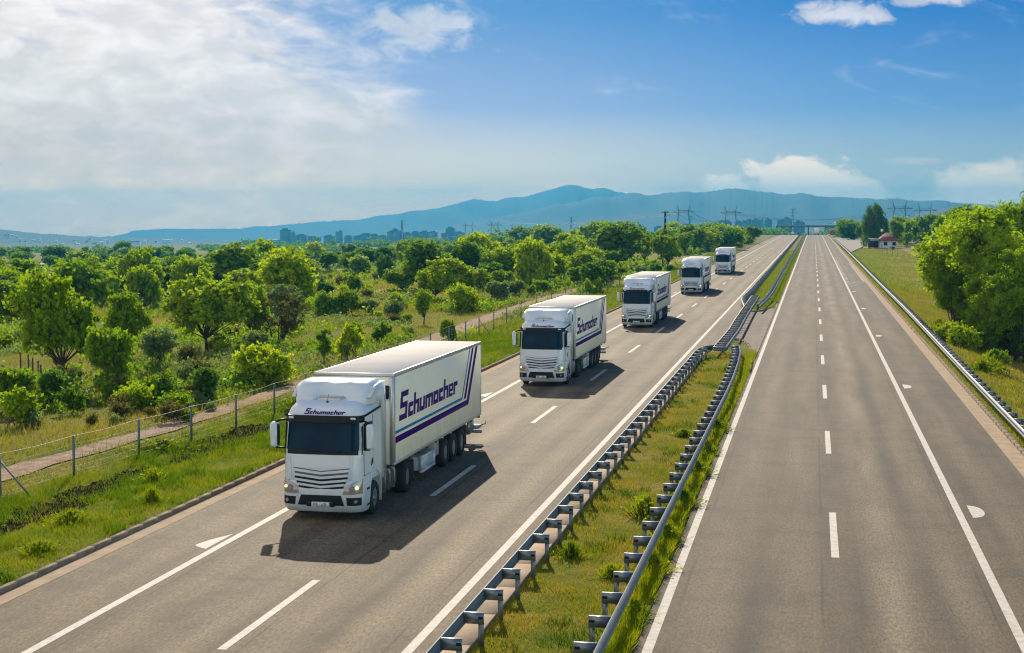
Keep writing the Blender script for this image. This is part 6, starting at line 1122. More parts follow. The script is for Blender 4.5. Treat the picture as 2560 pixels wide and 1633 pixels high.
def leaf_cloud(C, size, elong=1.6, up=.0, rng=RNG):
    n = len(C)
    a = rng.normal(size=(n, 3)); a[:, 2] *= (1 - up); a /= np.linalg.norm(a, axis=1)[:, None]
    q = rng.normal(size=(n, 3)); b = np.cross(a, q); b /= np.linalg.norm(b, axis=1)[:, None] + 1e-9
    s = size * rng.uniform(.6, 1.35, size=(n, 1))
    a = a * s * elong * .5; b = b * s * .5
    V = np.stack([C - a, C - a * .1 + b, C + a, C - a * .1 - b], 1).reshape(-1, 3)
    return V
def leaf_mesh(name, V, m):
    n = len(V) // 4
    return np_mesh(name, V, np.arange(4 * n), np.full(n, 4), m)
def clumps(n, h, w, z0, rng, top=1.0, inner=.35, shape='round'):
    """limb tips spread over several uneven lobes of foliage"""
    out = []; cz = (z0 + h) / 2; rz_ = (h - z0) / 2
    nl = int(rng.integers(4, 7)); lobes = []
    for i in range(nl):
        a = 2 * PI * i / nl + rng.uniform(-.5, .5); r = rng.uniform(.25, .55); zz = rng.uniform(-.5, .5)
        if i == 0: r, zz = .12, .42
        lobes.append((r * math.cos(a), r * math.sin(a), zz, rng.uniform(.42, .60)))
    ph = rng.uniform(0, 6, 3)
    while len(out) < n:
        lx, ly, lz, lr = lobes[rng.integers(nl)]
        p = rng.normal(size=3); p /= np.linalg.norm(p); r = rng.uniform(inner, 1) ** .6 * lr
        x, y, z = lx + p[0] * r, ly + p[1] * r, lz + p[2] * r * .95
        if z < -.7 and rng.random() < .6: continue
        z = max(-1, min(1.06, z))
        if shape == 'up': k = .45 + .55 * (z + 1) / 2
        elif shape == 'cone': k = 1.05 - .55 * (z + 1) / 2
        else: k = 1
        irr = 1 + .12 * math.sin(3 * math.atan2(y, x) + ph[0])
        out.append((x * w / 2 * k * irr, y * w / 2 * k * irr, cz + z * rz_))
    return np.array(out)
def crown_pts(cl, per, cr, rng, flat=.6):
    """leaves sit along twigs that radiate outward and upward from every limb tip"""
    P = []; mid = cl.mean(0)
    for c in cl:
        r = cr * rng.uniform(.6, 1.5); nt = int(rng.integers(9, 15)); k = max(3, int(per * rng.uniform(.6, 1.4) / nt))
        out = c - mid; out = out / (np.linalg.norm(out) + 1e-6)
        d = rng.normal(size=(nt, 3)) + out * .55 + np.array([0, 0, .30]); d /= np.linalg.norm(d, axis=1)[:, None]
        d[:, 2] *= flat + .25
        L_ = r * rng.uniform(.55, 1.35, size=(nt, 1))
        for j in range(nt):
            u = rng.uniform(.1, 1, size=(k, 1)) ** .8
            P.append(c + d[j] * L_[j] * u + rng.normal(size=(k, 3)) * r * .13)
    return np.concatenate(P)
def limbs(cl, h, z0, r0, rng, stems=1, spread=.1, maxn=26):
    b = MB(); bases = []
    for s_ in range(stems):
        bx, by = (rng.uniform(-1, 1, 2) * spread) if stems > 1 else (0, 0)
        bases.append((bx, by))
    fork = z0 * .75 + .15
    tops = []
    for (bx, by) in bases:
        lx, ly = rng.uniform(-.12, .12, 2) * h * .4
        tops.append((bx + lx, by + ly, fork))
        b.tube([(bx, by, -.15), (bx + .3 * lx, by + .3 * ly, fork * .5), (bx + lx, by + ly, fork)], [r0, r0 * .8, r0 * .68], 8)
    idx = rng.permutation(len(cl))[:maxn]
    for i in idx:
        c = cl[i]; tp = tops[rng.integers(len(tops))]
        m = np.array(tp) * .45 + c * .55 + rng.normal(size=3) * .04 * h; m[2] = tp[2] + (c[2] - tp[2]) * .42
        b.tube([tp, m, c], [r0 * .42, r0 * .22, r0 * .06], 5, cap=False)
    return b
def proto(name, h, w, z0, nc, per, cr, leaf, lm, seed, shape='round', stems=1, spread=.1, r0=.12, flat=.6, inner=.35, elong=1.6, twigs=0, maxn=26):
    rng = np.random.default_rng(seed)
    t = empty(name)
    cl = clumps(nc, h - cr * .5, w - cr, z0 + cr * .5, rng, inner=inner, shape=shape)
    P = crown_pts(cl, per, cr, rng, flat)
    link('crown', leaf_mesh('crown', leaf_cloud(P, leaf, elong, rng=rng), lm), t)
    limbs(cl, h, z0, r0, rng, stems, spread, maxn).build('trunk', MT['bark'], t, smooth=True)
    t['h'] = h; t['w'] = w
    return t
PR = {}
PR['walnut'] = [proto('tree', 6.3, 6.4, 1.3, 64, 240, .85, .20, MT['leaf_bright'], 3), proto('tree', 5.6, 6.0, 1.1, 54, 240, .85, .20, MT['leaf_mid'], 8)]
PR['tall'] = [proto('tree', 8.0, 7.0, 1.2, 80, 110, 1.0, .30, MT['leaf_mid'], 21), proto('tree', 8.0, 6.2, 1.0, 76, 110, .95, .30, MT['leaf_dark'], 22), proto('tree', 7.4, 7.2, .9, 80, 100, 1.0, .30, MT['leaf_bright'], 23)]
PR['small'] = [proto('small_tree', 3.0, 2.4, .7, 40, 120, .34, .12, MT['leaf_mid'], 31, 'up', r0=.07)]
PR['sparse'] = [proto('sapling', 2.4, 1.2, .5, 26, 60, .25, .11, MT['leaf_mid'], 33, 'round', stems=2, r0=.035)]
PR['shrub'] = [proto('shrub', 3.2, 2.8, .15, 60, 150, .42, .12, MT['leaf_dark'], 41, 'up', stems=5, spread=.35, r0=.05), proto('shrub', 2.0, 2.0, .1, 40, 150, .32, .11, MT['leaf_mid'], 42, stems=4, spread=.3, r0=.04)]
PR['airy'] = [proto('shrub', 2.8, 3.1, .15, 60, 110, .36, .11, MT['leaf_grey'], 51, 'up', stems=7, spread=.5, r0=.04, maxn=45)]
PR['dense'] = [proto('bush', 2.1, 3.4, .05, 70, 190, .42, .11, MT['leaf_bright'], 61, stems=3, spread=.3, r0=.04, flat=.8), proto('bush', 1.7, 2.2, .05, 44, 190, .36, .10, MT['leaf_mid'], 62, stems=3, spread=.3, r0=.04, flat=.8)]
PR['round'] = [proto('shrub', 2.8, 3.0, .1, 50, 110, .5, .19, MT['leaf_mid'], 71, stems=3, spread=.3, r0=.05), proto('shrub', 3.0, 3.6, .1, 50, 110, .55, .2, MT['leaf_dark'], 72, stems=3, spread=.3, r0=.05)]
PR['grey'] = [proto('shrub', 2.2, 3.0, .1, 50, 120, .42, .14, MT['leaf_grey'], 81, stems=4, spread=.4, r0=.04)]
PR['weedy'] = [proto('thicket', 1.7, 2.5, .05, 40, 90, .30, .11, MT['leaf_mid'], 91, 'up', stems=7, spread=.8, r0=.025, maxn=36), proto('thicket', 1.5, 2.3, .05, 40, 90, .28, .11, MT['leaf_bright'], 92, 'up', stems=7, spread=.8, r0=.025, maxn=36)]
PR['locust'] = [proto('locust_tree', 10.5, 9.0, .3, 230, 560, 1.0, .12, MT['leaf_locust'], 101, r0=.2, flat=.42, inner=.45, stems=2, spread=.4, maxn=60, elong=2.0), proto('locust_tree', 8.8, 7.6, .2, 210, 560, .9, .12, MT['leaf_locust'], 102, r0=.17, flat=.42, inner=.45, stems=3, spread=.5, maxn=60, elong=2.0)]
def bare_tree():
    rng = np.random.default_rng(5); t = empty('bare_tree'); b = MB(); tips = []
    for s_ in range(9):
        a = rng.uniform(0, 2 * PI); bx, by = .5 * rng.uniform(-1, 1), .3 * rng.uniform(-1, 1); L_ = rng.uniform(2.6, 3.6)
        lean = rng.uniform(.15, .62); p = np.array([bx, by, -.1]); d = np.array([math.cos(a) * lean, math.sin(a) * lean, 1]); d /= np.linalg.norm(d)
        pts = [p]; r = .075
        for k in range(5):
            d = d + rng.normal(size=3) * .10; d[2] = abs(d[2]); d /= np.linalg.norm(d); p = p + d * L_ / 5; pts.append(p)
            if k > 0:
                for q in range(3):
                    e = d + rng.normal(size=3) * .45; e[2] = abs(e[2]) * .8 + .2; e /= np.linalg.norm(e); l2 = rng.uniform(.6, 1.3)
                    m = p + e * l2 * .5; z = p + e * l2 + rng.normal(size=3) * .1
                    b.tube([p, m, z], [.025, .014, .005], 4, cap=False); tips += [m, z]
        b.tube(pts, [r, r * .8, r * .6, r * .42, r * .28, r * .12], 6, cap=False); tips.append(p)
    tips = np.array(tips); tips = tips[rng.permutation(len(tips))[:110]]
    P = crown_pts(tips, 22, .24, rng, .8)
    link('crown', leaf_mesh('crown', leaf_cloud(P, .10, rng=rng), MT['leaf_dry']), t)
    b.build('trunk', MT['bark'], t, smooth=True); t['h'] = 4.2; t['w'] = 4.2; return t
PR['bare'] = [bare_tree()]
def willow():
    rng = np.random.default_rng(6); t = empty('willow_tree'); cl = []; P = []
    for k in range(90):
        a = rng.uniform(0, 2 * PI); r = 4.2 * math.sqrt(rng.uniform(.0, 1)); x, y = r * math.cos(a), r * math.sin(a)
        zt = 13.6 * math.sqrt(max(.05, 1 - (r / 4.9) ** 2)) * rng.uniform(.82, 1.02); zb = max(.4, zt - rng.uniform(4, 10))
        cl.append((x * .8, y * .8, zt)); n = 110; s_ = rng.uniform(0, 1, n)
        q = np.stack([x * (1 + .12 * s_) + rng.normal(size=n) * .30, y * (1 + .12 * s_) + rng.normal(size=n) * .30, zt + (zb - zt) * s_], 1); P.append(q)
    C = np.concatenate(P); n = len(C)
    V = leaf_cloud(C, .30, 1.0, rng=rng); V = V.reshape(n, 4, 3); c = V.mean(1, keepdims=True); V = c + (V - c) * np.array([.8, .8, 2.6]); V = V.reshape(-1, 3)
    link('crown', leaf_mesh('crown', V, MT['leaf_willow']), t)
    limbs(np.array(cl), 13, 3.5, .45, rng, 1, .1, 20).build('trunk', MT['bark'], t, smooth=True); t['h'] = 14.; t['w'] = 9.5; return t
PR['willow'] = [willow()]
PR['mid'] = [proto('tree', 7.5, 5.5, .3, 60, 110, 1.0, .36, MT['leaf_mid'], 204), proto('tree', 6.0, 8.0, .2, 60, 110, 1.2, .36, MT['leaf_bright'], 205), proto('tree', 7, 7, .3, 60, 110, 1.2, .36, MT['leaf_mid'], 201), proto('tree', 7, 6.4, .3, 60, 110, 1.2, .36, MT['leaf_dark'], 202), proto('tree', 6.5, 7.5, .3, 60, 110, 1.2, .36, MT['leaf_bright'], 203)]
PR['low'] = [proto('shrub', 1.4, 2.8, .02, 34, 50, .5, .13, MT['leaf_grey'], 211, 'up', stems=6, spread=.9, r0=.02, maxn=30), proto('shrub', 1.4, 2.8, .02, 34, 50, .5, .13, MT['leaf_dry'], 212, 'up', stems=6, spread=.9, r0=.02, maxn=30), proto('shrub', 1.4, 2.8, .02, 34, 50, .5, .13, MT['leaf_bright'], 213, 'up', stems=6, spread=.9, r0=.02, maxn=30)]
PR['far'] = [proto('tree', 8, 11, .3, 46, 70, 1.7, .60, MT['leaf_mid'], 221, inner=.5, maxn=8), proto('tree', 8, 12, .3, 46, 70, 1.7, .60, MT['leaf_dark'], 222, inner=.5, maxn=8)]
used = set()
def plant(kind, i, x, y, h, w, **k):
    p = PR[kind][i % len(PR[kind])]
    o = p if p.name not in used else copy_tree(p); used.add(p.name)
    sw = w / p['w']; sh = h / p['h']
    # keep leaves near their real size: never stretch more than half again
    o.location = (x, y, float(gz(x, y)) - .05); o.scale = (sw, sw, sh); o.rotation_euler = (0, 0, (i * 2.39996) % (2 * PI))
    return tag(o, **k)
LBL = {
 0: 'big bright green walnut tree with low branches at the left edge of the meadow',
 1: 'round crowned walnut tree with forked dark trunk in the middle of the left meadow',
 2: 'smaller walnut crown between the two big walnut trees',
 3: 'dark upright shrub in front of the leftmost walnut tree', 4: 'pale airy shrub right of the dark upright shrub',
 5: 'half bare tree with fan of dark branches beside the walnut', 6: 'dense bright bush behind the fence just left of the nearest trailer roof',
 7: 'low wide bright bush by the gravel track', 8: 'dark bush with reddish tips right of the low wide bush', 9: 'slim leafy sapling standing alone left of the trailer roof',
 10: 'thin pale shrub under the half bare tree', 11: 'bush at the left edge under the walnut', 12: 'bush beside the old field fence posts',
 21: 'small solitary tree with short trunk on the dry meadow by the track', 22: 'broad bright green shrub next to the small solitary tree',
 23: 'grey green flowering bush beside the gravel track', 24: 'ball of climbing leaves grown over a fence post above the nearest trailer',
 56: 'left of two leafy balls grown over the fence behind the third truck', 57: 'right of two leafy balls grown over the fence behind the third truck',
 37: 'tall round dark tree at the left of the middle wood', 49: 'tallest dark tree left of the lattice pylon above the second truck',
 50: 'broad tree around the foot of the lattice pylon',
 75: 'large yellow green locust tree nearest the right guardrail', 76: 'bright locust tree filling the right edge of the photo in front', 77: 'tall locust tree at the back right reaching highest',
 87: 'lower locust crown hanging over the slope between the two front locust trees', 88: 'young locust at the foot of the big locust trees', 89: 'dark tree right of the small house', 90: 'dark tree just behind the carport', 91: 'mid green tree right behind the small house roof', 92: 'bright bush at the foot of the left locust trunk', 93: 'dark shrub between the locust trunks', 94: 'bright bush below the middle locust', 95: 'dark shrub at the right edge under the locusts', 96: 'bright bush on the slope nearest the right barrier',
 79: 'tall weeping willow beside the gravel lay-by', 80: 'dark tree between willow and small house', 78: 'dark tree behind the bright locust crowns', 86: 'small round garden shrub in front of the small house'}
CAT = {'shrub': 'shrub', 'airy': 'shrub', 'dense': 'bush', 'round': 'shrub', 'grey': 'shrub', 'weedy': 'thicket'}
GEN = {'walnut': ('leafy bright green tree in the wood edge beyond the track', 'leafy trees of the wood edge'),
       'tall': ('tall leafy tree in the wood left of the motorway', 'tall trees left of the motorway'),
       'shrub': ('small dark shrub near the fence or wood edge', 'small dark shrubs'), 'airy': ('pale airy shrub on the meadow', 'pale shrubs'),
       'dense': ('dense bush in the row in front of the wood', 'dense bushes in front of the wood'),
       'round': ('round green shrub among the meadow shrubs', 'round shrubs of the meadow'),
       'grey': ('greyish bush at the wood edge', 'greyish bushes'), 'weedy': ('loose low thicket of young stems on the meadow', 'low thickets'),
       'sparse': ('thin sapling on the meadow', 'thin saplings')}
for i, (k, x, y, h, w) in enumerate(TREES):
    lab = LBL.get(i); grp = None
    if not lab:
        lab, grp = GEN.get(k, GEN['tall'])
    plant(k, i, x, y, h, w, label=lab, cat=CAT.get(k, 'tree'), group=grp)
BELT = [('leafy tree in the dense wood behind the walnut trees', 'trees of the wood behind the walnuts', 'tree'),
        ('tree on the open rough land between the two woods', 'trees on the open rough land', 'tree'),
        ('low pale shrub on the rough clearing', 'low shrubs of the clearing', 'shrub'),
        ('leafy tree in the long wood left of the truck convoy', 'trees of the long middle wood', 'tree'),
        ('hazy tree in the far belt below the left hill town', 'trees of the far left belt', 'tree'),
        ('hazy tree in the far belt in front of the city', 'trees of the far middle belt', 'tree'),
        ('hazy roadside tree near the crest of the left carriageway', 'trees near the crest', 'tree'),
        ('hazy tree right of the crest beyond the lay-by', 'trees right of the crest', 'tree'),
        ('dark tree behind the small red roofed house', 'trees behind the house', 'tree'),
        ('low shrub scattered over the meadow beyond the track', 'low shrubs scattered over the meadow', 'shrub')]
FARSP = []
for i, (k, x, y, h, w, li) in enumerate(BELTS):
    if k == 'far' and y > 760:
        FARSP += [(x, y, h, w), (x + w * .7, y + 20, h * .9, w)]; continue
    plant(k, i, x, y, h, w, label=BELT[li][0], cat=BELT[li][2], group=BELT[li][1])
# undergrowth: low scrub that fills the gaps between shrubs and under the trees
def scrub(name, n, m, label, hmax, seed, size, area, thr, near_tree=False):
    rng = np.random.default_rng(seed); P = []; S_ = []
    x0, x1, y0, y1 = area
    if near_tree:
        src = [(x, y, w) for (k, x, y, h, w) in TREES if x < 0 and k in ('walnut', 'tall', 'shrub', 'dense', 'round', 'airy', 'bare')] + [(x, y, w) for (k, x, y, h, w, li) in BELTS if k == 'mid' and x < 0 and y < 700]
        pts = []
        for (x, y, w) in src:
            for q in range(5): pts.append((x + rng.normal() * w * .42, y + rng.normal() * w * .42))
    else:
        pts = []
        while len(pts) < n:
            y = y0 + (y1 - y0) * rng.uniform() ** 1.3; x = rng.uniform(x0, x1)
            if x < -.62 * y: continue
            if abs(x - float(trk(y))) < 1.6 and y < 330: continue
            if x > -25.2: continue
            v = math.sin(x * .21 + 2 * math.sin(y * .09)) + math.sin(y * .17 + 1.5 * math.sin(x * .13) + seed)
            if v < thr: continue
            pts.append((x, y))
    for (x, y) in pts:
        if y < 170 and abs(x - float(trk(y))) < 1.5: continue
        if x > -25: continue
        h = hmax * rng.uniform(.3, 1); r = h * rng.uniform(.7, 1.6); z = float(gz(x, y)); sc_ = max(1, y / 110)
        k = int(34 / sc_ ** .6)
        q = rng.normal(size=(k, 3)); q /= np.linalg.norm(q, axis=1)[:, None]; q[:, 2] = np.abs(q[:, 2])
        P.append(np.array([x, y, z]) + q * rng.uniform(.45, 1.1, size=(k, 1)) * np.array([r, r, h])); S_.append(np.full(k, size * sc_))
    C = np.concatenate(P); V = leaf_cloud(C, 1.0, 1.7, up=-.3, rng=rng).reshape(-1, 4, 3); c = C[:, None, :]
    V = (c + (V - c) * np.concatenate(S_)[:, None, None]).reshape(-1, 3)
    return link(name, leaf_mesh(name, V, m), label=label, cat='scrub', kind='stuff')
scrub('scrub', 1500, MT['leaf_mid'], 'low green scrub spreading over the meadow beyond the track', .75, 1, .12, (-75, -25, 50, 170), .35)
scrub('scrub', 1300, MT['leaf_grey'], 'pale greyish scrub patches on the meadow beyond the track', .65, 4, .12, (-75, -25, 50, 200), .35)
scrub('scrub', 1400, MT['leaf_bright'], 'yellow green scrub patches farther across the meadow', 1.1, 7, .13, (-150, -25, 110, 330), .2)
scrub('undergrowth', 0, MT['leaf_mid'], 'undergrowth of mid green shrubs beneath the meadow and wood trees', 1.7, 9, .15, (0, 0, 0, 0), 0, True)
scrub('undergrowth', 0, MT['leaf_dark'], 'darker undergrowth beneath the meadow and wood trees', 1.3, 10, .15, (0, 0, 0, 0), 0, True)
# far woodland that reads as one mass
def woodland(name, spots, label):
    rng = np.random.default_rng(77); P = []
    for (x, y, h, w) in spots:
        z = float(tz(x, y)); n = 120
        q = rng.normal(size=(n, 3)); q /= np.linalg.norm(q, axis=1)[:, None]; q[:, 2] = np.abs(q[:, 2])
        P.append(np.array([x, y, z]) + q * rng.uniform(.5, 1, size=(n, 1)) * np.array([w / 2, w / 2, h]))
    me = leaf_mesh(name, leaf_cloud(np.concatenate(P), 1.7, 1.2, rng=rng), MT['leaf_dark'])
    link(name, me, label=label, cat='woodland', kind='stuff')
sp = FARSP
for k in range(900):
    y = RNG.uniform(900, 2700); a = RNG.uniform(-29.8, 8.0)
    if math.sin(a * 1.9 + y * .004) + .4 * math.sin(y * .013 + a) < .1: continue
    x = y * math.tan(math.radians(a))
    if -30 < x < 24 and y < 1600: continue
    if a < -17 and y > 1700: continue
    sp.append((x, y, RNG.uniform(3, 5.5) if a < -17 else RNG.uniform(6, 10), RNG.uniform(14, 26)))
for k in range(150):
    y = RNG.uniform(1150, 1690); x = RNG.uniform(-75, -25) if k % 2 else RNG.uniform(13, 60)
    sp.append((x, y, RNG.uniform(5.5, 9.0) * (y / 1500), RNG.uniform(9, 15)))
woodland('far_woodland', sp, 'bluish distant woods between the fields and the city')

# ------------------------------------------------------------------ grass
def blades(name, X, Y, h, w, m, label, lean=.35, zoff=0.0):
    n = len(X); Z = gz(X, Y) - .02 + zoff
    a = RNG.uniform(0, 2 * PI, n); hh = h * RNG.uniform(.5, 1.3, n); ww = w * RNG.uniform(.6, 1.3, n)
    dx, dy = np.cos(a) * ww / 2, np.sin(a) * ww / 2
    lx, ly = RNG.normal(size=n) * lean * hh, RNG.normal(size=n) * lean * hh
    V = np.stack([np.stack([X - dx, Y - dy, Z], 1), np.stack([X + dx, Y + dy, Z], 1), np.stack([X + lx, Y + ly, Z + hh], 1)], 1).reshape(-1, 3)
    me = np_mesh(name, V, np.arange(3 * n), np.full(n, 3), m)
    return link(name, me, label=label, cat='grass', kind='stuff')
def scatter(n, x0, x1, y0, y1, dens=None, clump=None):
    X = RNG.uniform(x0, x1, n); Y = y0 + (y1 - y0) * RNG.uniform(0, 1, n) ** 1.4
    if dens is not None:
        k = RNG.uniform(0, 1, n) < dens(X, Y); X, Y = X[k], Y[k]
    return X, Y
def patchy(X, Y, f=1.0): return .5 + .5 * np.sin(X * 1.9 * f + 1.3 * np.sin(Y * .9 * f)) * np.sin(Y * 1.3 * f + 1.1 * np.sin(X * 1.1 * f))
def soilm(X, Y):   # bare dark soil scar along the verge
    c = -22.55 + .25 * np.sin(Y * .5); wd = .62 + .35 * np.sin(Y * .45 + 1) + .2 * np.sin(Y * 1.7)
    return ((np.abs(X - c) < wd) & (Y < 62) & (Y > 30)).astype(float) * (.85 + .15 * np.sin(Y * 4))
X, Y = scatter(150000, -24.9, -18.68, 27, 112, lambda X, Y: (1 - .72 * soilm(X, Y)))
hx = .10 + .13 * patchy(X, Y, .7)
blades('verge_grass', X, Y, hx, .022, MT['grass'], 'lush bright green grass on the verge beside the left kerb')
MT['grass_dark'] = leafmat('grass_dark', (.035, .085, .004), (.080, .140, .006), (1.6, 1.8, .5), tf=.5, scale=1.5)
X, Y = scatter(95000, -24.9, -18.68, 27, 112, lambda X, Y: ((patchy(X, Y, 1.6) * patchy(X + 9, Y * .7, .5) > .30) * (1 - .8 * soilm(X, Y))))
blades('verge_weeds', X, Y, .30, .030, MT['grass_dark'], 'darker leafy weeds growing in patches through the verge grass', .45)
X, Y = scatter(26000, -6.6, -3.7, 22, 100, lambda X, Y: (patchy(X, Y, 1.9) * patchy(X + 4, Y, .6) > .45) * 1.0)
blades('median_weeds', X, Y, .22, .026, MT['grass_dark'], 'darker leafy weeds growing in patches through the median grass', .45)
X, Y = scatter(34000, -24.9, -18.68, 105, 420); blades('verge_grass', X, Y, .32, .07, MT['grass'], 'grass of the verge farther up the road')
X, Y = scatter(100000, -6.66, -3.66, 22, 100, lambda X, Y: .65 + .35 * patchy(X, Y))
blades('median_grass', X, Y, .07 + .09 * patchy(X, Y, .8), .018, MT['grass_mixed'], 'patchy green and yellow grass on the median')
X, Y = scatter(30000, -3.95, -3.50, 22, 100); blades('median_grass', X, Y, .16 + .20 * patchy(X, Y, 1.3), .03, MT['grass'], 'tall green grass at the edge of the right carriageway', .4)
X, Y = scatter(26000, -6.7, -3.6, 150, 420); blades('median_grass', X, Y, .16, .07, MT['grass'], 'green grass on the far median', .4)
X, Y = scatter(9000, -3.9, -3.5, 160, 420); blades('median_grass', X, Y, .26, .08, MT['grass'], 'green grass along the far median edge', .4)
X, Y = scatter(45000, 7.92, 17, 58, 210); blades('slope_grass', X, Y, .22, .045, MT['grass_mixed'], 'mixed grass on the slope below the right barrier')
X, Y = scatter(20000, 8.0, 24, 200, 480); blades('slope_grass', X, Y, .28, .11, MT['grass'], 'green grass running out to the small house')
k_ = lambda X, Y: ((X > -.62 * Y) & (np.abs(X - trk(Y)) > .70 + .35 * ss((Y - 70) / 60) + .2 * RNG.normal(size=len(X)))) * (.55 + .45 * patchy(X, Y, .4))
X, Y = scatter(150000, -62, -25.0, 44, 150, k_); blades('meadow_grass', X, Y, .18 + .28 * patchy(X, Y, .25), .035, MT['grass_dry'], 'tall half dry meadow grass beyond the fence', .3)
X, Y = scatter(60000, -130, -25.5, 140, 330, k_); blades('meadow_grass', X, Y, .55, .12, MT['grass_dry'], 'pale meadow grass between shrubs and wood', .3)
# dark soil scar: a broken sheet of earth with clods on it
sx = np.arange(-24.2, -21.0, .08); sy = np.arange(28.5, 63, .08); SX, SY = np.meshgrid(sx, sy)
rag = .22 * np.sin(SX * 9 + 2 * np.sin(SY * 5)) + .2 * np.sin(SY * 7.3 + 2 * np.sin(SX * 6)) + RNG.normal(size=SX.shape) * .12
msk = ((np.abs(SX - (-22.55 + .25 * np.sin(SY * .5))) + rag * .8) < (.45 + .3 * np.sin(SY * .45 + 1) + .15 * np.sin(SY * 1.7)))
SZ = gz(SX, SY) + .035 + RNG.normal(size=SX.shape) * .018
nx_ = len(sx); ii = (np.arange(len(sy) - 1)[:, None] * nx_ + np.arange(nx_ - 1)[None, :])
ii = ii[msk[:-1, :-1]].ravel(); FF = np.stack([ii, ii + 1, ii + nx_ + 1, ii + nx_], -1)
link('soil', np_mesh('soil', np.stack([SX, SY, SZ], -1).reshape(-1, 3), FF, np.full(len(FF), 4), MT['soil']), label='ragged dark earth bared in the left verge', cat='soil', kind='stuff')
b = MB(); n = 0
for k in range(1700):
    y = RNG.uniform(28, 63); x = -22.55 + .25 * math.sin(y * .5) + RNG.normal() * .5
    if soilm(np.array([x]), np.array([y]))[0] < .3: continue
    z = float(gz(x, y)); s_ = RNG.uniform(.02, .11)
    q = RNG.normal(size=(6, 3)); q /= np.linalg.norm(q, axis=1)[:, None]
    dirs = np.array([(1, 0, 0), (-1, 0, 0), (0, 1, 0), (0, -1, 0), (0, 0, .7), (0, 0, -.7)]) + q * .35
    b.add([tuple(np.array([x, y, z + .02]) + d * s_) for d in dirs], [(0, 2, 4), (2, 1, 4), (1, 3, 4), (3, 0, 4), (2, 0, 5), (1, 2, 5), (3, 1, 5), (0, 3, 5)])
b.build('soil', MT['soil'], label='strip of dug up dark soil in the verge', cat='soil', kind='stuff')
# single weeds
def tuft():
    rng = np.random.default_rng(9); t = empty('weed'); n = 420
    r = np.abs(rng.normal(size=n)) * .16; a = rng.uniform(0, 2 * PI, n); X = r * np.cos(a); Y = r * np.sin(a)
    hh = .6 * np.exp(-(r / .3) ** 2) * rng.uniform(.4, 1.1, n) + .06; tw = rng.uniform(0, 2 * PI, n); ww = rng.uniform(.010, .028, n)
    dx, dy = np.cos(tw) * ww, np.sin(tw) * ww; ox = X * .9 + rng.normal(size=n) * .06; oy = Y * .9 + rng.normal(size=n) * .06
    V = np.stack([np.stack([X - dx, Y - dy, 0 * X], 1), np.stack([X + dx, Y + dy, 0 * X], 1), np.stack([X + ox, Y + oy, hh], 1)], 1).reshape(-1, 3)
    link('blades', np_mesh('blades', V, np.arange(3 * n), np.full(n, 3), MT['grass']), t)
    C = np.stack([X + ox * .7, Y + oy * .7, hh * .75], 1)[:160]
    link('leaves', leaf_mesh('leaves', leaf_cloud(C, .055, rng=rng), MT['leaf_bright']), t); return t
wd = tuft()
WS = [(-4.75, 44.4, .70, 1.0, 'dark bushy weed on the near median'), (-6.0, 38.5, .5, .5, None), (-4.7, 36.5, .4, .5, None), (-5.0, 61, .4, .7, None), (-4.55, 88, .5, .8, None),
      (-3.75, 33, .4, .6, None), (-3.8, 37.5, .45, .7, None), (-3.75, 41, .5, .7, None), (-3.8, 46.5, .5, .8, None), (-3.75, 52, .5, .8, None), (-3.8, 57, .45, .8, None), (-3.8, 63, .5, .8, None),
      (-19.5, 36, .4, .8, None), (-19.7, 43.3, .5, .6, None), (-20.6, 39.8, .45, .8, None), (-21.3, 47, .5, .8, None), (-22.9, 66.5, .8, 1.6, 'light green bushy weed under the fence beside the truck mirror'), (-22.6, 69.8, .7, 1.4, None), (-24.2, 54, .5, 1.6, None), (-19.4, 33.2, .35, .8, None),
      (10.6, 96, .9, 1.3, None), (9.8, 93, .8, 1.2, None), (11.4, 104, .8, 1.3, None), (9.6, 122, .9, 1.4, None), (10.5, 134, .8, 1.3, None)]
for i, (x, y, h, w, lab) in enumerate(WS):
    o = wd if i == 0 else copy_tree(wd)
    o.location = (x, y, float(gz(x, y)) - .02); o.scale = (w / .6, w / .6, h / .6); o.rotation_euler = (0, 0, i * 1.3)
    if lab: tag(o, lab, 'weed')
    else:
        side = 'on the median' if -7 < x < -3 else ('on the left verge' if x < 0 else 'on the slope right of the barrier')
        tag(o, 'small leafy green weed ' + side, 'weed', 'weeds ' + side)

# ------------------------------------------------------------------ small house, lamp, sheds
MT['wall'] = mat('house_wall', (.62, .62, .60), .85, var=.12, vs=1.5)
MT['tiles'] = mat('red_roof_tiles', (.20, .045, .035), .8, var=.3, vs=2)
hx_, hy_ = 21.2, 452.0; hz_ = float(gz(hx_, hy_)) + .0
t = empty('small_house', (hx_, hy_, hz_), .12, label='small white house with a dark red hipped roof beside the willow', cat='house')
b = MB(); b.box(-2.3, 2.3, 0, 4.6, -.3, 2.5, .02); b.build('wall', MT['wall'], t)
b = MB(); b.add([(-2.9, -.6, 2.45), (2.9, -.6, 2.45), (2.9, 5.2, 2.45), (-2.9, 5.2, 2.45), (-.5, 2.3, 4.7), (.5, 2.3, 4.7), (-2.9, -.6, 2.35), (2.9, -.6, 2.35), (2.9, 5.2, 2.35), (-2.9, 5.2, 2.35)],
  [(0, 1, 5, 4), (1, 2, 5), (2, 3, 4, 5), (3, 0, 4), (6, 9, 8, 7), (0, 6, 7, 1), (1, 7, 8, 2), (2, 8, 9, 3), (3, 9, 6, 0)]); b.build('roof', MT['tiles'], t)
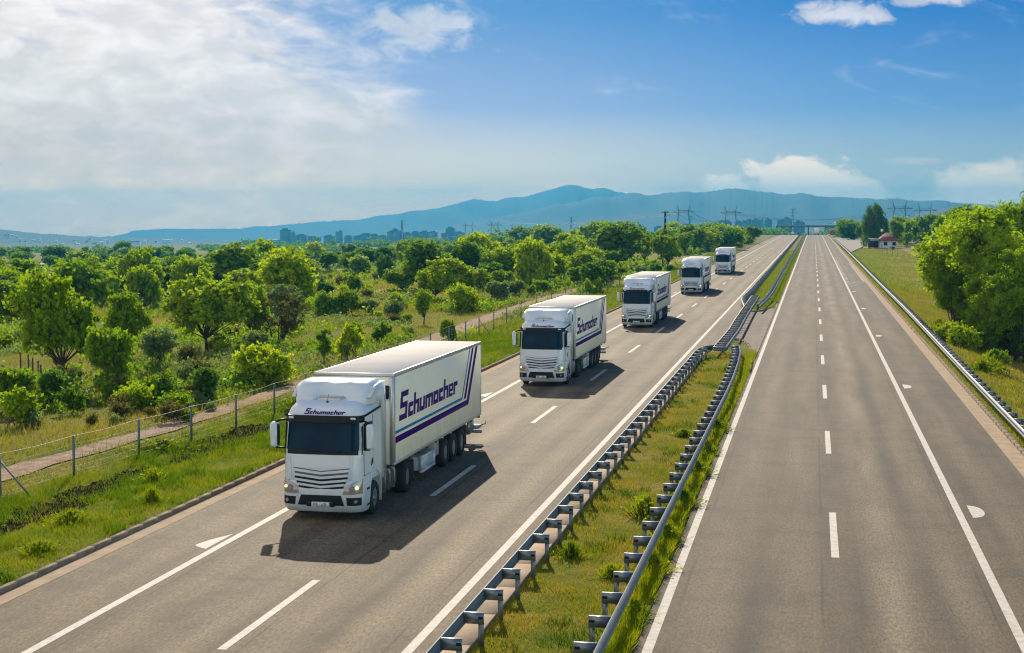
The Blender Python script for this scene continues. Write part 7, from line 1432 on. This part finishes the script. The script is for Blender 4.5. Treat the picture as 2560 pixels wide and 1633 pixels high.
for xx in (-1.3, 1.1):
    b = MB(); b.box(xx, xx + .9, -.03, .02, 1.1, 2.0); w_ = b.build('window', MT['glass'], t)
    b = MB(); b.box(xx - .07, xx, -.06, .0, 1.03, 2.07); b.box(xx + .9, xx + .97, -.06, 0, 1.03, 2.07); b.box(xx, xx + .9, -.06, 0, 1.03, 1.1); b.box(xx, xx + .9, -.06, 0, 2.0, 2.07); b.build('frame', MT['beige'], w_)
t = empty('carport', (17.6, 452.5, hz_), .08, label='open dark carport with a pale blue roof left of the small house', cat='carport')
b = MB(); b.prism([(-1.6, 2.35), (1.7, 2.35), (1.7, 3.0), (-1.6, 3.0)], 1, -.2, -.14); b.box(-1.7, 1.8, -.3, 3.4, 2.9, 3.0); b.build('roof', mat('pale_blue_sheet', (.34, .42, .48), .5), t)
for xx, yy in ((-1.6, 0), (1.6, 0), (-1.6, 3.2), (1.6, 3.2)):
    b = MB(); b.box(xx - .07, xx + .07, yy - .07, yy + .07, -.2, 2.9); b.build('post', MT['chassis'], t)
b = MB(); b.box(-1.55, 1.55, 3.0, 3.1, -.2, 2.4); b.build('back_wall', MT['chassis'], t)
t = empty('yard_lamp', (19.1, 448, hz_), label='white globe lamp on a thin pole in front of the small house', cat='lamp')
b = MB(); b.tube([(0, 0, -.2), (0, 0, 5.0)], .06, 8); b.build('pole', MT['steel_dull'], t)
import bmesh
bm = bmesh.new(); bmesh.ops.create_uvsphere(bm, u_segments=20, v_segments=12, radius=.42); me = bpy.data.meshes.new('globe'); bm.to_mesh(me); bm.free(); me.materials.append(MT['plate'])
me.polygons.foreach_set('use_smooth', np.ones(len(me.polygons), dtype=bool)); link('globe', me, t, (0, 0, 5.35))
b = MB(); b.tube([(14.6, 462, 0.1), (17.5, 449, .15), (20.5, 446, .15)], .28, 6); b.build('low_wall', MT['kerb'], label='low garden wall in front of the carport', cat='wall')
# ------------------------------------------------------------------ overpass
t = empty('overpass', (0, 0, 0), label='low grey overpass bridge crossing the motorway beyond the crest', cat='bridge')
b = MB(); b.box(-40, 26, 1700, 1712, -.9, .9); b.build('deck', mat('bridge_grey', (.09, .10, .11), .9), t)
b = MB(); b.box(-40, 26, 1699.6, 1699.9, .9, 1.5); b.build('parapet', MT['beige'], t)
for x0, x1 in ((-40, -23), (12, 26)):
    b = MB(); b.box(x0, x1, 1701, 1711, -16, -.9); b.build('abutment', MT['chassis'], t)
b = MB(); b.box(-6.2, -4.8, 1701, 1711, -16, -.9); b.build('pier', MT['chassis'], t)

# ------------------------------------------------------------------ pylons and lines
def hframe(x, y, h, lab):
    z = float(tz(x, y)); t = empty('power_pylon', (x, y, z), label=lab, cat='pylon')
    w = h * .20; r = max(.35, h * .013)
    for s in (-1, 1):
        b = MB(); b.tube([(s * w * 1.15, 0, -1), (s * w * .72, 0, h * .80)], [r * 1.3, r], 4)
        for k in range(10):
            za, zb = h * .08 * k, h * .08 * (k + 1); xa = s * (w * 1.15 - .43 * w * za / (h * .8)); xb = s * (w * 1.15 - .43 * w * zb / (h * .8))
            b.tube([(xa - .9, 0, za), (xb + .9, 0, zb)], r * .3, 3); 
        b.build('leg', MT['pylon'], t)
        b = MB(); b.tube([(s * w * .72, 0, h * .80), (s * w * .98, 0, h)], [r, r * .5], 4); b.tube([(s * w * .72, 0, h * .84), (s * w * 1.65, 0, h * .78)], r * .5, 4); b.build('horn', MT['pylon'], t)
    b = MB(); b.tube([(-w * 1.7, 0, h * .78), (w * 1.7, 0, h * .78)], r * .8, 4); b.tube([(-w * .8, 0, h * .83), (w * .8, 0, h * .83)], r * .6, 4)
    for k in range(9): b.tube([(-w * .8 + w * .178 * k, 0, h * .78), (-w * .8 + w * .178 * (k + 1), 0, h * .83)], r * .3, 3)
    b.build('crossbeam', MT['pylon'], t)
    return t
def lattice(x, y, h, base, lab, arms=3, rr=None, m='pylon', name='lattice_pylon'):
    z = float(tz(x, y)); t = empty(name, (x, y, z), label=lab, cat='pylon')
    r = rr or max(.2, h * .006); top = base * .22; b = MB(); N = 9
    def hw(zz): return (base + (top - base) * min(1, zz / (h * .75))) / 2
    for sx in (-1, 1):
        for sy in (-1, 1): b.tube([(sx * hw(0), sy * hw(0), -.5), (sx * hw(h * .75), sy * hw(h * .75), h * .75), (sx * top / 2, sy * top / 2, h)], r, 4)
    for k in range(N):
        za, zb = h * k / N, h * (k + 1) / N; a, c = hw(za), hw(zb)
        for sy in (-1, 1):
            b.tube([(-a, sy * a, za), (c, sy * c, zb)], r * .6, 3); b.tube([(a, sy * a, za), (-c, sy * c, zb)], r * .6, 3)
            b.tube([(sy * a, -a, za), (sy * c, c, zb)], r * .6, 3)
    b.build('mast', MT[m], t)
    for k in range(arms):
        zz = h * (.97 - .12 * k) if arms > 1 else h * .985; L_ = base * (.55, .75, .6)[k] * 1.3
        b = MB(); b.tube([(-L_, 0, zz), (L_, 0, zz)], r * .9, 4); b.tube([(-L_, 0, zz), (0, 0, zz + h * .03)], r * .5, 3); b.tube([(L_, 0, zz), (0, 0, zz + h * .03)], r * .5, 3); b.build('crossarm', MT[m], t)
    return t
MT['pylon'] = mat('pylon_steel', (.07, .085, .10), .7, .2)
PL = ['left of the pair of small twin mast pylons over the far woods', 'right of the pair of small twin mast pylons over the far woods', 'large twin mast pylon behind the lattice pole', 'twin mast pylon right of the large one, before the city blocks',
      'twin mast pylon just right of the willow', 'smaller twin mast pylon farthest right', 'slim lattice pylon left of the small twin masts', 'small slim lattice pylon alone over the middle wood', 'lattice pylon near the crest of the road', 'tiny lattice pylon right behind the large twin mast']
for i, (k, x, y, h) in enumerate(PYLONS):
    if k == 'H': hframe(x, y, h, PL[i])
    else: lattice(x, y, h, h * .17, PL[i])
lattice(-26.0, 274.4, 10.0, 1.0, 'dark lattice pole of a power line standing among the roadside trees', 1, .06, 'chassis', 'lattice_pole')
def wire(name, P, sag, r, lab):
    b = MB()
    for (a, c) in zip(P[:-1], P[1:]):
        pts = []
        for k in range(13):
            s = k / 12; q = np.array(a) * (1 - s) + np.array(c) * s; q[2] -= sag * 4 * s * (1 - s); pts.append(q)
        b.tube(pts, r, 3, cap=False)
    return b.build(name, MT['pylon'], label=lab, cat='power line')
for k, dx in enumerate((-.5, .5)):
    wire('power_line', [(-170, 420, 3.0), (-26 + dx, 274.4, 10.0), (-20, 420, 8)], 3.0, .02, 'thin wires of the low power line ending at the lattice pole' if k == 0 else 'second wire of the low power line at the lattice pole')
for k, dx in enumerate((-8, 0, 8)):
    wire('power_line', [(-587 + dx, 2600, 4), (-520 + dx, 2500, 5), (-124.3 + dx, 1500, 15), (-84 + dx, 1600, 14), (90.6 + dx, 1700, 18), (158 + dx, 2300, 22)], 9, .16, ('lowest', 'middle', 'outer')[k] + ' wire strung between the twin mast pylons')

# ------------------------------------------------------------------ hills, city, haze
MT['hill'] = mat('hill_forest', (.014, .028, .018), .95, col2=(.030, .042, .024), vs=.004, detail=8)
def ridge(name, a, b_, P, amp, seed):
    xs = np.array([p[0] for p in P]); zs = np.array([p[1] for p in P])
    Xc = np.linspace(xs[0], xs[-1], 420); rng = np.random.default_rng(seed)
    Zc = np.interp(Xc, xs, zs)
    k = np.ones(5) / 5; Zs = np.convolve(np.pad(Zc, 2, 'edge'), k, 'valid'); Zc = Zs + rng.normal(size=420) * .0006 * b_ * .3
    rows = list(np.linspace(0, 1, 34)) + [1.04, 1.1, 1.2]
    V = []
    for t in rows:
        Y = a + (b_ - a) * t; X = Xc * Y / b_
        g = tz(X, np.full_like(X, Y)) - 2
        top = np.maximum(Zc, g)
        if t <= 1:
            s = ss(np.array(t)) ** .8
            rel = np.sin(Xc * .012 + 3 * np.sin(Xc * .004 + t * 2) + t * 5 * np.sin(Xc * .002)) * .5 + np.sin(Xc * .035 + t * 3) * .25
            z = g + (top - g) * s * (1 + amp * rel * (1 - t) * t * 3)
        else: z = top - (t - 1) * b_ * .18
        V.append(np.stack([X, np.full_like(X, Y), z], 1))
    V = np.concatenate(V); n = 420; m_ = len(rows)
    i = (np.arange(m_ - 1)[:, None] * n + np.arange(n - 1)[None, :]).ravel()
    F = np.stack([i, i + 1, i + n + 1, i + n], -1)
    return link(name, np_mesh(name, V, F, np.full(len(F), 4), MT['hill'], True), kind='structure')
for i, (k, (a, b_, P)) in enumerate(RIDGES.items()): ridge('hills', a, b_, P, .35, i)
def wallmat(name, c):
    m, nt, bs_ = nodemat(name); N = nt.nodes.new; L = nt.links.new
    tc = N('ShaderNodeTexCoord'); br = N('ShaderNodeTexBrick'); L(tc.outputs['Object'], br.inputs['Vector'])
    mp = N('ShaderNodeMapping'); mp.inputs['Rotation'].default_value = (PI / 2, 0, 0); L(tc.outputs['Object'], mp.inputs['Vector']); L(mp.outputs[0], br.inputs['Vector'])
    br.offset = 0; br.inputs['Color1'].default_value = (.05, .06, .07, 1); br.inputs['Color2'].default_value = (.08, .09, .10, 1); br.inputs['Mortar'].default_value = rgb(c)
    br.inputs['Scale'].default_value = .35; br.inputs['Mortar Size'].default_value = .30; br.inputs['Brick Width'].default_value = 1.2; br.inputs['Row Height'].default_value = 1.0
    L(br.outputs['Color'], bs_.inputs['Base Color']); bs_.inputs['Roughness'].default_value = .9
    return m
BW = [wallmat('block_wall_a', (.11, .11, .115)), wallmat('block_wall_b', (.16, .145, .13)), wallmat('block_wall_c', (.07, .08, .10))]
MT['roof_dark'] = mat('flat_roof', (.10, .10, .11), .9); MT['roof_white'] = mat('pale_roof', (.72, .72, .70), .6)
for i, (x, y, h, w) in enumerate(BLOCKS):
    z = float(tz(x, y)); low = h < 12
    t = empty('apartment_block' if not low else 'factory_hall', (x, y, z), .1 * math.sin(i * 7), label=('hazy apartment block of the distant city' if not low else 'low hazy hall in the distant city'), cat='building', group='apartment blocks of the distant city' if not low else 'low halls of the distant city')
    b = MB(); d = min(w, 22); b.box(-w / 2, w / 2, 0, d, -8, h)
    if not low and w > 14: b.box(-w * .30, w * .10, 2, d - 2, h, h + h * .10 + 1.5)
    b.build('wall', BW[i % 3], t)
    b = MB(); b.box(-w / 2 - .3, w / 2 + .3, -.3, d + .3, h + .01, h + .8); b.build('roof', MT['roof_white' if (low and i % 2) else 'roof_dark'], t)
    if not low:
        b = MB(); b.box(w * .15, w * .15 + 3, 3, 7, h + .8, h + 3.6); b.build('lift_house', BW[(i + 1) % 3], t)
m_hw = mat('hill_house_wall', (.80, .78, .75), .8, var=.2)
for i, (x, y, z, w) in enumerate(HILL_HOUSES):
    w = max(w, 5); hh = 5 if w < 12 else 9
    t = empty('hillside_house', (x, y, z - 2), .2 * math.sin(i * 5), label='pale house on the ' + ('left' if x < -500 else 'right') + ' hillside town', cat='house', group='pale houses of the ' + ('left' if x < -500 else 'right') + ' hillside')
    b = MB(); b.box(-w / 2, w / 2, 0, 9, -6, hh); b.build('wall', m_hw, t)
    b = MB(); b.prism([(-.6, hh), (9.6, hh), (4.5, hh + 2.6)], 0, -w / 2 - .5, w / 2 + .5); b.build('roof', MT['roof_white'] if i % 3 else MT['tiles'], t)

# the air: one closed volume round everything, sky outside it
b = MB(); b.box(-6600, 3600, -400, 10600, -230, 205)
haze = b.build('haze', None, label='thin blue haze of the summer air', cat='haze', kind='stuff')
hm = bpy.data.materials.new('haze'); hm.use_nodes = True; nt = hm.node_tree; nt.nodes.clear()
o_ = nt.nodes.new('ShaderNodeOutputMaterial'); v_ = nt.nodes.new('ShaderNodeVolumePrincipled')
v_.inputs['Color'].default_value = HAZE_COL; v_.inputs['Density'].default_value = HAZE_D; v_.inputs['Anisotropy'].default_value = 0.4
nt.links.new(v_.outputs[0], o_.inputs['Volume']); haze.data.materials.clear(); haze.data.materials.append(hm)
